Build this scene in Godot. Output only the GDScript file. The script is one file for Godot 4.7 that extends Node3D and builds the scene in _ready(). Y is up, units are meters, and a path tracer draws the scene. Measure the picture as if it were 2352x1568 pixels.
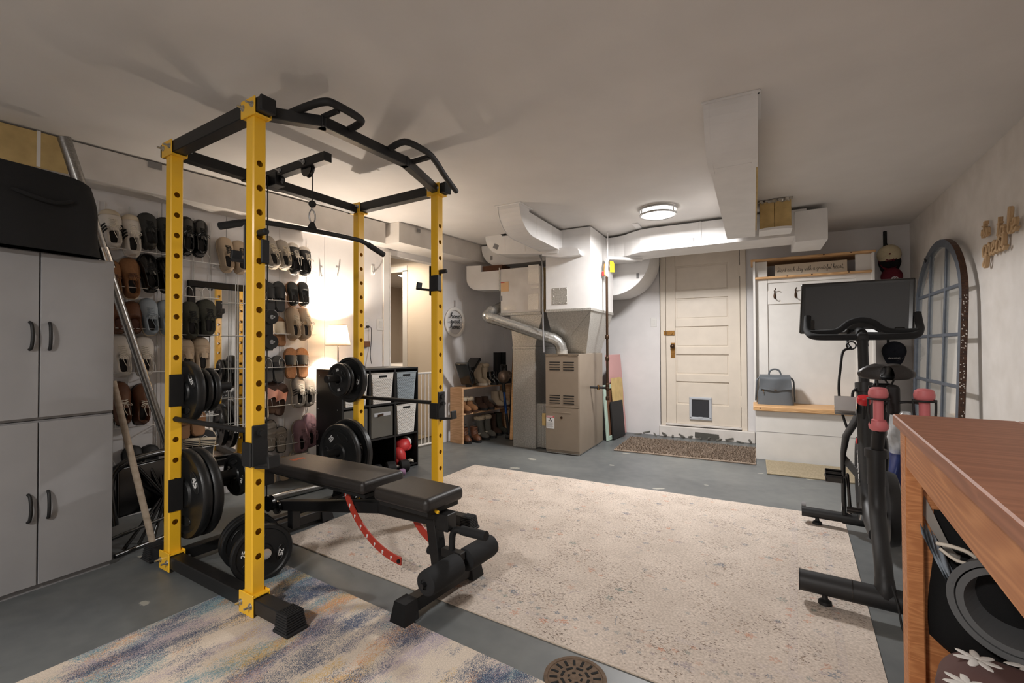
extends Node3D
# A basement home gym. Metres, y up. The camera stands at x 0, z 0 and looks towards -z and a little to the left.

var taken := {}
var M := {}
var T := {}
var rng := RandomNumberGenerator.new()


class MB:
	var v := PackedVector3Array()
	var n := PackedVector3Array()
	var uv := PackedVector2Array()
	var xf := Transform3D.IDENTITY

	func vert(p: Vector3, q: Vector3, t := Vector2.ZERO) -> void:
		v.append(xf * p)
		n.append((xf.basis * q).normalized())
		uv.append(t)

	func tri(a: Vector3, b: Vector3, c: Vector3, na: Vector3, nb: Vector3, nc: Vector3) -> void:
		vert(a, na)
		vert(c, nc)
		vert(b, nb)

	func face(p: Array) -> void:   # convex, counter-clockwise seen from outside
		var q: Vector3 = (p[1] - p[0]).cross(p[2] - p[0])
		if q.length_squared() < 1e-16 and p.size() > 3:
			q = (p[2] - p[0]).cross(p[3] - p[0])
		q = q.normalized()
		for i in range(1, p.size() - 1):
			tri(p[0], p[i], p[i + 1], q, q, q)

	func face_uv(p: Array, t: Array) -> void:
		var q: Vector3 = (p[1] - p[0]).cross(p[2] - p[0]).normalized()
		for i in range(1, p.size() - 1):
			vert(p[0], q, t[0])
			vert(p[i + 1], q, t[i + 1])
			vert(p[i], q, t[i])

	func box(c: Vector3, s: Vector3, b := 0.0) -> void:
		var h := s * 0.5
		b = minf(b, minf(h.x, minf(h.y, h.z)) * 0.95)
		if b <= 0.0:
			for ax in 3:
				for sg in [-1.0, 1.0]:
					var u := (ax + 1) % 3
					var w := (ax + 2) % 3
					var ps := []
					for k in [[-1, -1], [1, -1], [1, 1], [-1, 1]]:
						var p := Vector3.ZERO
						p[ax] = h[ax] * sg
						p[u] = h[u] * k[0] * sg
						p[w] = h[w] * k[1]
						ps.append(c + p)
					face(ps)
			return
		var g := h - Vector3(b, b, b)
		for ax in 3:
			var u := (ax + 1) % 3
			var w := (ax + 2) % 3
			for sg in [-1.0, 1.0]:
				var ps := []
				for k in [[-1, -1], [1, -1], [1, 1], [-1, 1]]:
					var p := Vector3.ZERO
					p[ax] = h[ax] * sg
					p[u] = g[u] * k[0] * sg
					p[w] = g[w] * k[1]
					ps.append(c + p)
				face(ps)
			# edges that run along ax
			for su in [-1.0, 1.0]:
				for sw in [-1.0, 1.0]:
					var a := Vector3.ZERO
					a[u] = h[u] * su
					a[w] = g[w] * sw
					var d := Vector3.ZERO
					d[u] = g[u] * su
					d[w] = h[w] * sw
					var e := Vector3.ZERO
					e[ax] = g[ax]
					var ps := [c + a - e, c + d - e, c + d + e, c + a + e]
					if su * sw > 0.0:
						ps.reverse()
					face(ps)
		for sx in [-1.0, 1.0]:
			for sy in [-1.0, 1.0]:
				for sz in [-1.0, 1.0]:
					var ps := [c + Vector3(h.x * sx, g.y * sy, g.z * sz), c + Vector3(g.x * sx, h.y * sy, g.z * sz), c + Vector3(g.x * sx, g.y * sy, h.z * sz)]
					if sx * sy * sz < 0.0:
						ps.reverse()
					face(ps)

	func rbox(c: Vector3, s: Vector3, r: float, k := 3) -> void:   # rounded box, smooth
		var h := s * 0.5
		r = minf(r, minf(h.x, minf(h.y, h.z)) * 0.999)
		for ax in 3:
			var u := (ax + 1) % 3
			var w := (ax + 2) % 3
			var cu := ticks(h[u], r, k)
			var cw := ticks(h[w], r, k)
			for sg in [-1.0, 1.0]:
				var P := []
				var N := []
				for i in cu.size():
					var pr := PackedVector3Array()
					var nr := PackedVector3Array()
					for j in cw.size():
						var q := Vector3.ZERO
						q[ax] = h[ax] * sg
						q[u] = cu[i]
						q[w] = cw[j]
						var cl := q.clamp(-(h - Vector3.ONE * r), h - Vector3.ONE * r)
						var d := (q - cl).normalized()
						pr.append(c + cl + d * r)
						nr.append(d)
					P.append(pr)
					N.append(nr)
				for i in cu.size() - 1:
					for j in cw.size() - 1:
						if sg > 0.0:
							tri(P[i][j], P[i + 1][j], P[i + 1][j + 1], N[i][j], N[i + 1][j], N[i + 1][j + 1])
							tri(P[i][j], P[i + 1][j + 1], P[i][j + 1], N[i][j], N[i + 1][j + 1], N[i][j + 1])
						else:
							tri(P[i][j], P[i + 1][j + 1], P[i + 1][j], N[i][j], N[i + 1][j + 1], N[i + 1][j])
							tri(P[i][j], P[i][j + 1], P[i + 1][j + 1], N[i][j], N[i][j + 1], N[i + 1][j + 1])

	func ticks(h: float, r: float, k: int) -> PackedFloat32Array:
		var a := PackedFloat32Array()
		for i in k + 1:
			a.append(-h + r * (1.0 - tan(PI / 4.0 * (1.0 - float(i) / k))))
		for i in k + 1:
			if h - r > 1e-6 or i > 0:
				a.append(h - r + r * tan(PI / 4.0 * float(i) / k))
		return a

	func grid(rows: Array, cu := false, cv := false, flip := false, tex := false) -> void:   # smooth surface through rows of points
		var R := rows.size()
		var C: int = rows[0].size()
		var N := []
		for i in R:
			var nr := PackedVector3Array()
			var ia := (i - 1 + R) % R if cv else maxi(i - 1, 0)
			var ib := (i + 1) % R if cv else mini(i + 1, R - 1)
			for j in C:
				var ja := (j - 1 + C) % C if cu else maxi(j - 1, 0)
				var jb := (j + 1) % C if cu else mini(j + 1, C - 1)
				var du: Vector3 = rows[i][jb] - rows[i][ja]
				var dv: Vector3 = rows[ib][j] - rows[ia][j]
				if du.length_squared() < 1e-14:   # a pole: look at the next row
					var i2 := mini(i + 1, R - 1) if i < R / 2 else maxi(i - 1, 0)
					du = rows[i2][jb] - rows[i2][ja]
				var q := du.cross(dv)
				nr.append((-q if flip else q).normalized())
			N.append(nr)
		for i in (R if cv else R - 1):
			var i2 := (i + 1) % R
			for j in (C if cu else C - 1):
				var j2 := (j + 1) % C
				var a: Vector3 = rows[i][j]
				var b: Vector3 = rows[i][j2]
				var c: Vector3 = rows[i2][j2]
				var d: Vector3 = rows[i2][j]
				if tex:
					var f := [Vector2(float(j) / (C - 1), float(i) / (R - 1)), Vector2(float(j + 1) / (C - 1), float(i) / (R - 1)), Vector2(float(j + 1) / (C - 1), float(i + 1) / (R - 1)), Vector2(float(j) / (C - 1), float(i + 1) / (R - 1))]
					for k in ([[0, 1, 2], [0, 2, 3]] if flip else [[0, 2, 1], [0, 3, 2]]):
						var pp := [a, b, c, d]
						var nn := [N[i][j], N[i][j2], N[i2][j2], N[i2][j]]
						for m in k:
							vert(pp[m], nn[m], f[m])
				elif flip:
					tri(a, c, b, N[i][j], N[i2][j2], N[i][j2])
					tri(a, d, c, N[i][j], N[i2][j], N[i2][j2])
				else:
					tri(a, b, c, N[i][j], N[i][j2], N[i2][j2])
					tri(a, c, d, N[i][j], N[i2][j2], N[i2][j])

	func tube(pts: Array, r, seg := 8, caps := true, closed := false) -> void:
		var K := pts.size()
		var rows := []
		var nrm := []
		var up := Vector3.ZERO
		for i in K:
			var a: Vector3 = pts[(i - 1 + K) % K] if closed or i > 0 else pts[0]
			var b: Vector3 = pts[(i + 1) % K] if closed or i < K - 1 else pts[K - 1]
			var d := (b - a).normalized()
			if up == Vector3.ZERO:
				up = Vector3.UP if absf(d.y) < 0.9 else Vector3.RIGHT
			up = (up - d * up.dot(d)).normalized()
			var sd := d.cross(up)
			var rr: float = r[i] if r is Array else r
			var row := PackedVector3Array()
			var nr := PackedVector3Array()
			for j in seg:
				var t := TAU * j / seg
				var o := up * cos(t) + sd * sin(t)
				row.append(pts[i] + o * rr)
				nr.append(o)
			rows.append(row)
			nrm.append(nr)
		for i in (K if closed else K - 1):
			var i2 := (i + 1) % K
			for j in seg:
				var j2 := (j + 1) % seg
				tri(rows[i][j], rows[i][j2], rows[i2][j2], nrm[i][j], nrm[i][j2], nrm[i2][j2])
				tri(rows[i][j], rows[i2][j2], rows[i2][j], nrm[i][j], nrm[i2][j2], nrm[i2][j])
		if caps and not closed:
			var f := Array(rows[0])
			f.reverse()
			face(f)
			face(Array(rows[K - 1]))

	func lathe(prof: Array, seg := 24, a0 := 0.0, a1 := TAU) -> void:   # prof: (radius, y) from bottom to top, outside on the right
		var K := prof.size()
		var full := a1 - a0 > TAU - 0.001
		for i in K - 1:
			var p: Vector2 = prof[i]
			var q: Vector2 = prof[i + 1]
			var d := q - p
			if d.length() < 1e-7:
				continue
			var m := Vector2(d.y, -d.x).normalized()
			var mp := m
			var mq := m
			if i > 0:
				var e: Vector2 = p - prof[i - 1]
				var em := Vector2(e.y, -e.x).normalized()
				if em.dot(m) > 0.75:
					mp = (em + m).normalized()
			if i < K - 2:
				var e: Vector2 = prof[i + 2] - q
				var em := Vector2(e.y, -e.x).normalized()
				if em.dot(m) > 0.75:
					mq = (em + m).normalized()
			for j in seg:
				var s := a0 + (a1 - a0) * j / seg
				var t := a0 + (a1 - a0) * (j + 1) / seg
				var cs := Vector3(cos(s), 0, -sin(s))
				var ct := Vector3(cos(t), 0, -sin(t))
				var A := cs * p.x + Vector3.UP * p.y
				var Bb := ct * p.x + Vector3.UP * p.y
				var Cc := ct * q.x + Vector3.UP * q.y
				var D := cs * q.x + Vector3.UP * q.y
				var ns := cs * mp.x + Vector3.UP * mp.y
				var nt := ct * mp.x + Vector3.UP * mp.y
				var ns2 := cs * mq.x + Vector3.UP * mq.y
				var nt2 := ct * mq.x + Vector3.UP * mq.y
				if p.x > 1e-6:
					tri(A, Bb, Cc, ns, nt, nt2)
				if q.x > 1e-6:
					tri(A, Cc, D, ns, nt2, ns2)

	func lathe_at(o: Vector3, prof: Array, seg := 24) -> void:
		var keep := xf
		xf = xf * Transform3D(Basis(), o)
		lathe(prof, seg)
		xf = keep

	func flat_prism(poly: Array, y0: float, y1: float) -> void:   # polygon in (x, depth = -z), extruded upwards
		var keep := xf
		xf = xf * Transform3D(Basis(Vector3.RIGHT, Vector3.FORWARD, Vector3.UP), Vector3.ZERO)
		prism(poly, y0, y1)
		xf = keep

	func prism(poly: Array, z0: float, z1: float, b := 0.0) -> void:   # polygon in xy (counter-clockwise seen from +z), z0 < z1
		var pp := PackedVector2Array(poly)
		var ar := 0.0
		for i in pp.size():
			var a := pp[i]
			var c := pp[(i + 1) % pp.size()]
			ar += a.x * c.y - c.x * a.y
		if ar < 0.0:
			pp.reverse()
		var inner := pp
		if b > 0.0:
			var offs := Geometry2D.offset_polygon(pp, -b, Geometry2D.JOIN_MITER)
			if offs.size() == 1 and offs[0].size() == pp.size():
				inner = offs[0]
				if Geometry2D.is_polygon_clockwise(inner):
					inner.reverse()
				var best := 0
				for i in inner.size():
					if inner[i].distance_squared_to(pp[0]) < inner[best].distance_squared_to(pp[0]):
						best = i
				var turned := PackedVector2Array()
				for i in inner.size():
					turned.append(inner[(i + best) % inner.size()])
				inner = turned
			else:
				b = 0.0
		var ix := Geometry2D.triangulate_polygon(inner)
		for i in range(0, ix.size(), 3):
			var a := inner[ix[i]]
			var c := inner[ix[i + 1]]
			var d := inner[ix[i + 2]]
			if (c - a).cross(d - a) < 0.0:
				var e := c
				c = d
				d = e
			face([Vector3(a.x, a.y, z1), Vector3(c.x, c.y, z1), Vector3(d.x, d.y, z1)])
			face([Vector3(a.x, a.y, z0), Vector3(d.x, d.y, z0), Vector3(c.x, c.y, z0)])
		for i in pp.size():
			var a := pp[i]
			var c := pp[(i + 1) % pp.size()]
			face([Vector3(a.x, a.y, z0 + b), Vector3(c.x, c.y, z0 + b), Vector3(c.x, c.y, z1 - b), Vector3(a.x, a.y, z1 - b)])
			if b > 0.0:
				var ai := inner[i]
				var ci := inner[(i + 1) % pp.size()]
				face([Vector3(a.x, a.y, z1 - b), Vector3(c.x, c.y, z1 - b), Vector3(ci.x, ci.y, z1), Vector3(ai.x, ai.y, z1)])
				face([Vector3(c.x, c.y, z0 + b), Vector3(a.x, a.y, z0 + b), Vector3(ai.x, ai.y, z0), Vector3(ci.x, ci.y, z0)])

	func ball(c: Vector3, r: Vector3, seg := 12, rings := 8) -> void:
		var rows := []
		for i in rings + 1:
			var t := PI * i / rings
			var row := PackedVector3Array()
			for j in seg:
				var a := TAU * j / seg
				row.append(c + Vector3(r.x * sin(t) * cos(a), -r.y * cos(t), -r.z * sin(t) * sin(a)))
			rows.append(row)
		grid(rows, true)

	func cyl(a: Vector3, b: Vector3, r: float, seg := 14) -> void:
		tube([a, b], r, seg)

	func plate_hole(w: float, h: float, r: float, seg := 16) -> void:   # a rectangle in xy, facing +z, with a round hole in the middle
		for i in seg:
			var a := TAU * i / seg
			var b := TAU * (i + 1) / seg
			var pa := edge_of(w, h, a)
			var pb := edge_of(w, h, b)
			var ca := Vector3(cos(a) * r, sin(a) * r, 0)
			var cb := Vector3(cos(b) * r, sin(b) * r, 0)
			var qa := atan2(h, w)
			var ps := [ca, pa]
			for k in [qa, PI - qa, PI + qa, TAU - qa]:
				if k > a + 1e-4 and k < b - 1e-4:
					ps.append(edge_of(w, h, k))
			ps.append(pb)
			ps.append(cb)
			face(ps)
			# the wall of the hole
			var na := Vector3(-cos(a), -sin(a), 0)
			var nb := Vector3(-cos(b), -sin(b), 0)
			var dz := Vector3(0, 0, -0.003)
			tri(ca, cb, cb + dz, na, nb, nb)
			tri(ca, cb + dz, ca + dz, na, nb, na)

	func edge_of(w: float, h: float, a: float) -> Vector3:
		var d := Vector2(cos(a), sin(a))
		var k := minf(w * 0.5 / maxf(absf(d.x), 1e-6), h * 0.5 / maxf(absf(d.y), 1e-6))
		return Vector3(d.x * k, d.y * k, 0)

	func mesh() -> ArrayMesh:
		var a := []
		a.resize(Mesh.ARRAY_MAX)
		a[Mesh.ARRAY_VERTEX] = v
		a[Mesh.ARRAY_NORMAL] = n
		a[Mesh.ARRAY_TEX_UV] = uv
		var m := ArrayMesh.new()
		m.add_surface_from_arrays(Mesh.PRIMITIVE_TRIANGLES, a)
		return m


# ---------------------------------------------------------------- nodes
func numbered(called: String) -> String:
	if not taken.has(called):
		taken[called] = 0
		return called
	taken[called] += 1
	return "%s_%03d" % [called, taken[called]]


func obj(called: String, mb, mat: Material, parent: Node = self) -> MeshInstance3D:
	var o := MeshInstance3D.new()
	o.mesh = mb.mesh() if mb is MB else mb
	o.material_override = mat
	if parent == self:
		o.name = numbered(called)
		add_child(o)
	else:
		o.name = called
		parent.add_child(o, true)
	return o


func thing(called: String, label: String, category: String, at := Vector3.ZERO, turn := 0.0, group := "") -> Node3D:
	var o := Node3D.new()
	o.name = numbered(called)
	add_child(o)
	o.position = at
	o.rotation.y = turn
	return tag(o, label, category, group)


func tag(o: Node3D, label: String, category: String, group := "", kind := "") -> Node3D:
	o.set_meta("label", label)
	if category:
		o.set_meta("category", category)
	if group:
		o.set_meta("group", group)
	if kind:
		o.set_meta("kind", kind)
	return o


func struct(called: String, mb: MB, mat: Material, label: String, category := "") -> MeshInstance3D:
	var o := obj(called, mb, mat)
	tag(o, label, category if category else called.get_slice("_", 0), "", "structure")
	return o


func copy(src: Node3D, at: Vector3, turn: float, label: String, called := "") -> Node3D:
	var r: Node3D = src.duplicate()
	r.name = numbered(called if called else str(src.name).rstrip("_0123456789"))
	add_child(r)
	r.position = at
	r.rotation.y = turn
	r.set_meta("label", label)
	return r


func text(called: String, s: String, size: float, depth: float, mat: Material, parent: Node, xf: Transform3D, font := "Droid Sans", bold := false) -> MeshInstance3D:
	var t := TextMesh.new()
	var f := SystemFont.new()
	f.font_names = PackedStringArray([font])
	if bold:
		f.font_weight = 700
	t.font = f
	t.text = s
	t.font_size = 32
	t.pixel_size = size / 32.0
	t.depth = depth
	var o := MeshInstance3D.new()
	o.mesh = t
	o.material_override = mat
	o.name = called
	parent.add_child(o, true)
	o.transform = xf
	return o


# ---------------------------------------------------------------- materials
func c8(r: float, g: float, b: float) -> Color:
	return Color(r / 255.0, g / 255.0, b / 255.0)


func mt(key: String, col: Color, rough := 0.6, metal := 0.0, ex := {}) -> StandardMaterial3D:
	if M.has(key):
		return M[key]
	var m := StandardMaterial3D.new()
	m.resource_name = key
	m.albedo_color = col
	m.roughness = rough
	m.metallic = metal
	if ex.has("tex"):
		m.albedo_texture = T[ex.tex]
		m.uv1_triplanar = not ex.has("own_uv")
		m.uv1_world_triplanar = ex.has("world")
		var s = ex.get("scale", 1.0)
		m.uv1_scale = s if s is Vector3 else Vector3.ONE * s
	if ex.has("bump"):
		m.heightmap_enabled = true
		m.heightmap_texture = T[ex.bump]
		m.heightmap_scale = ex.get("bump_cm", 0.2)
		if not ex.has("tex"):
			m.uv1_triplanar = not ex.has("own_uv")
			m.uv1_world_triplanar = ex.has("world")
			var s = ex.get("scale", 1.0)
			m.uv1_scale = s if s is Vector3 else Vector3.ONE * s
	if ex.has("rough_tex"):
		m.roughness_texture = T[ex.rough_tex]
		m.roughness_texture_channel = BaseMaterial3D.TEXTURE_CHANNEL_RED
	if ex.has("rim"):
		m.rim_enabled = true
		m.rim = ex.rim
		m.rim_tint = 0.6
	if ex.has("coat"):
		m.clearcoat_enabled = true
		m.clearcoat = ex.coat
		m.clearcoat_roughness = 0.15
	if ex.has("back"):
		m.backlight_enabled = true
		m.backlight = ex.back
	if ex.has("spec"):
		m.metallic_specular = ex.spec
	if ex.has("glow"):
		m.emission_enabled = true
		m.emission = ex.glow
		m.emission_energy_multiplier = ex.get("energy", 1.0)
	if ex.has("alpha"):
		m.transparency = BaseMaterial3D.TRANSPARENCY_ALPHA
		m.albedo_color.a = ex.alpha
	M[key] = m
	return m


func noise_image(w: int, h: int, freq: float, octaves: int, sd: int, seamless := true) -> PackedByteArray:
	var f := FastNoiseLite.new()
	f.noise_type = FastNoiseLite.TYPE_SIMPLEX_SMOOTH
	f.seed = sd
	f.frequency = freq
	f.fractal_octaves = octaves
	var im := f.get_seamless_image(w, h) if seamless else f.get_image(w, h)
	im.convert(Image.FORMAT_L8)
	return im.get_data()


func tone_texture(key: String, w: int, h: int, freq: float, octaves: int, sd: int, lo: Color, hi: Color, power := 1.0) -> void:
	var d := noise_image(w, h, freq, octaves, sd)
	var out := PackedByteArray()
	out.resize(w * h * 3)
	var lut := []
	for i in 256:
		lut.append(lo.lerp(hi, pow(i / 255.0, power)))
	for i in w * h:
		var c: Color = lut[d[i]]
		out[i * 3] = int(c.r * 255)
		out[i * 3 + 1] = int(c.g * 255)
		out[i * 3 + 2] = int(c.b * 255)
	T[key] = ImageTexture.create_from_image(Image.create_from_data(w, h, false, Image.FORMAT_RGB8, out))


func wood_texture(key: String, sd: int, lo: Color, hi: Color, rings := 9.0, stretch := 12.0) -> void:   # grain runs along u
	var w := 512
	var h := 512
	var f := FastNoiseLite.new()
	f.seed = sd
	f.frequency = 0.006
	f.fractal_octaves = 3
	var g := FastNoiseLite.new()
	g.seed = sd + 7
	g.frequency = 0.05
	g.fractal_octaves = 3
	var out := PackedByteArray()
	out.resize(w * h * 3)
	for y in h:
		for x in w:
			var k := f.get_noise_2d(x / stretch * 3.0, y)
			var band := 0.5 + 0.5 * sin((k * rings + y * 0.035) * TAU)
			var fine := g.get_noise_2d(x / stretch, y * 3.0)
			var t := clampf(0.62 * pow(band, 1.6) + 0.25 + 0.35 * fine, 0.0, 1.0)
			var c := lo.lerp(hi, t)
			var i := (y * w + x) * 3
			out[i] = int(c.r * 255)
			out[i + 1] = int(c.g * 255)
			out[i + 2] = int(c.b * 255)
	T[key] = ImageTexture.create_from_image(Image.create_from_data(w, h, false, Image.FORMAT_RGB8, out))


func arc(c: Vector3, u: Vector3, w: Vector3, r: float, a0: float, a1: float, k: int) -> Array:
	var o := []
	for i in k + 1:
		var t := a0 + (a1 - a0) * i / k
		o.append(c + u * (cos(t) * r) + w * (sin(t) * r))
	return o


func bez(p: Array, k := 6) -> Array:   # smooth curve through points
	var o := []
	for i in p.size() - 1:
		var a: Vector3 = p[maxi(i - 1, 0)]
		var b: Vector3 = p[i]
		var c: Vector3 = p[i + 1]
		var d: Vector3 = p[mini(i + 2, p.size() - 1)]
		for j in k:
			var t := float(j) / k
			o.append(b.cubic_interpolate(c, a, d, t))
	o.append(p[p.size() - 1])
	return o


func frame_at(o: Vector3, x: Vector3, y: Vector3) -> Transform3D:   # local x along x, y near y
	var a := x.normalized()
	var c := a.cross(y).normalized()
	return Transform3D(Basis(a, c.cross(a), c), o)


func lw(u: float, y: float, out := 0.0) -> Vector3:   # a point on the left wall: u metres along it from its near reference, y up, out into the room
	return Vector3(-3.752 + 0.15862 * u + 0.98734 * out, y, -0.893 - 0.98734 * u + 0.15862 * out)


func lw_frame(u: float, y: float, out := 0.0) -> Transform3D:   # x along the wall (away from the camera), y up, z into the room... right-handed
	return Transform3D(Basis(Vector3(0.15862, 0, -0.98734), Vector3.UP, Vector3(0.98734, 0, 0.15862)), lw(u, y, out))


func _ready() -> void:
	rng.seed = 11
	# --- camera
	var cam := Camera3D.new()
	cam.name = "camera"
	add_child(cam)
	cam.position = Vector3(0, 1.1, 0)
	cam.rotation = Vector3(deg_to_rad(0.79), deg_to_rad(27.95), deg_to_rad(-0.245))
	cam.fov = rad_to_deg(2.0 * atan(784.0 / 1046.0))
	cam.near = 0.05
	cam.far = 60.0
	cam.current = true
	# --- air and exposure
	var we := WorldEnvironment.new()
	we.name = "surroundings"
	var env := Environment.new()
	env.background_mode = Environment.BG_COLOR
	env.background_color = Color(0, 0, 0)
	env.tonemap_mode = Environment.TONE_MAPPER_LINEAR
	env.tonemap_exposure = 1.3
	env.sdfgi_enabled = true
	env.ssao_enabled = true
	env.ssil_enabled = true
	we.environment = env
	add_child(we)
	make_textures()
	make_materials()
	# --- the setting
	build_shell()
	build_lamps()
	build_hall()
	build_ducts()
	build_furnace()
	build_door()
	build_rugs()
	# --- things, the largest first
	build_rack()
	build_bench()
	build_plates()
	build_cabinet()
	build_bike()
	build_table()
	build_hall_tree()
	build_cube_organizer()
	build_boot_shelf()
	build_arched_window()
	build_shoe_racks()
	build_small_things()


func make_textures() -> void:
	tone_texture("mottle", 512, 512, 0.012, 4, 3, Color(0.84, 0.83, 0.81), Color(1, 1, 1))
	tone_texture("soft", 256, 256, 0.02, 3, 5, Color(0.965, 0.965, 0.965), Color(1, 1, 1))
	tone_texture("faint", 512, 512, 0.012, 5, 4, Color(0.93, 0.925, 0.915), Color(1, 1, 1))
	tone_texture("grit", 512, 512, 0.15, 3, 8, Color(0, 0, 0), Color(1, 1, 1))
	tone_texture("waves", 256, 256, 0.02, 2, 9, Color(0, 0, 0), Color(1, 1, 1))
	tone_texture("galv", 512, 512, 0.05, 5, 21, Color(0.74, 0.735, 0.72), Color(1, 1, 1))
	tone_texture("leather", 256, 256, 0.2, 2, 22, Color(0, 0, 0), Color(1, 1, 1))
	tone_texture("pile", 512, 512, 0.25, 2, 23, Color(0, 0, 0), Color(1, 1, 1))
	tone_texture("dirty", 512, 512, 0.008, 5, 24, Color(0.72, 0.7, 0.66), Color(1, 1, 1), 0.6)
	tone_texture("shag", 512, 512, 0.06, 3, 25, c8(92, 78, 66), c8(196, 178, 160))
	tone_texture("oldglass", 256, 256, 0.02, 4, 26, Color(0.55, 0.5, 0.42), Color(1, 1, 1))
	wood_texture("pine", 31, c8(186, 140, 92), c8(226, 186, 138), 5.0)
	wood_texture("fir", 32, c8(178, 112, 66), c8(210, 144, 92), 5.0, 20.0)
	wood_texture("fir_worn", 35, c8(150, 96, 70), c8(176, 118, 88), 3.0, 20.0)
	wood_texture("birch", 33, c8(196, 152, 112), c8(222, 182, 142), 3.0)
	wood_texture("darkwood", 34, c8(46, 26, 14), c8(86, 52, 30), 7.0)
	make_floor_texture()
	make_rug_textures()


func put(d: PackedByteArray, w: int, x: int, y: int, c: Color, a: float) -> void:
	var i := (y * w + x) * 3
	d[i] = int(lerpf(d[i], c.r * 255.0, a))
	d[i + 1] = int(lerpf(d[i + 1], c.g * 255.0, a))
	d[i + 2] = int(lerpf(d[i + 2], c.b * 255.0, a))


func make_floor_texture() -> void:
	var w := 1536
	var h := 2048
	var a := noise_image(w, h, 0.004, 4, 41, false)
	var b := noise_image(w, h, 0.05, 3, 42, false)
	var d := PackedByteArray()
	d.resize(w * h * 3)
	for i in w * h:
		var t := (a[i] - 128) * 0.13 + (b[i] - 128) * 0.05
		d[i * 3] = int(clampf(104 + t, 0, 255))
		d[i * 3 + 1] = int(clampf(107 + t * 0.97, 0, 255))
		d[i * 3 + 2] = int(clampf(107 + t * 0.86, 0, 255))
	var r := RandomNumberGenerator.new()
	r.seed = 5
	for k in 700:   # scuffs: long faint strokes of worn paint
		var x := r.randf() * w
		var y := r.randf() * h
		var ang := r.randf_range(-0.5, 0.5)
		var l := r.randi_range(10, 60)
		var light := r.randf() < 0.6
		var s := r.randf_range(0.04, 0.16)
		for i in l:
			x += cos(ang)
			y += sin(ang)
			ang += r.randf_range(-0.12, 0.12)
			if x > 1 and y > 1 and x < w - 2 and y < h - 2:
				put(d, w, int(x), int(y), c8(168, 166, 156) if light else c8(58, 56, 50), s)
				put(d, w, int(x), int(y) + 1, c8(168, 166, 156) if light else c8(58, 56, 50), s * 0.6)
	for k in 260:   # chips where the grey paint has come off the concrete
		var x0 := r.randf() * w
		var y0 := r.randf() * h
		var rx := r.randf_range(1.0, 5.5) * (2.0 if r.randf() < 0.15 else 1.0)
		var ry := rx * r.randf_range(0.25, 0.7)
		var an := r.randf_range(-0.6, 0.6)
		var pale := r.randf() < 0.8
		for yy in range(int(-rx) - 1, int(rx) + 2):
			for xx in range(int(-rx) - 1, int(rx) + 2):
				var px := xx * cos(an) + yy * sin(an)
				var py := -xx * sin(an) + yy * cos(an)
				var q := (px / rx) * (px / rx) + (py / ry) * (py / ry)
				if q < r.randf_range(0.6, 1.0) and x0 + xx > 1 and y0 + yy > 1 and x0 + xx < w - 2 and y0 + yy < h - 2:
					put(d, w, int(x0 + xx), int(y0 + yy), c8(196, 192, 178) if pale else c8(48, 46, 42), 0.7)
	T["floor"] = ImageTexture.create_from_image(Image.create_from_data(w, h, false, Image.FORMAT_RGB8, d))


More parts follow.
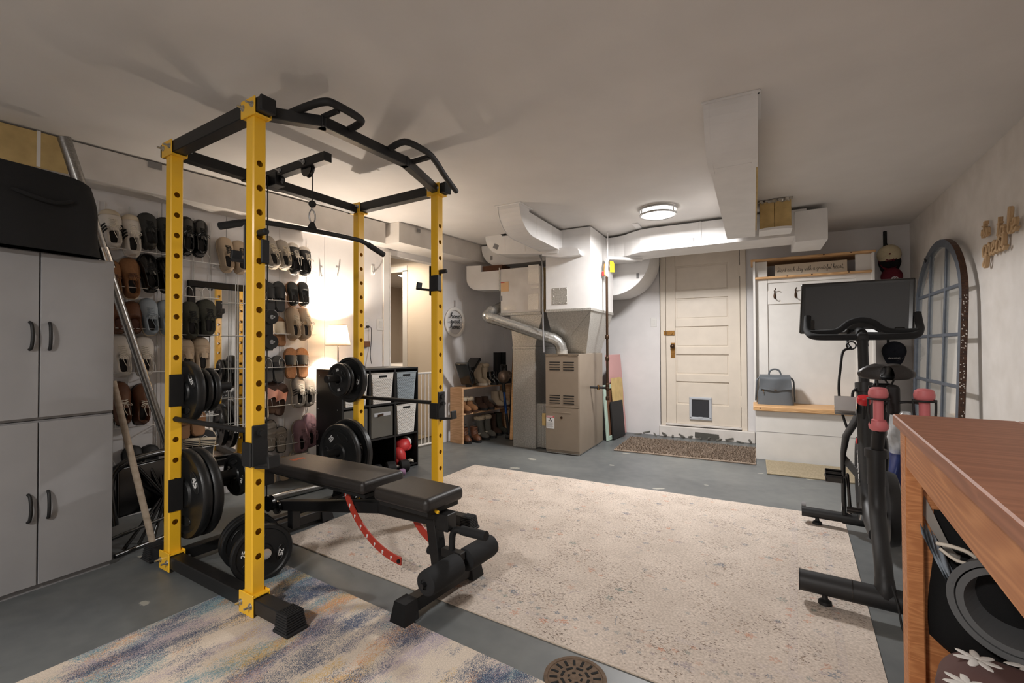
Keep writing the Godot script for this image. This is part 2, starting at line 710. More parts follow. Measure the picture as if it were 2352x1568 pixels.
func make_rug_textures() -> void:
	# the large pale rug: u along its 2.66 m, v along its 2.0 m
	var w := 1664
	var h := 1248
	var a := noise_image(w, h, 0.006, 3, 51, false)
	var b := noise_image(w, h, 0.12, 2, 52, false)
	var d := PackedByteArray()
	d.resize(w * h * 3)
	for i in w * h:
		var t := (a[i] - 128) * 0.07 + (b[i] - 128) * 0.16
		d[i * 3] = int(clampf(198 + t, 0, 255))
		d[i * 3 + 1] = int(clampf(185 + t, 0, 255))
		d[i * 3 + 2] = int(clampf(173 + t, 0, 255))
	var r := RandomNumberGenerator.new()
	r.seed = 9
	var worn := FastNoiseLite.new()
	worn.seed = 77
	worn.frequency = 0.0042
	for k in 52000:   # dark flecks where the knots are worn
		var x := r.randi_range(4, w - 12)
		var y := r.randi_range(4, h - 8)
		var k0 := worn.get_noise_2d(x, y) + 0.15
		if r.randf() > clampf(k0 * 1.7 + 0.12, 0.06, 1.0):
			continue
		var l := r.randi_range(1, 6)
		var s := r.randf_range(0.4, 0.95)
		var c := c8(66, 54, 46) if r.randf() < 0.75 else c8(116, 92, 70)
		var sl := r.randf_range(-0.5, 0.5)
		for i in l:
			put(d, w, x + i, clampi(y + int(sl * i), 0, h - 1), c, s)
			if r.randf() < 0.4:
				put(d, w, x + i, clampi(y + 1 + int(sl * i), 0, h - 1), c, s * 0.7)
	# border bands: dashed double lines and a row of small flowers between them
	var vio := c8(168, 158, 168)
	for e in [[62, 0.2], [78, 0.6], [150, 0.55], [166, 0.25], [262, 0.45], [276, 0.2]]:
		var o: int = e[0]
		for x in range(o, w - o):
			if worn.get_noise_2d(x * 1.5, o * 9.0) > -0.05 and (x / 5) % 3 != 0:
				put(d, w, x, h - o, c8(84, 72, 64), e[1] * r.randf())
				put(d, w, x, o, c8(84, 72, 64), e[1] * r.randf() * 0.4)
		for y in range(o, h - o):
			if worn.get_noise_2d(o * 9.0, y * 1.5) > -0.05 and (y / 5) % 3 != 0:
				put(d, w, w - o, y, c8(90, 80, 76), e[1] * r.randf())
				put(d, w, o, y, c8(90, 80, 76), e[1] * r.randf() * 0.4)
	for band in [[62, 78], [150, 166]]:
		for k in 9000:
			var x := r.randi_range(60, w - 61)
			var y := r.randi_range(band[0], band[1])
			if worn.get_noise_2d(x, y + 500) > 0.0:
				put(d, w, x, h - y, vio, 0.35)
			put(d, w, w - y, clampi(x, 60, h - 60), vio, 0.3)
	var tints := [c8(78, 94, 114), c8(84, 98, 116), c8(96, 116, 126), c8(186, 112, 80), c8(192, 130, 104), c8(112, 104, 122), c8(92, 112, 110)]
	for k in 420:
		var cx: int
		var cy: int
		var big := r.randf_range(6.0, 13.0)
		if k < 120:
			cx = 70 + int((w - 140) * k / 120.0)
			cy = h - r.randi_range(96, 132) if k % 2 == 0 else h - r.randi_range(64, 78)
			big = 8.0 if k % 2 == 0 else 5.0
		elif k < 190:
			cx = w - r.randi_range(96, 132) if k % 2 == 0 else w - r.randi_range(64, 78)
			cy = 70 + int((h - 140) * (k - 120) / 70.0)
			big = 8.0 if k % 2 == 0 else 5.0
		else:
			cx = r.randi_range(30, w - 30)
			cy = r.randi_range(30, h - 30)
		var c: Color = tints[r.randi() % tints.size()]
		var petals := r.randi_range(4, 7)
		var st := r.randf_range(0.6, 1.0) * clampf(0.95 + worn.get_noise_2d(cx + 900, cy) * 1.6, 0.12, 1.0)
		for yy in range(-13, 14):
			for xx in range(-15, 16):
				var q := Vector2(xx / 1.15, yy).length()
				var edge := big * (0.72 + 0.28 * cos(atan2(yy, xx) * petals))
				if q < edge and (q > big * 0.25 or r.randf() < 0.5) and r.randf() < 0.78 and cx + xx > 2 and cy + yy > 2 and cx + xx < w - 3 and cy + yy < h - 3:
					put(d, w, cx + xx, cy + yy, c, st * r.randf_range(0.35, 0.95))
	for k in 90:   # curling stems
		var x := r.randf_range(60, w - 60)
		var y := r.randf_range(60, h - 60)
		var an := r.randf() * TAU
		var bend := r.randf_range(-0.12, 0.12)
		var c: Color = tints[r.randi() % tints.size()]
		for i in r.randi_range(14, 44):
			x += cos(an)
			y += sin(an)
			an += bend
			if x > 3 and y > 3 and x < w - 4 and y < h - 4 and r.randf() < 0.8:
				put(d, w, int(x), int(y), c, 0.55)
				put(d, w, int(x) + 1, int(y), c, 0.4)
	T["rug_pale"] = ImageTexture.create_from_image(Image.create_from_data(w, h, false, Image.FORMAT_RGB8, d))
	# the abstract rug: cream with clouds of navy, teal, orange and mauve
	w = 1280
	h = 1536
	var p := noise_image(w, h, 0.25, 2, 61, false)
	var layers := []
	for k in 6:
		var f := FastNoiseLite.new()
		f.seed = 70 + k
		f.frequency = 0.0046
		f.fractal_octaves = 4
		f.fractal_gain = 0.55
		f.domain_warp_enabled = true
		f.domain_warp_amplitude = 40.0
		var im := f.get_image(w, h / 2)   # stretched along the length of the rug
		im.resize(w, h)
		im.convert(Image.FORMAT_L8)
		layers.append(im.get_data())
	var cols := [c8(56, 72, 102), c8(98, 138, 152), c8(204, 136, 84), c8(168, 154, 164), c8(200, 160, 88), c8(52, 66, 94)]
	var lim := [176, 178, 200, 172, 204, 190]
	d = PackedByteArray()
	d.resize(w * h * 3)
	for i in w * h:
		var t := (p[i] - 128) * 0.16
		var cr := 208.0 + t
		var cg := 194.0 + t
		var cb := 178.0 + t
		for k in 6:
			var over: int = layers[k][i] - lim[k]
			if over > -40:
				var m := clampf((over + 40) / 110.0, 0.0, 0.75)
				var spot := (p[(i * 7 + k * 977) % (w * h)])
				if (spot - 64) / 128.0 < m:
					var c: Color = cols[k]
					var s := 0.9
					cr = lerpf(cr, c.r * 255.0, s)
					cg = lerpf(cg, c.g * 255.0, s)
					cb = lerpf(cb, c.b * 255.0, s)
		d[i * 3] = int(clampf(cr, 0, 255))
		d[i * 3 + 1] = int(clampf(cg, 0, 255))
		d[i * 3 + 2] = int(clampf(cb, 0, 255))
	T["rug_bright"] = ImageTexture.create_from_image(Image.create_from_data(w, h, false, Image.FORMAT_RGB8, d))


func make_materials() -> void:
	mt("ceiling_paint", c8(222, 218, 214), 0.75, 0, {"tex": "soft", "scale": 0.4, "world": 1, "bump": "waves", "bump_cm": 0.12})
	mt("wall_paint", c8(226, 223, 222), 0.7, 0, {"tex": "soft", "scale": 0.6, "world": 1, "bump": "waves", "bump_cm": 0.08})
	mt("wall_paint_old", c8(224, 219, 214), 0.72, 0, {"tex": "faint", "scale": 0.7, "world": 1, "bump": "waves", "bump_cm": 0.3})
	mt("floor_paint", Color.WHITE, 0.42, 0, {"tex": "floor", "own_uv": 1})
	mt("duct_paint", c8(228, 226, 224), 0.55, 0, {"tex": "soft", "scale": 0.9, "world": 1})
	mt("bare_board", c8(214, 186, 128), 0.8, 0, {"tex": "mottle", "scale": 1.2, "world": 1})
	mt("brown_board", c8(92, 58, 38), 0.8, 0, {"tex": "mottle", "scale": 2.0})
	mt("galvanised", c8(206, 204, 199), 0.42, 0.5, {"tex": "galv", "scale": 2.2, "rough_tex": "mottle"})
	mt("bright_tin", c8(222, 222, 220), 0.28, 0.8, {"tex": "galv", "scale": 1.4})
	mt("foil", c8(216, 212, 206), 0.3, 0.9, {"bump": "grit", "bump_cm": 0.25, "scale": 2.0})
	mt("grey_tape", c8(126, 124, 124), 0.6)
	mt("furnace_brown", c8(150, 136, 120), 0.45, 0.25, {"tex": "soft", "scale": 1.0})
	mt("hole_shade", c8(10, 10, 10), 0.9)  # near-black colour standing for the shade inside slots, holes and gaps
	mt("door_paint", c8(224, 213, 198), 0.42, 0, {"tex": "soft", "scale": 1.0})
	mt("trim_white", c8(232, 228, 222), 0.45)
	mt("old_brass", c8(166, 124, 70), 0.4, 0.85, {"tex": "dirty", "scale": 9.0})
	mt("dark_bronze", c8(74, 56, 42), 0.45, 0.8)
	mt("rack_yellow", c8(244, 190, 42), 0.3, 0, {"coat": 0.4})
	mt("rack_black", c8(24, 24, 25), 0.42, 0, {"tex": "soft", "scale": 3.0})
	mt("matte_black", c8(20, 20, 21), 0.6)
	mt("gloss_black", c8(12, 12, 13), 0.2, 0, {"coat": 0.5})
	mt("rubber", c8(26, 26, 27), 0.75)
	mt("foam", c8(24, 25, 27), 0.85)
	mt("iron", c8(30, 31, 32), 0.38, 0.15, {"bump": "leather", "bump_cm": 0.05, "scale": 4.0})
	mt("zinc", c8(196, 198, 200), 0.3, 0.95)
	mt("chrome", c8(214, 212, 210), 0.12, 1.0)
	mt("steel_tube", c8(168, 166, 164), 0.28, 0.95, {"tex": "galv", "scale": 3.0})
	mt("vinyl", c8(40, 37, 36), 0.42, 0, {"bump": "leather", "bump_cm": 0.06, "scale": 5.0})
	mt("red_steel", c8(176, 62, 48), 0.4)
	mt("white_mark", c8(224, 224, 224), 0.6)
	mt("orange_print", c8(190, 88, 44), 0.6)
	mt("melamine", c8(148, 147, 148), 0.5, 0, {"tex": "soft", "scale": 0.8})
	mt("melamine_edge", c8(134, 133, 134), 0.5)
	mt("black_cloth", c8(13, 13, 14), 0.9, 0, {"bump": "leather", "bump_cm": 0.06, "scale": 6.0})
	mt("pine_wood", Color.WHITE, 0.5, 0, {"tex": "pine", "scale": Vector3(0.9, 3.0, 3.0)})
	mt("fir_wood", Color.WHITE, 0.5, 0, {"tex": "fir", "scale": Vector3(2.0, 2.0, 0.9)})
	mt("fir_post", Color.WHITE, 0.5, 0, {"tex": "fir", "scale": Vector3(3.0, 3.0, 3.0)})
	mt("birch_board", Color.WHITE, 0.5, 0, {"tex": "birch", "scale": 1.6})
	mt("stained_wood", Color.WHITE, 0.55, 0, {"tex": "darkwood", "scale": 2.0})
	mt("rug_pale", Color.WHITE, 0.95, 0, {"tex": "rug_pale", "own_uv": 1})
	mt("rug_bright", Color.WHITE, 0.95, 0, {"tex": "rug_bright", "own_uv": 1})
	mt("rug_edge", c8(196, 180, 162), 0.95)
	mt("shag_mat", Color.WHITE, 0.95, 0, {"tex": "shag", "scale": 5.0})
	mt("cream_mat", c8(206, 190, 160), 0.95, 0, {"tex": "mottle", "scale": 6.0, "bump": "pile", "bump_cm": 0.4})
	mt("plastic_white", c8(222, 220, 216), 0.4)
	mt("wire_white", c8(214, 212, 208), 0.35)
	mt("grey_felt", c8(98, 96, 90), 0.9)
	mt("lace_white", c8(222, 214, 200), 0.8)
	mt("lace_black", c8(20, 20, 20), 0.8)
	mt("pink_vinyl", c8(214, 120, 124), 0.5)
	mt("red_plastic", c8(196, 44, 48), 0.35)
	mt("hall_paint", c8(228, 214, 196), 0.7)
	mt("bed_paint", c8(196, 184, 170), 0.75)
	mt("bed_linen", c8(222, 218, 212), 0.9)
	mt("pillow_cream", c8(210, 188, 160), 0.9)
	mt("pillow_brown", c8(70, 58, 54), 0.9)
	mt("tag_paper", c8(214, 176, 132), 0.85)
	mt("flap_grey", c8(186, 190, 196), 0.45)
	mt("flap_dark", c8(46, 48, 54), 0.2)
	mt("rusty", c8(112, 92, 74), 0.7, 0.4, {"tex": "dirty", "scale": 8.0})
	mt("bike_black", c8(33, 33, 34), 0.5)
	mt("screen_off", c8(44, 44, 45), 0.45)
	mt("chrome_brushed", c8(186, 184, 182), 0.35, 0.9)
	mt("fir_top", Color.WHITE, 0.5, 0, {"tex": "fir_worn", "scale": Vector3(1.2, 1.2, 1.2)})
	mt("mat_grey", c8(96, 97, 98), 0.85)
	mt("strap_grey", c8(178, 172, 164), 0.7)
	mt("denim", c8(150, 160, 172), 0.9, 0, {"tex": "mottle", "scale": 6.0})
	mt("cushion_brown", c8(92, 66, 62), 0.9)
	mt("white_board", c8(226, 223, 218), 0.5, 0, {"tex": "soft", "scale": 1.0})
	mt("sign_board", c8(206, 192, 172), 0.7)
	mt("ink", c8(40, 36, 34), 0.7)
	mt("grey_leather", c8(92, 97, 102), 0.5, 0, {"bump": "leather", "bump_cm": 0.05, "scale": 6.0})
	mt("cap_cream", c8(214, 200, 166), 0.9)
	mt("cap_maroon", c8(104, 24, 40), 0.9)
	mt("cap_navy", c8(26, 30, 42), 0.9)
	mt("basket_blue", c8(150, 162, 170), 0.4)
	mt("glove_red", c8(196, 52, 54), 0.45)
	mt("purple_vinyl", c8(150, 116, 150), 0.5)
	mt("bark", c8(124, 84, 58), 0.85, 0, {"tex": "dirty", "scale": 9.0})
	mt("fuzzy", c8(206, 188, 162), 0.95, 0, {"bump": "grit", "bump_cm": 0.5, "scale": 5.0})
	mt("tan_suede", c8(150, 106, 70), 0.9, 0, {"tex": "mottle", "scale": 8.0})
	mt("dark_suede", c8(70, 50, 40), 0.9)
	mt("brown_leather", c8(106, 66, 42), 0.5, 0, {"tex": "mottle", "scale": 8.0})
	mt("camo", c8(64, 64, 54), 0.85, 0, {"tex": "dirty", "scale": 14.0})
	mt("blue_metal", c8(42, 78, 140), 0.3, 0.7)
	mt("vac_bronze", c8(122, 104, 92), 0.35, 0.6)
	mt("shoe_white", c8(214, 206, 196), 0.6, 0, {"tex": "soft", "scale": 6.0})
	mt("shoe_cream", c8(204, 190, 166), 0.7)
	mt("shoe_black", c8(24, 24, 25), 0.6)
	mt("shoe_dark", c8(44, 44, 42), 0.7)
	mt("shoe_blue", c8(148, 158, 166), 0.75)
	mt("shoe_beige", c8(176, 156, 132), 0.85)
	mt("shoe_grey", c8(150, 142, 132), 0.8)
	mt("shoe_pink", c8(206, 146, 126), 0.6)
	mt("shoe_mauve", c8(140, 108, 116), 0.8)
	mt("shoe_opening_shade", c8(30, 27, 26), 0.95)  # near-black colour for the shade inside shoe openings
	mt("plaid", c8(92, 58, 48), 0.95, 0, {"tex": "galv", "scale": 20.0})
	mt("cork", c8(150, 112, 80), 0.85)
	mt("stick_wood", c8(176, 160, 142), 0.7, 0, {"tex": "dirty", "scale": 5.0})
	mt("sign_wood", c8(196, 164, 124), 0.6)
	mt("pink_board", c8(206, 160, 158), 0.8)
	mt("mint", c8(176, 196, 182), 0.6)
	mt("blue_plastic", c8(28, 44, 96), 0.3)
	mt("clear_wrap", c8(220, 222, 224), 0.1, 0, {"alpha": 0.35})
	mt("mirror", c8(236, 238, 238), 0.02, 1.0)
	mt("window_blue", c8(86, 94, 106), 0.55, 0, {"tex": "mottle", "scale": 3.0})
	mt("pane", c8(236, 238, 232), 0.03, 0, {"alpha": 0.12})
	mt("aged_board", c8(206, 194, 172), 0.7, 0, {"tex": "oldglass", "scale": 2.0})


# ---------------------------------------------------------------- the room
func slab(p: Vector2, q: Vector2, y0: float, y1: float, th: float) -> MB:   # an upright slab from p to q (x, z); its thickness lies to the left of p -> q seen from above with z down
	var mb := MB.new()
	var d := Vector3(q.x - p.x, 0, q.y - p.y)
	var L := d.length()
	d /= L
	mb.xf = Transform3D(Basis(d, Vector3.UP, d.cross(Vector3.UP)), Vector3(p.x, 0, p.y))
	mb.box(Vector3(L / 2, (y0 + y1) / 2, -th / 2 if true else 0.0), Vector3(L, y1 - y0, absf(th)))
	return mb


func build_shell() -> void:
	var mb := MB.new()
	# floor
	var x0 := -6.6
	var x1 := 1.9
	var z0 := -7.4
	var z1 := 3.0
	mb.box(Vector3((x0 + x1) / 2, -0.06, (z0 + z1) / 2), Vector3(x1 - x0, 0.118, z1 - z0))
	mb.face_uv([Vector3(x0, 0, z1), Vector3(x1, 0, z1), Vector3(x1, 0, z0), Vector3(x0, 0, z0)], [Vector2(0, 1), Vector2(1, 1), Vector2(1, 0), Vector2(0, 0)])
	struct("floor", mb, M.floor_paint, "grey painted concrete floor with scuffs and pale paint chips")
	mb = MB.new()
	mb.box(Vector3((x0 + x1) / 2, 2.33 + 0.06, (z0 + z1) / 2), Vector3(x1 - x0, 0.12, z1 - z0))
	struct("ceiling", mb, M.ceiling_paint, "low off-white plaster ceiling")
	# left wall: boards with fine joints, open between u 2.695 and 3.40
	var wl := Node3D.new()
	wl.name = "wall_left"
	add_child(wl)
	tag(wl, "white panelled wall behind the hanging shoes and table lamp", "wall", "", "structure")
	mb = MB.new()
	for r in [[-3.7, 2.695], [3.40, 5.30]]:
		mb.xf = lw_frame((r[0] + r[1]) / 2, 1.165, -0.066)
		mb.box(Vector3.ZERO, Vector3(r[1] - r[0], 2.33, 0.108))
	mb.xf = lw_frame(3.05, 2.20, -0.066)
	mb.box(Vector3.ZERO, Vector3(0.72, 0.26, 0.108))
	obj("wall_core", mb, M.wall_paint, wl)
	var u := -3.7
	while u < 5.25:
		var e := minf(u + 0.406, 5.30)
		if u < 2.695 and e > 2.6:
			e = 2.695
		if u >= 2.6949 and u < 3.39:
			u = 3.40
			continue
		var pm := MB.new()
		pm.xf = lw_frame((u + e) / 2, 1.165, -0.006)
		pm.box(Vector3.ZERO, Vector3(e - u - 0.0025, 2.33, 0.012), 0.0015)
		obj("panel", pm, M.wall_paint, wl)
		u = e
	# jamb boards of the opening
	mb = MB.new()
	mb.xf = lw_frame(2.70, 1.05, -0.06)
	mb.box(Vector3.ZERO, Vector3(0.016, 2.08, 0.15), 0.002)
	obj("jamb", mb, M.trim_white, wl)
	mb = MB.new()
	mb.xf = lw_frame(2.655, 1.05, 0.008)
	mb.box(Vector3.ZERO, Vector3(0.07, 2.08, 0.016), 0.003)
	obj("casing", mb, M.trim_white, wl)
	# back wall (with the door hole), right wall, wall behind the camera
	mb = MB.new()
	for b in [[-3.1, -1.04, 0.0, 2.33], [-0.072, 1.75, 0.0, 2.33], [-1.04, -0.072, 2.31, 2.33], [-1.04, -0.072, 0.0, 0.13]]:
		mb.box(Vector3((b[0] + b[1]) / 2, (b[2] + b[3]) / 2, -5.98), Vector3(b[1] - b[0], b[3] - b[2], 0.12))
	struct("wall_back", mb, M.wall_paint, "white wall around the cream panelled door")
	mb = MB.new()
	mb.xf = Transform3D(Basis(Vector3(0.0417, 0, -1).normalized(), Vector3.UP, Vector3(1, 0, 0.0417).normalized()), Vector3(1.297, 1.165, -3.45))
	mb.box(Vector3(-1.7, 0, 0.06), Vector3(9.0, 2.33, 0.12))
	struct("wall_right", mb, M.wall_paint_old, "white uneven plaster wall behind the arched window")
	mb = MB.new()
	mb.box(Vector3(-1.4, 1.165, 2.66), Vector3(5.6, 2.33, 0.12))
	struct("wall_front", mb, M.wall_paint, "white wall behind the viewpoint")
	# boxed soffits under the ceiling along the left wall
	mb = MB.new()
	mb.xf = lw_frame(-0.55, 2.2185, 0.1)
	mb.box(Vector3(0.0, 0, 0), Vector3(6.1, 0.202, 0.208), 0.003)
	var s := struct("trim_1", mb, M.wall_paint_old, "long boxed soffit running above the shoes", "soffit")
	# its bare ends near the camera: unpainted board and a bare timber
	mb = MB.new()
	mb.xf = lw_frame(-0.62, 2.2185, 0.2075)
	mb.box(Vector3(0, 0, 0), Vector3(1.76, 0.20, 0.007), 0.001)
	obj("bare_board", mb, M.bare_board, s)
	mb = MB.new()
	mb.xf = lw_frame(0.14, 2.2235, 0.212)
	mb.box(Vector3(0, 0, 0), Vector3(0.016, 0.2, 0.002))
	obj("joint_tape", mb, M.trim_white, s)
	mb = MB.new()
	mb.xf = lw_frame(-0.62, 2.06, 0.15)
	mb.box(Vector3.ZERO, Vector3(1.7, 0.10, 0.05), 0.003)
	obj("timber", mb, M.brown_board, s)
	mb = MB.new()
	mb.xf = lw_frame(0.67, 2.30, 0.208)
	mb.box(Vector3.ZERO, Vector3(0.075, 0.042, 0.003))
	obj("metal_patch", mb, M.grey_tape, s)
	mb = MB.new()
	mb.flat_prism([Vector2(-3.352, 3.38), Vector2(-3.03, 3.38), Vector2(-2.86, 4.75), Vector2(-2.80, 5.2), Vector2(-3.1, 5.2)], 2.13, 2.328)
	s = struct("trim_2", mb, M.wall_paint_old, "deeper boxed soffit above the doorway opening", "soffit")
	mb = MB.new()
	mb.box(Vector3(-2.985, 2.29, -3.62), Vector3(0.004, 0.035, 0.05))
	obj("metal_patch", mb, M.grey_tape, s)


func dome_lamp(called: String, label: String, at: Vector3, r: float, energy: float, col: Color) -> Node3D:
	var t := thing(called, label, "lamp", at)
	var mb := MB.new()
	mb.lathe([Vector2(0, -0.012), Vector2(r * 0.96, -0.012), Vector2(r, -0.006), Vector2(r, 0.0), Vector2(0, 0.0)], 40)
	obj("ceiling_plate", mb, M.trim_white, t)
	mb = MB.new()
	for y in [-0.018, -0.062]:
		mb.tube(arc(Vector3(0, y, 0), Vector3.RIGHT, Vector3.BACK, r * (1.0 if y > -0.03 else 0.97), 0, TAU * 39.0 / 40.0, 39), 0.009, 8, false, true)
	obj("ring", mb, M.brushed, t)
	for k in 3:
		mb = MB.new()
		var a := TAU * k / 3.0 + 0.4
		mb.cyl(Vector3(cos(a) * r * 0.985, -0.018, sin(a) * r * 0.985), Vector3(cos(a) * r * 0.97, -0.062, sin(a) * r * 0.97), 0.006, 8)
		obj("strut", mb, M.brushed, t)
	mb = MB.new()
	mb.lathe([Vector2(0, -0.088), Vector2(r * 0.4, -0.085), Vector2(r * 0.7, -0.075), Vector2(r * 0.88, -0.06), Vector2(r * 0.92, -0.04), Vector2(r * 0.92, -0.012)], 40)
	obj("glass_diffuser", mb, M.lamp_glow, t)
	var l := AreaLight3D.new()
	l.name = "lamp_light"
	t.add_child(l)
	l.position = Vector3(0, -0.095, 0)
	l.rotation.x = -PI / 2
	l.area_size = Vector2(r * 1.7, r * 1.7)
	l.light_energy = energy
	l.light_color = col
	l.area_range = 14.0
	l.area_attenuation = 2.0
	l.shadow_enabled = true
	return t


func build_lamps() -> void:
	mt("brushed", c8(170, 168, 166), 0.35, 0.8)
	mt("lamp_glow", c8(245, 245, 245), 0.4, 0, {"glow": Color(1, 0.985, 0.96), "energy": 4.0})
	mt("bulb_glow", c8(255, 240, 220), 0.4, 0, {"glow": Color(1, 0.9, 0.75), "energy": 20.0})
	dome_lamp("ceiling_lamp", "round glowing flush ceiling lamp with metal rings near the door", Vector3(-0.735, 2.33, -4.15), 0.155, 5.2, Color(1, 0.99, 0.985))
	dome_lamp("ceiling_lamp", "unseen ceiling lamp added behind the viewpoint for fill light", Vector3(-0.9, 2.33, 1.3), 0.155, 7.0, Color(1, 0.985, 0.97))  # added out of view to give fill light from behind the camera
	# table lamp on the cube organizer
	var t := thing("table_lamp", "small table lamp with tapered cream shade and brass stem", "lamp", lw(2.0, 0.9255, 0.19))
	var mb := MB.new()
	mb.lathe([Vector2(0, 0), Vector2(0.065, 0), Vector2(0.065, 0.008), Vector2(0.058, 0.014), Vector2(0.012, 0.018), Vector2(0.0, 0.018)], 28)
	obj("base", mb, M.matte_black, t)
	mb = MB.new()
	mb.cyl(Vector3(0, 0.015, 0), Vector3(0, 0.27, 0), 0.006, 10)
	obj("stem", mb, M.matte_black, t)
	mb = MB.new()
	mb.lathe([Vector2(0, 0.26), Vector2(0.010, 0.26), Vector2(0.014, 0.27), Vector2(0.014, 0.312), Vector2(0.010, 0.316), Vector2(0, 0.316)], 14)
	obj("socket", mb, M.old_brass, t)
	mb = MB.new()
	mb.ball(Vector3(0, 0.338, 0), Vector3(0.024, 0.03, 0.024), 14, 10)
	obj("bulb", mb, M.bulb_glow, t)
	mt("shade_cloth", c8(236, 220, 196), 0.8, 0, {"back": Color(0.4, 0.36, 0.3)})
	mb = MB.new()
	mb.lathe([Vector2(0.104, 0.205), Vector2(0.072, 0.382)], 36)
	obj("shade", mb, M.shade_cloth, t)
	mb = MB.new()
	for e in [[0.104, 0.205], [0.072, 0.382]]:
		mb.tube(arc(Vector3(0, e[1], 0), Vector3.RIGHT, Vector3.BACK, e[0], 0, TAU * 35.0 / 36.0, 35), 0.0025, 6, false, true)
	for k in 3:
		var a := TAU * k / 3.0
		mb.cyl(Vector3(0, 0.262, 0), Vector3(cos(a) * 0.094, 0.262, sin(a) * 0.094), 0.0015, 5)
	obj("shade_wire", mb, M.old_brass, t)
	var l := OmniLight3D.new()
	l.name = "bulb_light"
	t.add_child(l)
	l.position = Vector3(0, 0.338, 0)
	l.light_energy = 1.05
	l.light_color = Color(1, 0.94, 0.87)
	l.light_size = 0.02
	l.omni_range = 12.0
	l.omni_attenuation = 2.0
	l.shadow_enabled = true


func build_hall() -> void:
	# the lit hall seen through the opening, and a bedroom behind it
	var mb := MB.new()
	for b in [[-3.31, -4.055, 0.0, 2.33], [-4.90, -6.5, 0.0, 2.33], [-4.055, -4.90, 2.10, 2.33]]:
		mb.box(Vector3((b[0] + b[1]) / 2, (b[2] + b[3]) / 2, -4.66), Vector3(absf(b[1] - b[0]), b[3] - b[2], 0.10))
	struct("wall_hall", mb, M.hall_paint, "cream wall of the lit hall beyond the opening")
	mb = MB.new()
	for x in [-4.02, -4.935]:
		mb.box(Vector3(x, 1.06, -4.60), Vector3(0.075, 2.12, 0.02), 0.003)
	mb.box(Vector3(-4.4775, 2.14, -4.60), Vector3(0.99, 0.08, 0.02), 0.003)
	struct("trim_3", mb, M.trim_white, "white casing around the bedroom doorway beyond the hall", "trim")
	mb = MB.new()
	mb.box(Vector3(-6.45, 1.165, -4.6), Vector3(0.1, 2.33, 5.6))
	mb.box(Vector3(-5.2, 1.165, -2.2), Vector3(2.5, 2.33, 0.1))
	mb.box(Vector3(-4.8, 1.165, -7.2), Vector3(3.4, 2.33, 0.1))
	mb.box(Vector3(-3.36, 1.165, -6.0), Vector3(0.1, 2.33, 2.6))
	struct("wall_bedroom", mb, M.bed_paint, "beige walls of the bedroom beyond the hall")
	mb = MB.new()
	mb.box(Vector3(-4.85, 0.006, -4.05), Vector3(2.6, 0.012, 1.0))
	var cr := obj("hall_carpet", mb, M.cream_mat)
	tag(cr, "speckled beige carpet in the hall beyond the opening", "carpet")
	dome_lamp("hall_lamp", "small round glowing lamp on the hall ceiling", Vector3(-4.0, 2.32, -4.15), 0.09, 1.3, Color(1, 0.93, 0.84))
	dome_lamp("bedroom_fill_lamp", "unseen lamp added on the bedroom ceiling to light the far room", Vector3(-4.9, 2.32, -5.6), 0.12, 1.6, Color(1, 0.93, 0.85))  # no fixture is seen there; added to brighten the dark bedroom
	# bed
	var t := thing("bed", "bed with white mattress in the far bedroom", "bed", Vector3(-5.2, 0, -6.4))
	mb = MB.new()
	mb.rbox(Vector3(0, 0.66, 0), Vector3(1.5, 0.34, 1.4), 0.06, 3)
	obj("mattress", mb, M.bed_linen, t)
	mb = MB.new()
	mb.box(Vector3(0, 0.25, 0), Vector3(1.46, 0.46, 1.36), 0.01)
	obj("bed_base", mb, M.bed_linen, t)
	mb = MB.new()
	mb.rbox(Vector3.ZERO, Vector3(0.5, 0.4, 0.16), 0.075, 4)
	var p := obj("pillow", mb, M.pillow_cream)
	p.transform = Transform3D(Basis.from_euler(Vector3(-0.35, 0.2, 0.1)), Vector3(-5.05, 1.02, -6.15))
	tag(p, "cream pillow propped on the far bed", "pillow")
	mb = MB.new()
	mb.rbox(Vector3.ZERO, Vector3(0.6, 0.5, 0.18), 0.085, 4)
	p = obj("pillow", mb, M.pillow_brown)
	p.transform = Transform3D(Basis.from_euler(Vector3(-0.3, 0.2, -0.05)), Vector3(-5.2, 1.09, -6.40))
	tag(p, "dark brown pillow behind the cream pillow on the far bed", "pillow")
	# safety gate of white bars
	var g := thing("baby_gate", "white barred safety gate across the opening", "gate", lw(3.05, 0, -0.03), atan2(0.98734, 0.15862))
	mb = MB.new()
	mb.tube([Vector3(-0.33, 0.02, 0), Vector3(0.33, 0.02, 0)], 0.012, 10)
	mb.tube([Vector3(-0.33, 0.82, 0), Vector3(0.33, 0.82, 0)], 0.012, 10)
	mb.tube([Vector3(-0.33, 0.02, 0), Vector3(-0.33, 0.82, 0)], 0.012, 10)
	mb.tube([Vector3(0.33, 0.02, 0), Vector3(0.33, 0.82, 0)], 0.012, 10)
	obj("gate_frame", mb, M.trim_white, g)
	for k in 11:
		mb = MB.new()
		var x := -0.275 + 0.055 * k
		mb.cyl(Vector3(x, 0.02, 0), Vector3(x, 0.82, 0), 0.006, 8)
		obj("bar", mb, M.trim_white, g)


# ---------------------------------------------------------------- ducts, furnace, door
const ALONG_Z := Basis(Vector3(0, 0, -1), Vector3(0, 1, 0), Vector3(1, 0, 0))   # local x runs away from the camera, local z to the right


func side_prism(mb: MB, poly: Array, x0: float, x1: float) -> void:   # polygon in (depth = -z, y), extruded from x0 to x1
	mb.xf = Transform3D(ALONG_Z, Vector3(x0, 0, 0))
	mb.prism(poly, 0.0, x1 - x0)
	mb.xf = Transform3D.IDENTITY


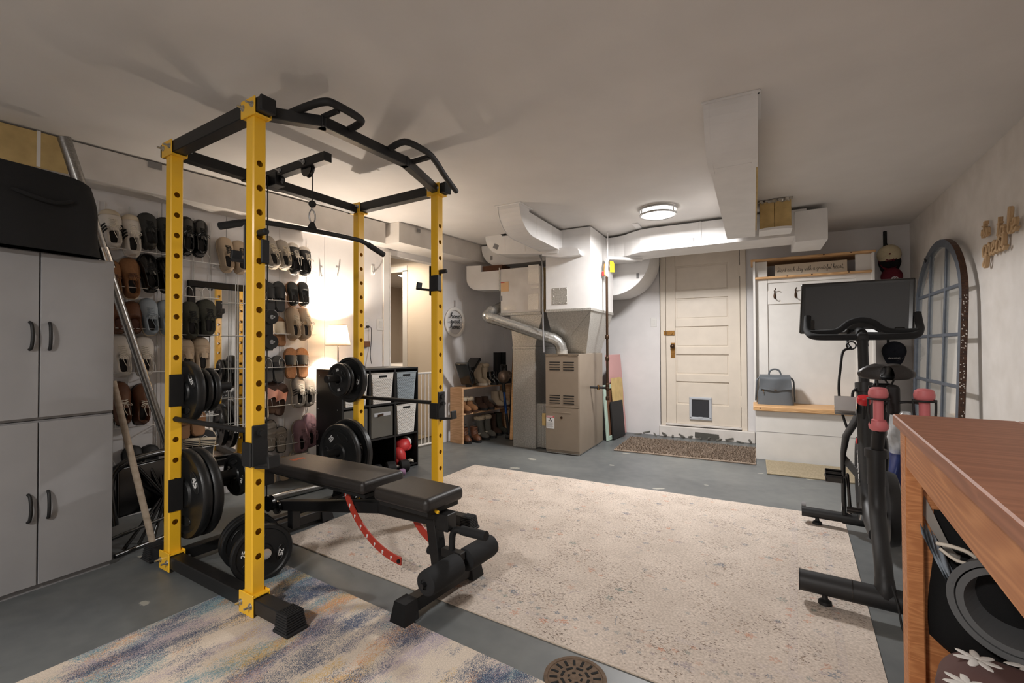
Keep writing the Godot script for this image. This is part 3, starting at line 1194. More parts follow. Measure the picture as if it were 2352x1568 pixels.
func duct_boot(d0: float, d1: float, yt: float, yb: float, bend: float, ct := 2.33) -> Array:   # outline of a duct that comes down from the ceiling at depth d0 and runs level to d1
	var p := []
	for i in 11:
		var a := PI / 2 * i / 10.0
		p.append(Vector2(d0 + bend * (1.0 - cos(a)), ct - (ct - yb) * sin(a)))
	p.append(Vector2(d1, yb))
	p.append(Vector2(d1, yt))
	p.append(Vector2(d0 + 0.2, yt))
	p.append(Vector2(d0 + 0.2, ct))
	return p


func seam(mb: MB, p: Array, x: float, r := 0.004) -> void:
	var pts := []
	for i in 12:
		pts.append(Vector3(x, p[i].y - 0.001, -p[i].x))
	mb.tube(pts, r, 6)


func build_ducts() -> void:
	# the near take-off with a curved boot
	var t := thing("branch_duct", "white duct with curved boot nearest the power rack", "duct")
	var mb := MB.new()
	var p := duct_boot(3.42, 4.46, 2.30, 2.10, 0.30)
	side_prism(mb, p, -1.95, -1.742)
	obj("duct_body", mb, M.duct_paint, t)
	mb = MB.new()
	seam(mb, p, -1.95)
	obj("edge_seam", mb, M.duct_paint, t)
	mb = MB.new()
	seam(mb, p, -1.742)
	obj("edge_seam", mb, M.duct_paint, t)
	mb = MB.new()
	mb.box(Vector3(-1.846, 2.326, -3.52), Vector3(0.25, 0.008, 0.24), 0.001)
	obj("ceiling_flange", mb, M.duct_paint, t)
	for d in [3.78, 4.14]:
		mb = MB.new()
		mb.box(Vector3(-1.846, 2.2, -d), Vector3(0.2125, 0.204, 0.006))
		obj("joint", mb, M.duct_paint, t)
	mb = MB.new()
	mb.box(Vector3(-1.738, 2.205, -4.44), Vector3(0.014, 0.25, 0.03), 0.002)
	obj("strap", mb, M.duct_paint, t)
	# the cross duct behind it, curved at its left end
	t = thing("branch_duct", "white duct with curved end and grey tape square behind the nearest duct", "duct")
	mb = MB.new()
	p = []
	for i in 11:
		var a := PI / 2 * i / 10.0
		p.append(Vector2(-2.61 + 0.22 * (1.0 - cos(a)), 2.33 - 0.215 * sin(a)))
	p.append_array([Vector2(-1.75, 2.06), Vector2(-1.75, 2.30), Vector2(-2.4, 2.31), Vector2(-2.4, 2.33)])
	mb.prism(p, -4.56, -4.30)
	obj("duct_body", mb, M.duct_paint, t)
	mb = MB.new()
	mb.xf = Transform3D(Basis.from_euler(Vector3(0, 0, -0.5)), Vector3(-2.475, 2.205, -4.298))
	mb.box(Vector3.ZERO, Vector3(0.062, 0.05, 0.002))
	obj("tape", mb, M.grey_tape, t)
	for x in [-2.36, -2.12]:
		mb = MB.new()
		mb.box(Vector3(x, 2.2, -4.299), Vector3(0.004, 0.17, 0.002))
		obj("joint", mb, M.wall_paint_old, t)
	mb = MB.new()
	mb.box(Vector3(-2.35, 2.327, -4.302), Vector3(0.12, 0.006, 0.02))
	obj("ceiling_gap_shade", mb, M.hole_shade, t)  # solid black strip painting the shade of a gap below the ceiling
	# the lower one, nearer the left wall
	t = thing("branch_duct", "white duct with rounded end just above the metal box", "duct")
	mb = MB.new()
	p = []
	for i in 11:
		var a := PI / 2 * i / 10.0
		p.append(Vector2(-2.86 + 0.22 * (1.0 - cos(a)), 2.31 - 0.245 * sin(a)))
	p.append_array([Vector2(-1.93, 2.065), Vector2(-1.93, 2.31)])
	mb.prism(p, -4.95, -4.62)
	obj("duct_body", mb, M.duct_paint, t)
	for q in [[-2.72, 2.16], [-2.50, 2.19]]:
		mb = MB.new()
		mb.box(Vector3(q[0], q[1], -4.618), Vector3(0.03, 0.052, 0.002))
		obj("tape", mb, M.grey_tape, t)
	# the short box on the side of the return
	t = thing("branch_duct", "short white duct box with dark block for its open end beside the metal box", "duct")
	mb = MB.new()
	p = [Vector2(-2.80, 2.06), Vector2(-3.0, 2.07)]
	for i in 9:
		var a := PI / 2 * i / 8.0
		p.append(Vector2(-3.0 + 0.16 * (1.0 - cos(a)), 1.92 - 0.145 * sin(a)))
	p.append_array([Vector2(-2.53, 1.76), Vector2(-2.53, 1.985), Vector2(-2.80, 1.985)])
	mb.prism(p, -4.75, -4.51)
	obj("duct_body", mb, M.duct_paint, t)
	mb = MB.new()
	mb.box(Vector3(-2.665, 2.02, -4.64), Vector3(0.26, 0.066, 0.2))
	obj("opening_shade_block", mb, M.brown_board, t)  # solid brown block standing for the dark inside of the open end
	mb = MB.new()
	mb.box(Vector3(-2.548, 1.88, -4.505), Vector3(0.014, 0.26, 0.012), 0.002)
	obj("strap", mb, M.galvanised, t)
	# the main trunk along the back, with an s-bend out of the plenum
	t = thing("trunk_duct", "long white main duct running above the door", "duct")
	mb = MB.new()
	var top := []
	for e in [[-1.44, -4.93], [-1.34, -4.92], [-1.22, -4.88], [-1.12, -4.80], [-1.02, -4.735], [-0.9, -4.715], [-0.45, -4.715], [0.42, -4.70]]:
		top.append(e)
	for i in top.size() - 1:
		var a: Array = top[i]
		var b: Array = top[i + 1]
		var w := 0.4
		var f := [Vector3(a[0], 2.075, a[1]), Vector3(b[0], 2.075, b[1]), Vector3(b[0], 2.305, b[1]), Vector3(a[0], 2.305, a[1])]
		mb.face(f)
		mb.face([f[1] - Vector3(0, 0, w), f[0] - Vector3(0, 0, w), f[3] - Vector3(0, 0, w), f[2] - Vector3(0, 0, w)])
		mb.face([f[0] - Vector3(0, 0, w), f[1] - Vector3(0, 0, w), f[1], f[0]])
		mb.face([f[3], f[2], f[2] - Vector3(0, 0, w), f[3] - Vector3(0, 0, w)])
	obj("duct_body", mb, M.duct_paint, t)
	mb = MB.new()
	mb.box(Vector3(-0.445, 2.19, -4.712), Vector3(0.028, 0.236, 0.008), 0.002)
	obj("strap", mb, M.duct_paint, t)
	mb = MB.new()
	mb.box(Vector3(-0.505, 2.14, -4.7135), Vector3(0.014, 0.035, 0.002))
	obj("tape", mb, M.grey_tape, t)
	mb = MB.new()
	mb.box(Vector3(0.45, 2.15, -4.93), Vector3(0.24, 0.27, 0.50), 0.003)
	obj("end_box", mb, M.duct_paint, t)
	mb = MB.new()
	p = [Vector2(0.345, 2.02), Vector2(0.53, 2.02), Vector2(0.565, 2.11), Vector2(0.335, 2.11)]
	mb.prism(p, -5.18, -4.90)
	obj("end_boot", mb, M.duct_paint, t)
	mb = MB.new()
	mb.box(Vector3(0.44, 2.045, -4.8985), Vector3(0.17, 0.055, 0.003), 0.001)
	obj("grille", mb, M.trim_white, t)
	# the big duct that comes down from the ceiling in the middle of the room
	t = thing("branch_duct", "large white duct hanging from the ceiling in front of the door", "duct")
	mb = MB.new()
	p = duct_boot(2.47, 4.62, 2.32, 2.088, 0.26)
	side_prism(mb, p, -0.205, 0.022)
	obj("duct_body", mb, M.duct_paint, t)
	mb = MB.new()
	side_prism(mb, duct_boot(2.466, 2.82, 2.32, 2.083, 0.28), -0.212, -0.186)
	obj("edge_seam", mb, M.duct_paint, t)
	mb = MB.new()
	side_prism(mb, duct_boot(2.466, 2.82, 2.32, 2.083, 0.28), 0.003, 0.029)
	obj("edge_seam", mb, M.duct_paint, t)
	mb = MB.new()
	mb.box(Vector3(0.026, 2.20, -3.62), Vector3(0.012, 0.20, 1.62), 0.001)
	obj("side_board", mb, M.bare_board, t)
	mb = MB.new()
	mb.box(Vector3(-0.09, 2.325, -2.474), Vector3(0.26, 0.012, 0.03), 0.002)
	mb.box(Vector3(0.035, 2.325, -2.62), Vector3(0.02, 0.012, 0.3), 0.002)
	obj("ceiling_flange", mb, M.duct_paint, t)
	mb = MB.new()
	mb.box(Vector3(-0.09, 2.088, -2.755), Vector3(0.2, 0.004, 0.012), 0.001)
	obj("joint", mb, M.duct_paint, t)
	# tan box with torn foil where it meets the trunk
	t = thing("board_box", "tan board box with torn foil edge at the end of the large duct", "duct")
	mb = MB.new()
	mb.box(Vector3(0.11, 2.20, -4.46), Vector3(0.105, 0.225, 0.2), 0.002)
	obj("left_board", mb, M.bare_board, t)
	mb = MB.new()
	mb.box(Vector3(0.225, 2.20, -4.46), Vector3(0.118, 0.225, 0.2), 0.002)
	obj("right_board", mb, M.bare_board, t)
	mb = MB.new()
	for k in 26:
		var x := 0.06 + 0.225 * k / 25.0
		var q := Vector3(x, 2.312 + rng.randf_range(-0.006, 0.008), -4.355 + rng.randf_range(-0.02, 0.015))
		mb.xf = Transform3D(Basis.from_euler(Vector3(rng.randf() * 3, rng.randf() * 3, rng.randf() * 3)), q)
		mb.box(Vector3.ZERO, Vector3(0.03, 0.002, 0.022))
	obj("torn_foil", mb, M.foil, t)
	mb = MB.new()
	p = []
	for i in 13:
		var a := PI * i / 12.0
		p.append(Vector2(0.17 - 0.12 * cos(a), 4.37 - 0.05 * sin(a)))
	p.append_array([Vector2(0.29, 4.56), Vector2(0.05, 4.56)])
	mb.flat_prism(p, 2.068, 2.088)
	obj("bottom_cap", mb, M.duct_paint, t)
	# the elbow by the back wall
	t = thing("elbow_duct", "large rounded white elbow duct against the back wall", "duct")
	mb = MB.new()
	p = []
	for i in 15:
		var a := PI / 2 * i / 14.0
		p.append(Vector2(-1.49 + 0.46 * cos(a), 2.17 - 0.455 * sin(a)))
	p.append_array([Vector2(-1.72, 1.715), Vector2(-1.72, 2.30), Vector2(-1.03, 2.30)])
	mb.prism(p, -5.88, -5.30)
	obj("duct_body", mb, M.duct_paint, t)
	mb = MB.new()
	var q2 := []
	for i in 15:
		var a := PI / 2 * i / 14.0
		q2.append(Vector3(-1.49 + 0.462 * cos(a), 2.17 - 0.457 * sin(a), -5.3))
	mb.tube(q2, 0.006, 6)
	obj("edge_seam", mb, M.duct_paint, t)
	mb = MB.new()
	mb.box(Vector3(-1.17, 1.92, -5.298), Vector3(0.03, 0.06, 0.002))
	obj("tape", mb, M.grey_tape, t)
	# ceiling strap plate by the trunk
	mb = MB.new()
	mb.box(Vector3(-1.03, 2.326, -4.66), Vector3(0.06, 0.006, 0.22), 0.001)
	var c := obj("strap_plate", mb, M.duct_paint)
	tag(c, "narrow white strap plate on the ceiling between lamp and duct", "plate")


func loft4(mb: MB, a: Array, b: Array) -> void:   # four-sided transition between two rings of four points (counter-clockwise seen from above, a below)
	for i in 4:
		var j := (i + 1) % 4
		mb.face([a[i], a[j], b[j], b[i]])


func ring4(x0: float, x1: float, z0: float, z1: float, y: float) -> Array:   # z0 is the near side
	return [Vector3(x0, y, z0), Vector3(x1, y, z0), Vector3(x1, y, z1), Vector3(x0, y, z1)]


func build_furnace() -> void:
	var t := thing("furnace", "tan metal gas furnace cabinet with louvred front panels", "furnace", Vector3(-1.75, 0, -4.40))
	var mb := MB.new()
	mb.box(Vector3(0, 0.525, -0.405), Vector3(0.372, 1.02, 0.80), 0.004)
	obj("cabinet", mb, M.furnace_brown, t)
	# upper door with two banks of louvres above and two below
	mb = MB.new()
	mb.box(Vector3(0, 0.765, 0.006), Vector3(0.366, 0.52, 0.014), 0.004)
	var ud := obj("upper_panel", mb, M.furnace_brown, t)
	for bank in [[-0.078, 0.91], [0.075, 0.91], [-0.078, 0.565], [0.075, 0.565]]:
		for k in 4:
			mb = MB.new()
			mb.box(Vector3(bank[0], bank[1] - 0.026 * (k - 1.5), 0.0135), Vector3(0.118, 0.009, 0.004), 0.001)
			obj("louvre_slot", mb, M.hole_shade, ud)
	mb = MB.new()
	mb.box(Vector3(-0.11, 1.022, 0.010), Vector3(0.14, 0.022, 0.012), 0.002)
	mb.box(Vector3(0.12, 1.022, 0.010), Vector3(0.11, 0.022, 0.012), 0.002)
	mb.box(Vector3(0.0, 1.031, 0.008), Vector3(0.372, 0.01, 0.02), 0.002)
	obj("top_lip", mb, M.furnace_brown, t)
	mb = MB.new()
	mb.box(Vector3(0, 0.26, 0.006), Vector3(0.366, 0.44, 0.014), 0.004)
	var ld := obj("lower_panel", mb, M.furnace_brown, t)
	mb = MB.new()
	mb.box(Vector3(0.0, 0.43, 0.013), Vector3(0.2, 0.006, 0.004), 0.001)
	obj("pressed_line", mb, M.furnace_brown, ld)
	mb = MB.new()
	mb.xf = Transform3D(Basis.from_euler(Vector3(PI / 2, 0, 0)), Vector3(-0.005, 0.378, 0.012))
	mb.lathe([Vector2(0, 0), Vector2(0.013, 0), Vector2(0.013, 0.004), Vector2(0, 0.003)], 16)
	obj("sight_glass", mb, M.dark_bronze, ld)
	mb = MB.new()
	mb.box(Vector3(-0.13, 0.325, 0.0142), Vector3(0.088, 0.13, 0.002))
	var lb := obj("warning_label", mb, M.white_mark, ld)
	mb = MB.new()
	mb.box(Vector3(-0.13, 0.381, 0.0155), Vector3(0.082, 0.016, 0.001))
	obj("red_band", mb, M.red_plastic, lb)
	mb = MB.new()
	for k in 3:
		var a := TAU * k / 3.0 + PI / 2
		mb.xf = Transform3D(Basis.from_euler(Vector3(0, 0, a)), Vector3(-0.13, 0.348, 0.0156))
		mb.prism([Vector2(0.003, -0.002), Vector2(0.02, -0.008), Vector2(0.022, 0.004), Vector2(0.003, 0.003)], 0.0, 0.001)
	obj("fan_symbol", mb, M.matte_black, lb)
	text("label_heading", "WARNING", 0.013, 0.001, M.white_mark, lb, Transform3D(Basis(), Vector3(-0.13, 0.381, 0.0163)), "Droid Sans", true)
	mb = MB.new()
	for k in 6:
		mb.box(Vector3(-0.13 - 0.004 * (k % 2), 0.318 - 0.009 * k, 0.0155), Vector3(0.07 - 0.01 * (k % 2), 0.0025, 0.0008))
	obj("small_print", mb, M.grey_tape, lb)
	mb = MB.new()
	mb.box(Vector3(0.0, 0.494, 0.009), Vector3(0.366, 0.022, 0.01), 0.002)
	obj("mid_rail", mb, M.furnace_brown, t)
	mb = MB.new()
	mb.box(Vector3(0, 0.02, -0.4), Vector3(0.36, 0.03, 0.78))
	obj("base_rail", mb, M.galvanised, t)
	# filter slot between furnace and return
	mb = MB.new()
	mb.box(Vector3(-0.215, 0.34, -0.03), Vector3(0.045, 0.13, 0.03), 0.003)
	mb.box(Vector3(-0.198, 0.34, -0.012), Vector3(0.01, 0.11, 0.01), 0.001)
	obj("filter_slot", mb, M.bare_board, t)
	# the supply plenum: bare metal hood below, painted box above
	var s := thing("supply_plenum", "tall painted duct box with bare metal hood on top of the furnace", "duct", Vector3(-1.75, 1.035, -4.40))
	mb = MB.new()
	loft4(mb, ring4(-0.17, 0.17, -0.26, -0.78, 0.0), ring4(-0.178, 0.315, 0.0, -0.8, 0.455))
	obj("hood", mb, M.galvanised, s)
	mb = MB.new()
	mb.face([Vector3(-0.176, 0.44, 0.0), Vector3(0.05, 0.19, -0.125), Vector3(0.312, 0.44, 0.0)])
	mb.face([Vector3(0.05, 0.19, -0.125), Vector3(-0.176, 0.44, 0.0), Vector3(-0.17, 0.43, -0.03), Vector3(0.046, 0.19, -0.16)])
	mb.face([Vector3(0.312, 0.44, 0.0), Vector3(0.05, 0.19, -0.125), Vector3(0.046, 0.19, -0.16), Vector3(0.306, 0.43, -0.03)])
	obj("hood_fold", mb, M.galvanised, s)
	mb = MB.new()
	mb.box(Vector3(0.068, 0.45, -0.398), Vector3(0.505, 0.03, 0.812), 0.003)
	obj("flange", mb, M.galvanised, s)
	mb = MB.new()
	mb.box(Vector3(0.068, 0.872, -0.398), Vector3(0.495, 0.82, 0.80), 0.004)
	obj("plenum_box", mb, M.duct_paint, s)
	mb = MB.new()
	mb.box(Vector3(-0.02, 0.60, 0.004), Vector3(0.165, 0.17, 0.004), 0.001)
	var ac := obj("access_plate", mb, M.galvanised, s)
	mb = MB.new()
	for sx in [-1, 0, 1]:
		for sy in [-1, 0, 1]:
			if sx or sy:
				mb.ball(Vector3(-0.02 + 0.07 * sx, 0.60 + 0.072 * sy, 0.007), Vector3(0.005, 0.005, 0.003), 8, 4)
	obj("screw", mb, M.white_mark, ac)
	mb = MB.new()
	var cp := []
	for i in 9:
		var a := PI / 2 * i / 8.0
		cp.append(Vector2(0.30 - 0.22 * (1.0 - sin(a)), 1.075 - 0.135 * cos(a) + 0.0))
	mb.prism([Vector2(-0.18, 1.02), Vector2(0.02, 0.985), Vector2(0.235, 0.99), Vector2(0.21, 1.05), Vector2(0.15, 1.08), Vector2(-0.18, 1.08)], 0.0, 0.09)
	obj("collar", mb, M.duct_paint, s)
	# return drop: bare metal column, tapered neck, box at the top
	var r := thing("return_duct", "bare galvanised return duct column beside the furnace", "duct", Vector3(-2.24, 0, -4.50))
	mb = MB.new()
	mb.box(Vector3(0, 0.55, -0.3), Vector3(0.275, 1.10, 0.6), 0.003)
	obj("column", mb, M.galvanised, r)
	mb = MB.new()
	mb.box(Vector3(0, 1.10, -0.3), Vector3(0.285, 0.028, 0.61), 0.003)
	obj("flange", mb, M.galvanised, r)
	mb = MB.new()
	loft4(mb, ring4(-0.135, 0.135, 0.0, -0.6, 1.11), ring4(-0.17, 0.225, 0.0, -0.6, 1.46))
	obj("neck", mb, M.galvanised, r)
	mb = MB.new()
	mb.face([Vector3(-0.13, 1.12, 0.004), Vector3(0.13, 1.12, 0.004), Vector3(-0.02, 1.26, 0.01)])
	obj("neck_fold", mb, M.galvanised, r)
	mb = MB.new()
	mb.box(Vector3(-0.045, 1.475, -0.3), Vector3(0.51, 0.03, 0.615), 0.003)
	obj("neck_band", mb, M.galvanised, r)
	mb = MB.new()
	mb.box(Vector3(-0.045, 1.74, -0.3), Vector3(0.495, 0.50, 0.6), 0.004)
	obj("upper_box", mb, M.wall_paint_old, r)
	mb = MB.new()
	mb.box(Vector3(0.20, 1.74, -0.32), Vector3(0.008, 0.49, 0.5))
	obj("tan_side", mb, M.bare_board, r)
	for q in [[0.125, 1.90, 0.13, 0.21], [0.12, 1.60, 0.125, 0.17], [-0.18, 1.545, 0.16, 0.055], [0.14, 1.76, 0.09, 0.03]]:
		mb = MB.new()
		mb.box(Vector3(q[0], q[1], 0.003), Vector3(q[2], q[3], 0.003), 0.0005)
		obj("foil_patch", mb, M.foil, r)
	mb = MB.new()
	mb.box(Vector3(-0.235, 1.79, 0.003), Vector3(0.10, 0.11, 0.002))
	var tg := obj("paper_tag", mb, M.tag_paper, r)
	mb = MB.new()
	mb.box(Vector3(-0.262, 1.838, 0.0045), Vector3(0.048, 0.010, 0.001))
	obj("red_heading", mb, M.red_steel, tg)
	mb = MB.new()
	mb.box(Vector3(-0.283, 1.66, 0.003), Vector3(0.028, 0.055, 0.002))
	obj("tape", mb, M.grey_tape, r)
	mb = MB.new()
	mb.box(Vector3(0.2, 0.25, -0.22), Vector3(0.13, 0.48, 0.34), 0.003)
	obj("side_boot", mb, M.galvanised, r)
	mb = MB.new()
	for k in 3:
		mb.box(Vector3(0.155 + 0.03 * k, 0.25, -0.048), Vector3(0.006, 0.46, 0.006), 0.001)
	obj("boot_seam", mb, M.galvanised, r)
	# flue pipe
	var f := thing("flue_pipe", "shiny metal flue pipe sloping up from the furnace top", "pipe")
	mb = MB.new()
	var pa := [Vector3(-1.80, 1.035, -4.52), Vector3(-1.80, 1.075, -4.517)]
	mb.tube(pa, 0.062, 24)
	obj("collar", mb, M.galvanised, f)
	mb = MB.new()
	var seg := [Vector3(-1.80, 1.07, -4.515), Vector3(-1.806, 1.115, -4.508), Vector3(-1.832, 1.16, -4.495), Vector3(-1.873, 1.192, -4.477), Vector3(-1.92, 1.205, -4.46)]
	mb.tube(seg, 0.058, 24)
	for q in [0, 1, 2, 3]:
		mb.tube([seg[q], seg[q] + (seg[q + 1] - seg[q]).normalized() * 0.006], 0.0605, 24)
	obj("elbow", mb, M.bright_tin, f)
	mb = MB.new()
	var e0 := Vector3(-1.90, 1.20, -4.467)
	var e1 := Vector3(-2.50, 1.405, -4.36)
	mb.tube([e0, e1], 0.056, 24)
	for k in [0.02, 0.08]:
		mb.tube([e0.lerp(e1, k), e0.lerp(e1, k + 0.012)], 0.0585, 24)
	obj("long_pipe", mb, M.bright_tin, f)
	mb = MB.new()
	var e2 := Vector3(-2.60, 1.438, -4.34)
	mb.tube([e1, e1.lerp(e2, 0.2), e1.lerp(e2, 0.21), e1.lerp(e2, 0.4), e1.lerp(e2, 0.41), e1.lerp(e2, 0.6), e1.lerp(e2, 0.61), e1.lerp(e2, 0.8), e1.lerp(e2, 0.81), e2, Vector3(-2.635, 1.46, -4.37), Vector3(-2.64, 1.50, -4.43), Vector3(-2.635, 1.53, -4.47)],
		[0.0585, 0.0585, 0.061, 0.061, 0.0585, 0.0585, 0.061, 0.061, 0.0585, 0.0585, 0.058, 0.057, 0.056], 24)
	obj("adjustable_elbow", mb, M.bright_tin, f)
	mb = MB.new()
	mb.tube([Vector3(-2.64, 1.50, -4.44), Vector3(-2.62, 1.80, -5.3)], 0.056, 20)
	obj("upper_pipe", mb, M.bright_tin, f)
	# gas pipe
	var g := thing("gas_pipe", "dark iron gas pipe with white upper fittings beside the furnace", "pipe")
	mb = MB.new()
	mb.cyl(Vector3(-1.375, 0.55, -4.75), Vector3(-1.375, 1.87, -4.75), 0.0135, 12)
	for y in [0.56, 0.70, 0.665, 0.98, 1.21]:
		mb.lathe_at(Vector3(-1.375, y, -4.75), [Vector2(0.0, -0.02), Vector2(0.019, -0.02), Vector2(0.021, -0.016), Vector2(0.021, 0.016), Vector2(0.019, 0.02), Vector2(0, 0.02)], 12)
	obj("riser", mb, M.dark_bronze, g)
	mb = MB.new()
	mb.cyl(Vector3(-1.565, 0.67, -4.75), Vector3(-1.375, 0.67, -4.75), 0.0125, 12)
	mb.cyl(Vector3(-1.485, 0.67, -4.75), Vector3(-1.465, 0.67, -4.75), 0.024, 12)
	obj("cross_pipe", mb, M.matte_black, g)
	mb = MB.new()
	mb.cyl(Vector3(-1.47, 0.645, -4.735), Vector3(-1.47, 0.70, -4.735), 0.008, 8)
	obj("union_valve", mb, M.old_brass, g)
	mb = MB.new()
	mb.tube(bez([Vector3(-1.375, 1.85, -4.75), Vector3(-1.375, 2.0, -4.75), Vector3(-1.36, 2.045, -4.76), Vector3(-1.32, 2.05, -4.78), Vector3(-1.06, 2.045, -5.0)], 5), 0.018, 12)
	mb.cyl(Vector3(-1.365, 2.05, -4.75), Vector3(-1.362, 2.325, -4.75), 0.0075, 10)
	mb.cyl(Vector3(-1.39, 1.9, -4.75), Vector3(-1.57, 1.96, -4.95), 0.014, 10)
	obj("white_pipe", mb, M.duct_paint, g)
	mb = MB.new()
	mb.prism([Vector2(-0.024, -0.06), Vector2(0.024, -0.065), Vector2(0.024, 0.02), Vector2(0.012, 0.05), Vector2(-0.024, 0.06)], -0.001, 0.001)
	var yt := obj("yellow_tag", mb, M.rack_yellow, g)
	yt.position = Vector3(-1.31, 1.955, -4.73)
	mb = MB.new()
	mb.tube([Vector3(-1.395, 1.99, -4.735), Vector3(-1.40, 1.93, -4.735), Vector3(-1.395, 1.87, -4.735), Vector3(-1.37, 1.85, -4.733)], 0.006, 8)
	obj("copper_line", mb, M.old_brass, g)
	mb = MB.new()
	mb.box(Vector3(-1.41, 1.885, -4.735), Vector3(0.022, 0.045, 0.02), 0.004)
	obj("red_valve_handle", mb, M.red_plastic, g)
	# conduit between the two boxes
	mb = MB.new()
	mb.tube(bez([Vector3(-1.99, 2.08, -4.39), Vector3(-1.965, 2.0, -4.385), Vector3(-1.955, 1.86, -4.38), Vector3(-1.955, 1.5, -4.375), Vector3(-1.95, 1.05, -4.385)], 5), 0.009, 8)
	var cd := obj("conduit", mb, M.grey_tape)
	tag(cd, "thin grey conduit running down between the two duct boxes", "pipe")


func build_door() -> void:
	var d := Node3D.new()
	d.name = "door_1"
	add_child(d)
	tag(d, "cream five-panel wooden door with a cat flap", "door", "", "structure")
	d.position = Vector3(-0.55, 0.165, -5.925)
	var W := 0.826
	var H := 2.07
	var mb := MB.new()
	mb.box(Vector3(0, H / 2, -0.012), Vector3(W, H, 0.018))
	obj("slab", mb, M.door_paint, d)
	# stiles and rails around five wide panels
	var mbs := MB.new()
	for x in [-W / 2 + 0.056, W / 2 - 0.062]:
		mbs.box(Vector3(x, H / 2, 0.004), Vector3(0.112 if x < 0 else 0.124, H, 0.018), 0.002)
	obj("stile", mbs, M.door_paint, d)
	var ys := [[0.0, 0.235], [0.515, 0.60], [0.845, 0.935], [1.185, 1.275], [1.53, 1.62], [1.93, 2.07]]
	for q in ys:
		mb = MB.new()
		mb.box(Vector3(-0.003, (q[0] + q[1]) / 2, 0.004), Vector3(0.592, q[1] - q[0], 0.0178), 0.002)
		obj("rail", mb, M.door_paint, d)
	for i in 5:
		mb = MB.new()
		mb.box(Vector3(-0.003, (ys[i][1] + ys[i + 1][0]) / 2, -0.001), Vector3(0.56, ys[i + 1][0] - ys[i][1] - 0.035, 0.006), 0.003)
		obj("panel", mb, M.door_paint, d)
	# hardware
	mb = MB.new()
	mb.box(Vector3(-0.36, 1.108, 0.018), Vector3(0.10, 0.058, 0.014), 0.003)
	mb.box(Vector3(-0.427, 1.108, 0.020), Vector3(0.03, 0.058, 0.018), 0.003)
	mb.cyl(Vector3(-0.345, 1.108, 0.02), Vector3(-0.345, 1.108, 0.04), 0.014, 12)
	obj("rim_lock", mb, M.old_brass, d)
	mb = MB.new()
	mb.rbox(Vector3(-0.332, 0.895, 0.016), Vector3(0.05, 0.185, 0.008), 0.003, 2)
	obj("lock_plate", mb, M.old_brass, d)
	mb = MB.new()
	mb.cyl(Vector3(-0.332, 0.945, 0.018), Vector3(-0.332, 0.945, 0.045), 0.012, 12)
	mb.ball(Vector3(-0.332, 0.945, 0.06), Vector3(0.028, 0.028, 0.02), 16, 10)
	obj("door_knob", mb, M.dark_bronze, d)
	for y in [0.30, 1.82]:
		mb = MB.new()
		mb.cyl(Vector3(W / 2 + 0.004, y - 0.065, 0.018), Vector3(W / 2 + 0.004, y + 0.065, 0.018), 0.008, 10)
		mb.box(Vector3(W / 2 - 0.008, y, 0.0135), Vector3(0.02, 0.12, 0.003), 0.001)
		obj("hinge", mb, M.door_paint, d)
	# cat flap
	mb = MB.new()
	for q in [[0, 0.27, 0.25, 0.03], [0, 0.03, 0.25, 0.034]]:
		mb.box(Vector3(q[0] - 0.022, q[1] + 0.045, 0.022), Vector3(q[2], q[3], 0.03), 0.006)
	for x in [-0.11, 0.11]:
		mb.box(Vector3(x - 0.022, 0.195, 0.022), Vector3(0.03, 0.24, 0.03), 0.006)
	mb.box(Vector3(-0.022, 0.088, 0.034), Vector3(0.05, 0.016, 0.012), 0.003)
	var cf := obj("cat_flap_frame", mb, M.flap_grey, d)
	mb = MB.new()
	mb.box(Vector3(-0.022, 0.195, 0.020), Vector3(0.195, 0.225, 0.008), 0.002)
	obj("flap", mb, M.flap_dark, cf)
	text("flap_print", "C CO C", 0.014, 0.001, M.grey_tape, cf, Transform3D(Basis(), Vector3(-0.022, 0.068, 0.0376)))
	# casing and sill
	mb = MB.new()
	mb.box(Vector3(-0.447, 1.055, 0.012), Vector3(0.062, 2.18, 0.03), 0.004)
	mb.box(Vector3(0.448, 1.055, 0.012), Vector3(0.062, 2.18, 0.03), 0.004)
	mb.box(Vector3(0, 2.112, 0.012), Vector3(0.835, 0.068, 0.03), 0.004)
	obj("casing", mb, M.door_paint, d)
	mb = MB.new()
	mb.box(Vector3(0, -0.012, 0.02), Vector3(0.84, 0.022, 0.05), 0.003)
	obj("threshold", mb, M.wall_paint_old, d)
	# broken concrete step below the door
	mb = MB.new()
	mb.box(Vector3(-0.52, 0.065, -5.885), Vector3(1.05, 0.13, 0.07), 0.006)
	var s := struct("trim_4", mb, M.wall_paint_old, "white chipped plaster step below the door", "step")
	mb = MB.new()
	for k in 13:
		mb.xf = Transform3D(Basis.from_euler(Vector3(rng.randf() * 0.6, rng.randf() * 3.0, rng.randf() * 0.4)), Vector3(-1.3 + 1.25 * k / 12.0, 0.006 + 0.03 * absf(sin(k * 1.7)), -5.845 + rng.randf() * 0.012))
		mb.box(Vector3.ZERO, Vector3(0.09, rng.randf_range(0.01, 0.022), 0.02), 0.004)
	obj("broken_edge", mb, M.grey_felt, s)
	mb = MB.new()
	mb.xf = Transform3D(Basis.from_euler(Vector3(0.25, 0.05, -0.05)), Vector3(-0.50, 0.05, -5.83))
	mb.box(Vector3.ZERO, Vector3(0.26, 0.07, 0.008), 0.002)
	obj("loose_flashing", mb, M.grey_felt, s)
	# light switch beside the door
	wall_plate("light_switch", "white light switch on the wall beside the panelled door", Transform3D(Basis(), Vector3(-1.112, 1.415, -5.918)), false)


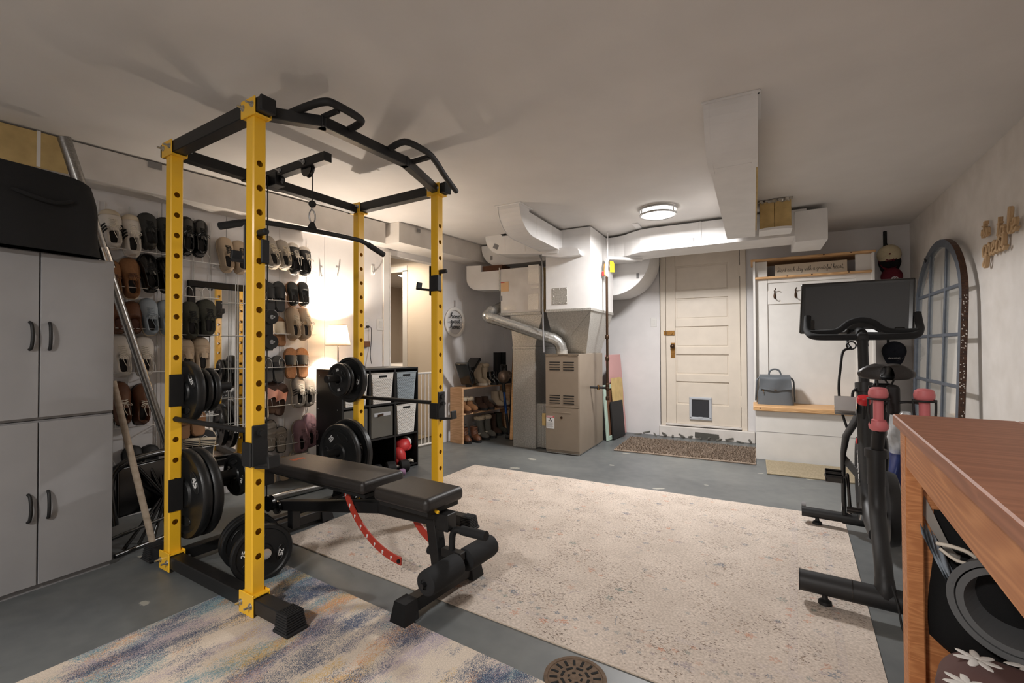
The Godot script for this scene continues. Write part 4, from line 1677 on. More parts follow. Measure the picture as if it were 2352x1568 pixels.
func wall_plate(called: String, label: String, xf: Transform3D, outlet: bool) -> Node3D:
	var t := thing(called, label, "outlet" if outlet else "switch")
	t.transform = xf
	var mb := MB.new()
	mb.box(Vector3.ZERO, Vector3(0.074, 0.118, 0.007), 0.003)
	obj("plate", mb, M.plastic_white, t)
	mb = MB.new()
	if outlet:
		mb.box(Vector3(0, 0, 0.004), Vector3(0.034, 0.067, 0.004), 0.001)
		obj("receptacle", mb, M.plastic_white, t)
		mb = MB.new()
		for y in [-0.019, 0.019]:
			for x in [-0.006, 0.006]:
				mb.box(Vector3(x, y, 0.0062), Vector3(0.002, 0.008, 0.001))
		obj("slot", mb, M.hole_shade, t)
	else:
		mb.xf = Transform3D(Basis.from_euler(Vector3(0.08, 0, 0)), Vector3(0, 0, 0.005))
		mb.box(Vector3.ZERO, Vector3(0.034, 0.067, 0.006), 0.001)
		obj("rocker", mb, M.plastic_white, t)
	return t


# ---------------------------------------------------------------- rugs
func rug(called: String, label: String, q: Array, th: float, mat: Material, wave: float, category := "rug") -> Node3D:   # q: far left, far right, near left, near right (x, z)
	var t := thing(called, label, category)
	var f := FastNoiseLite.new()
	f.seed = 3
	f.frequency = 1.6
	var rows := []
	var R := 40
	var C := 52
	for i in R + 1:
		var row := PackedVector3Array()
		for j in C + 1:
			var a: Vector2 = q[0].lerp(q[1], float(j) / C)
			var b: Vector2 = q[2].lerp(q[3], float(j) / C)
			var p: Vector2 = a.lerp(b, float(i) / R)
			var e := minf(minf(i, R - i) * 1.0, minf(j, C - j) * 1.0)
			var y := th + wave * f.get_noise_2d(p.x, p.y) - (th * 0.35 if e < 0.5 else 0.0)
			row.append(Vector3(p.x, y, p.y))
		rows.append(row)
	var mb := MB.new()
	mb.grid(rows, false, false, true, true)
	obj("pile", mb, mat, t)
	mb = MB.new()
	var ed := [rows[0], rows[R]]
	var l := PackedVector3Array()
	var r := PackedVector3Array()
	for i in R + 1:
		l.append(rows[i][0])
		r.append(rows[i][C])
	ed.append(l)
	ed.append(r)
	for s in ed:
		for i in s.size() - 1:
			var a: Vector3 = s[i]
			var b: Vector3 = s[i + 1]
			mb.face([Vector3(a.x, 0.0005, a.z), Vector3(b.x, 0.0005, b.z), b, a])
	obj("edge", mb, M.rug_edge, t)
	return t


func build_rugs() -> void:
	rug("area_rug", "large pale beige rug with faded small blue and rust flowers", [Vector2(-2.32, -3.62), Vector2(0.50, -3.585), Vector2(-2.41, -1.71), Vector2(0.345, -1.50)], 0.009, M.rug_pale, 0.0025)
	rug("area_rug", "cream abstract rug with navy, teal and orange patches under the rack foot", [Vector2(-2.09, -1.51), Vector2(-0.40, -1.36), Vector2(-2.25, 0.75), Vector2(-0.56, 0.90)], 0.009, M.rug_bright, 0.001)
	# brown shag mat by the door: a field of small tufts on a backing
	var t := thing("door_mat", "grey-brown shaggy mat in front of the panelled door", "mat", Vector3(-0.66, 0, -5.18))
	var mb := MB.new()
	mb.rbox(Vector3(0, 0.008, 0), Vector3(1.34, 0.016, 0.76), 0.007, 2)
	obj("backing", mb, M.shag_mat, t)
	mb = MB.new()
	var n := FastNoiseLite.new()
	n.frequency = 2.5
	for i in 118:
		for j in 66:
			var x := -0.66 + 1.32 * (i + rng.randf()) / 118.0
			var z := -0.37 + 0.74 * (j + rng.randf()) / 66.0
			var h := 0.012 + 0.010 * rng.randf() + 0.006 * n.get_noise_2d(x * 2.0, z * 2.0)
			var d := Vector3(rng.randf_range(-0.012, 0.012), h, rng.randf_range(-0.012, 0.012))
			var p := Vector3(x, 0.014, z)
			var a := rng.randf() * TAU
			var s := Vector3(cos(a), 0, sin(a)) * 0.006
			var w := Vector3(-s.z, 0, s.x)
			mb.face([p - s, p + s, p + d])
			mb.face([p - w, p + w, p + d])
	var tf := obj("tufts", mb, M.shag_mat, t)
	tf.set_meta("kind", "stuff")
	# pale mat in front of the bench
	t = thing("bath_mat", "small cream speckled mat in front of the white bench", "mat", Vector3(0.42, 0, -4.77))
	mb = MB.new()
	mb.rbox(Vector3(0, 0.007, 0), Vector3(0.66, 0.014, 0.52), 0.006, 2)
	obj("pile", mb, M.cream_mat, t)
	mb = MB.new()
	for z in [-0.15, 0.0, 0.15]:
		mb.box(Vector3(0, 0.0142, z), Vector3(0.6, 0.002, 0.012), 0.0008)
	obj("woven_rib", mb, M.cream_mat, t)
	# floor drain
	t = thing("floor_drain", "round rusty slotted drain cover between the two rugs", "drain", Vector3(-0.535, 0, -1.445))
	mb = MB.new()
	mb.lathe([Vector2(0, 0.001), Vector2(0.104, 0.001), Vector2(0.104, 0.006), Vector2(0.092, 0.006), Vector2(0.09, 0.004), Vector2(0.0, 0.0045)], 40)
	obj("cover", mb, M.rusty, t)
	for ringp in [[0.072, 16, 0.026, 0.009], [0.044, 8, 0.024, 0.009], [0.022, 6, 0.012, 0.007]]:
		for k in int(ringp[1]):
			var a: float = TAU * k / ringp[1]
			mb = MB.new()
			var radial: bool = ringp[0] > 0.06
			mb.xf = Transform3D(Basis.from_euler(Vector3(0, -a, 0)), Vector3(cos(a) * ringp[0], 0.0048, sin(a) * ringp[0]))
			mb.box(Vector3.ZERO, Vector3(ringp[2] if radial else ringp[3], 0.001, ringp[3] if radial else ringp[2]))
			obj("slot", mb, M.hole_shade, t)


# ---------------------------------------------------------------- power rack
func bolt(mb: MB, p: Vector3, d: Vector3, r := 0.010) -> void:
	mb.tube([p, p + d * 0.007], r, 6)
	mb.tube([p, p + d * 0.026], r * 0.5, 8)
	mb.tube([p - d * 0.001, p + d * 0.0015], r * 1.35, 12)


func upright(parent: Node3D, at: Vector3) -> void:
	var w := 0.056
	var h := w / 2
	var y0 := 0.075
	var y1 := 2.07
	var mb := MB.new()
	# +z and -z walls, plain; corners chamfered
	var ch := 0.005
	for s in [-1.0, 1.0]:
		var z: float = h * s
		var f := [Vector3(-h + ch, y0, z), Vector3(h - ch, y0, z), Vector3(h - ch, y1, z), Vector3(-h + ch, y1, z)]
		if s < 0:
			f.reverse()
		mb.face(f)
		for sx in [-1.0, 1.0]:
			var e := [Vector3((h - ch) * sx, y0, z), Vector3(h * sx, y0, (h - ch) * s), Vector3(h * sx, y1, (h - ch) * s), Vector3((h - ch) * sx, y1, z)]
			if sx * s < 0:
				e.reverse()
			mb.face(e)
	# +x and -x walls with the row of holes
	var pitch := 0.1022
	var ys := []
	for k in 17:
		ys.append(1.866 - pitch * k)
	for s in [-1.0, 1.0]:
		var b := Basis(Vector3(0, 0, -s), Vector3.UP, Vector3(s, 0, 0))
		for y in ys:
			mb.xf = Transform3D(b, Vector3(h * s, y, 0))
			mb.plate_hole(w - ch * 2, pitch, 0.0135, 16)
		mb.xf = Transform3D(b, Vector3(h * s, 0, 0))
		var lo: float = ys[16] - pitch / 2
		var hi: float = ys[0] + pitch / 2
		mb.face([Vector3(-h + ch, y0, 0), Vector3(h - ch, y0, 0), Vector3(h - ch, lo, 0), Vector3(-h + ch, lo, 0)])
		mb.face([Vector3(-h + ch, hi, 0), Vector3(h - ch, hi, 0), Vector3(h - ch, y1, 0), Vector3(-h + ch, y1, 0)])
	var o := obj("upright", mb, M.rack_yellow, parent)
	o.position = at
	# saddle brackets at the foot and the head
	for e in [["foot_bracket", 0.045, 0.09, 0.0795], ["head_bracket", 2.095, 0.075, 2.063]]:
		mb = MB.new()
		for s in [-1.0, 1.0]:
			mb.box(Vector3(0, e[1], 0.034 * s), Vector3(0.105, e[2], 0.006), 0.002)
		mb.box(Vector3(0, e[3], 0), Vector3(0.105, 0.007, 0.072), 0.002)
		o = obj(e[0], mb, M.rack_yellow, parent)
		o.position = at
	for s in [-1.0, 1.0]:
		for q in [[-0.036, 0.045], [0.036, 0.045], [-0.034, 2.10], [0.034, 2.10]]:
			mb = MB.new()
			bolt(mb, Vector3(q[0], q[1], 0.037 * s), Vector3(0, 0, s))
			o = obj("bolt", mb, M.zinc, parent)
			o.position = at


func rubber_foot(parent: Node3D, at: Vector3, d: float) -> void:   # d: +1 or -1 along x
	var mb := MB.new()
	var n := 7
	for k in n:
		var y := 0.075 - 0.009 * k
		var g := 0.0014 * k
		mb.box(Vector3(0.035 * d + g * 0.5 * d, y - 0.0035, 0), Vector3(0.07 + g, 0.0068, 0.072 + g * 1.6), 0.0012)
		mb.box(Vector3(0.033 * d, y - 0.0045, 0), Vector3(0.062, 0.0092, 0.066))
	mb.box(Vector3(0.04 * d, 0.006, 0), Vector3(0.094, 0.012, 0.092), 0.003)
	for k in 6:
		mb.box(Vector3((0.012 + 0.010 * k) * d, 0.0765, 0), Vector3(0.006, 0.004, 0.06), 0.001)
	var o := obj("rubber_foot", mb, M.rubber, parent)
	o.position = at


func build_rack() -> void:
	var t := thing("power_rack", "tall yellow and black power rack with pull-up bar and cable pulley", "rack", Vector3(-1.849, 0.0095, -1.185), -0.0588)
	var U := {"a": Vector3(-0.734, 0, 0), "b": Vector3.ZERO, "c": Vector3(0, 0, -1.155), "d": Vector3(-0.734, 0, -1.155)}
	for k in U:
		upright(t, U[k])
	var mb: MB
	for z in [0.0, -1.155]:
		mb = MB.new()
		mb.box(Vector3(-0.34, 0.044, z), Vector3(1.16, 0.06, 0.062), 0.004)
		obj("base_beam", mb, M.rack_black, t)
		rubber_foot(t, Vector3(0.21, 0, z), 1.0)
		rubber_foot(t, Vector3(-0.89, 0, z), -1.0)
		mb = MB.new()
		mb.box(Vector3(-0.36, 2.098, z), Vector3(0.88, 0.06, 0.06), 0.003)
		obj("top_beam", mb, M.rack_black, t)
		for x in [0.086, -0.806]:
			mb = MB.new()
			mb.box(Vector3(x, 2.098, z), Vector3(0.014, 0.066, 0.066), 0.004)
			obj("end_cap", mb, M.matte_black, t)
		# safety pin through the uprights
		mb = MB.new()
		mb.cyl(Vector3(-0.80, 0.742, z), Vector3(0.06, 0.742, z), 0.0125, 12)
		obj("safety_bar", mb, M.matte_black, t)
	mb = MB.new()
	mb.box(Vector3(-0.734, 2.085, -0.5775), Vector3(0.055, 0.055, 1.085), 0.003)
	obj("rear_beam", mb, M.rack_black, t)
	mb = MB.new()
	mb.box(Vector3(-0.734, 0.05, -0.5775), Vector3(0.055, 0.055, 1.085), 0.003)
	obj("rear_floor_beam", mb, M.rack_black, t)
	# bent pull-up bar between the front uprights: square tube in three legs
	mb = MB.new()
	var path := [Vector3(0.005, 2.098, -0.03), Vector3(0.145, 2.098, -0.215), Vector3(0.15, 2.098, -0.72), Vector3(0.01, 2.098, -1.125)]
	for i in 3:
		var a: Vector3 = path[i]
		var b: Vector3 = path[i + 1]
		mb.xf = frame_at((a + b) / 2, b - a, Vector3.UP)
		mb.box(Vector3.ZERO, Vector3((b - a).length() + 0.035, 0.05, 0.045), 0.003)
	obj("pull_up_bar", mb, M.rack_black, t)
	mb = MB.new()
	mb.tube(bez([Vector3(0.055, 2.125, -0.12), Vector3(0.15, 2.135, -0.135), Vector3(0.235, 2.14, -0.155), Vector3(0.262, 2.138, -0.19), Vector3(0.262, 2.135, -0.31), Vector3(0.24, 2.13, -0.345), Vector3(0.15, 2.12, -0.35)], 5), 0.0165, 12)
	mb.box(Vector3(0.20, 2.125, -0.215), Vector3(0.11, 0.02, 0.02), 0.003)
	obj("grip_handle", mb, M.matte_black, t)
	mb = MB.new()
	mb.tube(bez([Vector3(0.15, 2.12, -0.60), Vector3(0.23, 2.135, -0.60), Vector3(0.268, 2.14, -0.63), Vector3(0.272, 2.138, -0.76), Vector3(0.245, 2.13, -0.86), Vector3(0.19, 2.105, -1.01), Vector3(0.13, 2.08, -1.19)], 5), 0.0165, 12)
	mb.box(Vector3(0.19, 2.125, -0.79), Vector3(0.14, 0.02, 0.03), 0.003)
	obj("grip_handle", mb, M.matte_black, t)
	# cable boom, pulleys, guide rail
	mb = MB.new()
	mb.box(Vector3(-0.48, 2.125, -0.50), Vector3(0.56, 0.05, 0.05), 0.003)
	mb.box(Vector3(-0.70, 2.09, -0.50), Vector3(0.13, 0.075, 0.062), 0.003)
	mb.box(Vector3(-0.734, 2.085, -0.45), Vector3(0.061, 0.066, 0.22), 0.003)
	obj("pulley_boom", mb, M.rack_black, t)
	for q in [Vector3(-0.375, 2.095, -0.50), Vector3(-0.66, 2.10, -0.50), Vector3(-0.655, 0.20, -0.45)]:
		mb = MB.new()
		mb.xf = Transform3D(Basis.from_euler(Vector3(PI / 2, 0, 0)), q)
		mb.lathe([Vector2(0, -0.012), Vector2(0.045, -0.012), Vector2(0.036, 0), Vector2(0.045, 0.012), Vector2(0, 0.012)], 20)
		obj("pulley_wheel", mb, M.gloss_black, t)
	for x in [-0.375, -0.60]:
		mb = MB.new()
		bolt(mb, Vector3(x, 2.125, -0.472), Vector3(0, 0, 1))
		obj("boom_bolt", mb, M.zinc, t)
	mb = MB.new()
	mb.cyl(Vector3(-0.335, 2.095, -0.50), Vector3(-0.335, 1.905, -0.50), 0.003, 6)
	obj("cable", mb, M.matte_black, t)
	mb = MB.new()
	mb.cyl(Vector3(-0.69, 2.10, -0.455), Vector3(-0.69, 0.20, -0.455), 0.003, 6)
	obj("cable", mb, M.matte_black, t)
	mb = MB.new()
	mb.ball(Vector3(-0.335, 1.892, -0.50), Vector3(0.02, 0.02, 0.02), 14, 10)
	obj("cable_stop", mb, M.rubber, t)
	mb = MB.new()
	mb.tube(arc(Vector3(-0.335, 1.822, -0.50), Vector3.UP * 1.9, Vector3.BACK, 0.019, 0, TAU * 15.0 / 16.0, 15), 0.0045, 6, false, true)
	mb.tube(arc(Vector3(-0.335, 1.866, -0.50), Vector3.UP, Vector3.RIGHT, 0.009, 0, TAU * 11.0 / 12.0, 11), 0.003, 6, false, true)
	obj("snap_hook", mb, M.zinc, t)
	mb = MB.new()
	mb.box(Vector3(-0.70, 1.09, -0.41), Vector3(0.04, 1.98, 0.04), 0.003)
	obj("guide_rail", mb, M.rack_black, t)
	mb = MB.new()
	mb.box(Vector3(-0.68, 1.20, -0.45), Vector3(0.008, 0.24, 0.07), 0.003)
	for y in [1.275, 1.13]:
		mb.xf = Transform3D(Basis.from_euler(Vector3(0, 0, PI / 2)), Vector3(-0.665, y, -0.46))
		mb.lathe([Vector2(0, -0.012), Vector2(0.042, -0.012), Vector2(0.042, 0.012), Vector2(0, 0.012)], 20)
	obj("rail_roller", mb, M.gloss_black, t)
	for y in [1.275, 1.13]:
		mb = MB.new()
		bolt(mb, Vector3(-0.652, y, -0.46), Vector3(1, 0, 0), 0.009)
		obj("roller_bolt", mb, M.zinc, t)
	# weight carriage on the rail, with its loading pegs
	mb = MB.new()
	mb.box(Vector3(-0.66, 0.40, -0.41), Vector3(0.10, 0.16, 0.09), 0.004)
	mb.cyl(Vector3(-0.66, 0.42, -0.36), Vector3(-0.66, 0.42, -0.10), 0.024, 14)
	mb.cyl(Vector3(-0.66, 0.42, -0.46), Vector3(-0.66, 0.42, -0.70), 0.024, 14)
	obj("weight_carriage", mb, M.matte_black, t)
	# storage pegs on the rear uprights, with their backing plates
	for q in [[U.a, -1.0, 0.885], [U.a, -1.0, 0.365], [U.d, 1.0, 0.885], [U.d, 1.0, 0.385]]:
		mb = MB.new()
		var p: Vector3 = q[0]
		var s: float = q[1]
		mb.box(Vector3(p.x + 0.031, q[2], p.z), Vector3(0.005, 0.16, 0.062), 0.001)
		mb.box(Vector3(p.x, q[2], p.z + 0.031 * s), Vector3(0.06, 0.16, 0.005), 0.001)
		mb.cyl(Vector3(p.x, q[2], p.z + 0.03 * s), Vector3(p.x, q[2], p.z + 0.27 * s), 0.024, 18)
		obj("plate_peg", mb, M.matte_black, t)
	# j-hooks and their pins
	for q in [[U.b, 1.50, false], [U.c, 1.50, false], [U.b, 0.66, true], [U.c, 0.70, true]]:
		var p: Vector3 = q[0]
		var y: float = q[1]
		var inside := -1.0 if p.z > -0.5 else 1.0
		mb = MB.new()
		if q[2]:
			mb.box(Vector3(p.x + 0.034, y + 0.03, p.z), Vector3(0.01, 0.17, 0.064), 0.003)
			mb.box(Vector3(p.x, y - 0.005, p.z + 0.034 * (1.0 if inside < 0 else -1.0)), Vector3(0.064, 0.10, 0.01), 0.003)
			mb.box(Vector3(p.x, y - 0.005, p.z - 0.034 * (1.0 if inside < 0 else -1.0)), Vector3(0.064, 0.10, 0.01), 0.003)
			mb.xf = Transform3D(Basis.from_euler(Vector3(0, 0, 0.12)), Vector3(p.x + 0.085, y - 0.05, p.z))
			mb.box(Vector3.ZERO, Vector3(0.10, 0.012, 0.05), 0.003)
			mb.box(Vector3(0.05, 0.02, 0), Vector3(0.012, 0.05, 0.05), 0.003)
			mb.xf = Transform3D.IDENTITY
			mb.cyl(Vector3(p.x + 0.03, y + 0.085, p.z), Vector3(p.x + 0.052, y + 0.085, p.z), 0.016, 14)
		else:
			mb.box(Vector3(p.x + 0.034, y, p.z + 0.02 * inside), Vector3(0.01, 0.10, 0.035), 0.003)
			mb.box(Vector3(p.x + 0.002, y, p.z + 0.034 * inside), Vector3(0.066, 0.10, 0.01), 0.003)
			mb.box(Vector3(p.x - 0.035, y + 0.02, p.z), Vector3(0.01, 0.19, 0.062), 0.003)
			mb.xf = Transform3D(Basis.from_euler(Vector3(0, 0, -0.15)), Vector3(p.x - 0.095, y - 0.03, p.z))
			mb.box(Vector3.ZERO, Vector3(0.12, 0.014, 0.045), 0.003)
			mb.box(Vector3(-0.06, 0.018, 0), Vector3(0.014, 0.05, 0.045), 0.003)
			mb.xf = Transform3D.IDENTITY
			mb.cyl(Vector3(p.x + 0.02, y + 0.075, p.z), Vector3(p.x + 0.075, y + 0.075, p.z), 0.0135, 14)
			mb.ball(Vector3(p.x + 0.075, y + 0.075, p.z), Vector3(0.007, 0.0135, 0.0135), 12, 8)
		obj("j_hook", mb, M.matte_black, t)
	# lat bar hanging from the snap hook: a thing of its own
	var l := thing("lat_bar", "long black lat pulldown bar hanging from the cable hook", "bar", Vector3(-1.849, 0.0095, -1.185), -0.0588)
	mb = MB.new()
	mb.tube(bez([Vector3(-0.335, 1.66, -0.02), Vector3(-0.335, 1.695, -0.10), Vector3(-0.335, 1.725, -0.22), Vector3(-0.335, 1.745, -0.50), Vector3(-0.335, 1.755, -0.78), Vector3(-0.335, 1.745, -0.88), Vector3(-0.335, 1.70, -1.02)], 6), 0.0135, 12)
	obj("shaft", mb, M.matte_black, l)
	mb = MB.new()
	mb.tube([Vector3(-0.335, 1.66, -0.02), Vector3(-0.335, 1.697, -0.115)], 0.0175, 12)
	obj("grip", mb, M.rubber, l)
	mb = MB.new()
	mb.tube([Vector3(-0.335, 1.70, -1.02), Vector3(-0.335, 1.74, -0.895)], 0.0175, 12)
	obj("grip", mb, M.rubber, l)
	mb = MB.new()
	mb.prism([Vector2(-0.03, 0), Vector2(0.03, 0), Vector2(0.008, 0.04), Vector2(-0.008, 0.04)], -0.005, 0.005)
	var ey := obj("eye_plate", mb, M.matte_black, l)
	ey.transform = Transform3D(Basis.from_euler(Vector3(0, PI / 2, 0)), Vector3(-0.335, 1.752, -0.50))


# ---------------------------------------------------------------- weight bench
func build_bench() -> void:
	var t := thing("weight_bench", "adjustable black weight bench with red curved ladder and foam rollers", "bench", Vector3(-1.85, 0.0105, -1.70), -0.10)
	var mb := MB.new()
	mb.rbox(Vector3.ZERO, Vector3(0.885, 0.062, 0.265), 0.022, 4)
	var bp := obj("backrest_pad", mb, M.vinyl, t)
	bp.transform = Transform3D(Basis.from_euler(Vector3(0, 0, 0.02)), Vector3(-0.195, 0.425, -0.01))
	mb = MB.new()
	for k in 9:
		var x := -0.035 + 0.0088 * k
		var pts := []
		mb.box(Vector3(-0.30 + 0.004 * sin(k * 2.1), 0.0312, x), Vector3(0.036 + 0.012 * absf(sin(k * 1.3)), 0.0008, 0.005))
	var pr := obj("printed_mark", mb, M.orange_print, bp)
	mb = MB.new()
	mb.rbox(Vector3(0.487, 0.425, 0.0), Vector3(0.345, 0.062, 0.245), 0.024, 4)
	obj("seat_pad", mb, M.vinyl, t)
	mb = MB.new()
	mb.box(Vector3(0.49, 0.385, 0), Vector3(0.30, 0.02, 0.2), 0.002)
	mb.box(Vector3(-0.19, 0.385, -0.01), Vector3(0.82, 0.02, 0.2), 0.002)
	obj("pad_board", mb, M.matte_black, t)
	# main beam in two straight legs
	mb = MB.new()
	var bm := [Vector3(-0.62, 0.165, 0), Vector3(0.24, 0.318, 0), Vector3(0.685, 0.338, 0)]
	for i in 2:
		var a: Vector3 = bm[i]
		var b: Vector3 = bm[i + 1]
		mb.xf = frame_at((a + b) / 2, b - a, Vector3.UP)
		mb.box(Vector3.ZERO, Vector3((b - a).length() + 0.012, 0.056, 0.052), 0.003)
	mb.xf = Transform3D.IDENTITY
	mb.box(Vector3(0.655, 0.335, 0), Vector3(0.07, 0.075, 0.06), 0.003)
	obj("main_beam", mb, M.rack_black, t)
	mb = MB.new()
	mb.box(Vector3(-0.52, 0.11, 0), Vector3(0.05, 0.11, 0.05), 0.003)
	obj("rear_post", mb, M.rack_black, t)
	mb = MB.new()
	mb.box(Vector3(-0.62, 0.045, 0), Vector3(0.055, 0.055, 0.50), 0.003)
	obj("rear_foot_bar", mb, M.rack_black, t)
	mb = MB.new()
	mb.box(Vector3(0.625, 0.045, 0), Vector3(0.055, 0.055, 0.40), 0.003)
	mb.box(Vector3(0.625, 0.074, -0.03), Vector3(0.062, 0.006, 0.10), 0.001)
	obj("front_foot_bar", mb, M.rack_black, t)
	for q in [[0.625, 0.2], [0.625, -0.2], [-0.62, 0.25], [-0.62, -0.25]]:
		mb = MB.new()
		var s := signf(q[1])
		var rows := [[0.0, 0.048, 0.06], [0.078, 0.036, 0.045]]
		var a := ring4(-0.042, 0.042, 0.075, -0.005, 0.0)
		var b := ring4(-0.031, 0.031, 0.06, -0.005, 0.078)
		loft4(mb, a, b)
		mb.face([b[0], b[1], b[2], b[3]])
		mb.face([a[3], a[2], a[1], a[0]])
		mb.face([a[0], a[1], b[1], b[0]])
		var o := obj("foot_cap", mb, M.rubber, t)
		o.transform = Transform3D(Basis.from_euler(Vector3(0, 0.0 if s > 0 else PI, 0)), Vector3(q[0], 0.0, q[1] - 0.02 * s))
	mb = MB.new()
	mb.xf = frame_at(Vector3(0.605, 0.20, 0), Vector3(0.045, -0.25, 0), Vector3.RIGHT)
	mb.box(Vector3.ZERO, Vector3(0.27, 0.052, 0.055), 0.003)
	obj("front_post", mb, M.rack_black, t)
	mb = MB.new()
	for y in [0.25, 0.14]:
		mb.cyl(Vector3(0.63 - (y - 0.2) * 0.17, y, -0.002), Vector3(0.636 - (y - 0.2) * 0.17, y, 0), 0.007, 10)
	obj("post_hole", mb, M.hole_shade, t)
	# red curved adjustment ladders
	mb = MB.new()
	var pts := []
	for i in 19:
		var f := float(i) / 18.0
		var a := PI + 0.10 + f * 1.32
		pts.append(Vector2(0.42 + 0.47 * cos(a), 0.56 + 0.47 * sin(a)))
	var poly := []
	for i in 19:
		var a := PI + 0.43 + float(i) / 18.0 * 1.12
		poly.append(Vector2(0.42 + 0.487 * cos(a), 0.575 + 0.487 * sin(a)))
	for i in range(18, -1, -1):
		var a := PI + 0.43 + float(i) / 18.0 * 1.12
		poly.append(Vector2(0.42 + 0.45 * cos(a), 0.575 + 0.45 * sin(a)))
	mb.prism(poly, 0.030, 0.036)
	var ar := obj("back_ladder", mb, M.red_steel, t)
	for i in 8:
		mb = MB.new()
		var a := PI + 0.50 + i * 0.13
		var c := Vector3(0.42 + 0.4685 * cos(a), 0.575 + 0.4685 * sin(a), 0.0365)
		mb.tube([c, c + Vector3(0, 0, 0.001)], 0.006, 8)
		mb.box(c + Vector3(-0.003, -0.008, 0.0), Vector3(0.005, 0.012, 0.001))
		obj("ladder_hole", mb, M.white_mark, ar)
	mb = MB.new()
	mb.cyl(Vector3(0.398, 0.1068, 0.034), Vector3(0.398, 0.1068, 0.044), 0.009, 12)
	obj("stop_bolt", mb, M.matte_black, ar)
	mb = MB.new()
	poly = []
	for i in 9:
		var a := PI + 0.5 + float(i) / 8.0 * 0.8
		poly.append(Vector2(0.58 + 0.23 * cos(a), 0.40 + 0.23 * sin(a)))
	for i in range(8, -1, -1):
		var a := PI + 0.5 + float(i) / 8.0 * 0.8
		poly.append(Vector2(0.58 + 0.19 * cos(a), 0.40 + 0.19 * sin(a)))
	mb.prism(poly, -0.058, -0.052)
	obj("seat_ladder", mb, M.red_steel, t)
	mb = MB.new()
	mb.xf = frame_at(Vector3(0.60, 0.395, 0.05), Vector3(0.16, -0.03, 0), Vector3.UP)
	mb.box(Vector3.ZERO, Vector3(0.12, 0.014, 0.012), 0.003)
	obj("yellow_tag_pin", mb, M.rack_yellow, t)
	# foam rollers on a cross axle, and the carry handle
	mb = MB.new()
	mb.cyl(Vector3(0.735, 0.17, 0.23), Vector3(0.735, 0.17, -0.24), 0.010, 10)
	mb.box(Vector3(0.695, 0.20, 0), Vector3(0.11, 0.036, 0.036), 0.003)
	mb.box(Vector3(0.715, 0.185, 0), Vector3(0.012, 0.06, 0.05), 0.002)
	obj("roller_axle", mb, M.rack_black, t)
	for z in [0.115, -0.125]:
		mb = MB.new()
		mb.xf = Transform3D(Basis.from_euler(Vector3(PI / 2, 0, 0)), Vector3(0.735, 0.17, z))
		mb.lathe([Vector2(0.0, -0.10), Vector2(0.035, -0.10), Vector2(0.047, -0.092), Vector2(0.05, -0.075), Vector2(0.05, 0.075), Vector2(0.047, 0.092), Vector2(0.035, 0.10), Vector2(0.02, 0.10), Vector2(0.02, 0.096), Vector2(0, 0.096)], 22)
		obj("foam_roller", mb, M.foam, t)
	mb = MB.new()
	mb.tube(bez([Vector3(0.69, 0.20, 0), Vector3(0.69, 0.26, 0), Vector3(0.70, 0.295, 0), Vector3(0.735, 0.31, 0), Vector3(0.87, 0.315, 0.0)], 5), 0.014, 12)
	obj("handle_tube", mb, M.matte_black, t)
	mb = MB.new()
	mb.tube([Vector3(0.745, 0.311, 0), Vector3(0.875, 0.3155, 0)], 0.0195, 14)
	obj("handle_grip", mb, M.foam, t)
	mb = MB.new()
	mb.cyl(Vector3(0.585, 0.185, 0), Vector3(0.555, 0.185, 0), 0.02, 14)
	obj("lock_knob", mb, M.matte_black, t)
	mb = MB.new()
	mb.xf = Transform3D(Basis.from_euler(Vector3(PI / 2, 0, 0)), Vector3(-0.62, 0.165, 0.045))
	mb.lathe([Vector2(0, -0.012), Vector2(0.035, -0.012), Vector2(0.04, -0.006), Vector2(0.04, 0.008), Vector2(0, 0.012)], 20)
	obj("transport_wheel", mb, M.gloss_black, t)


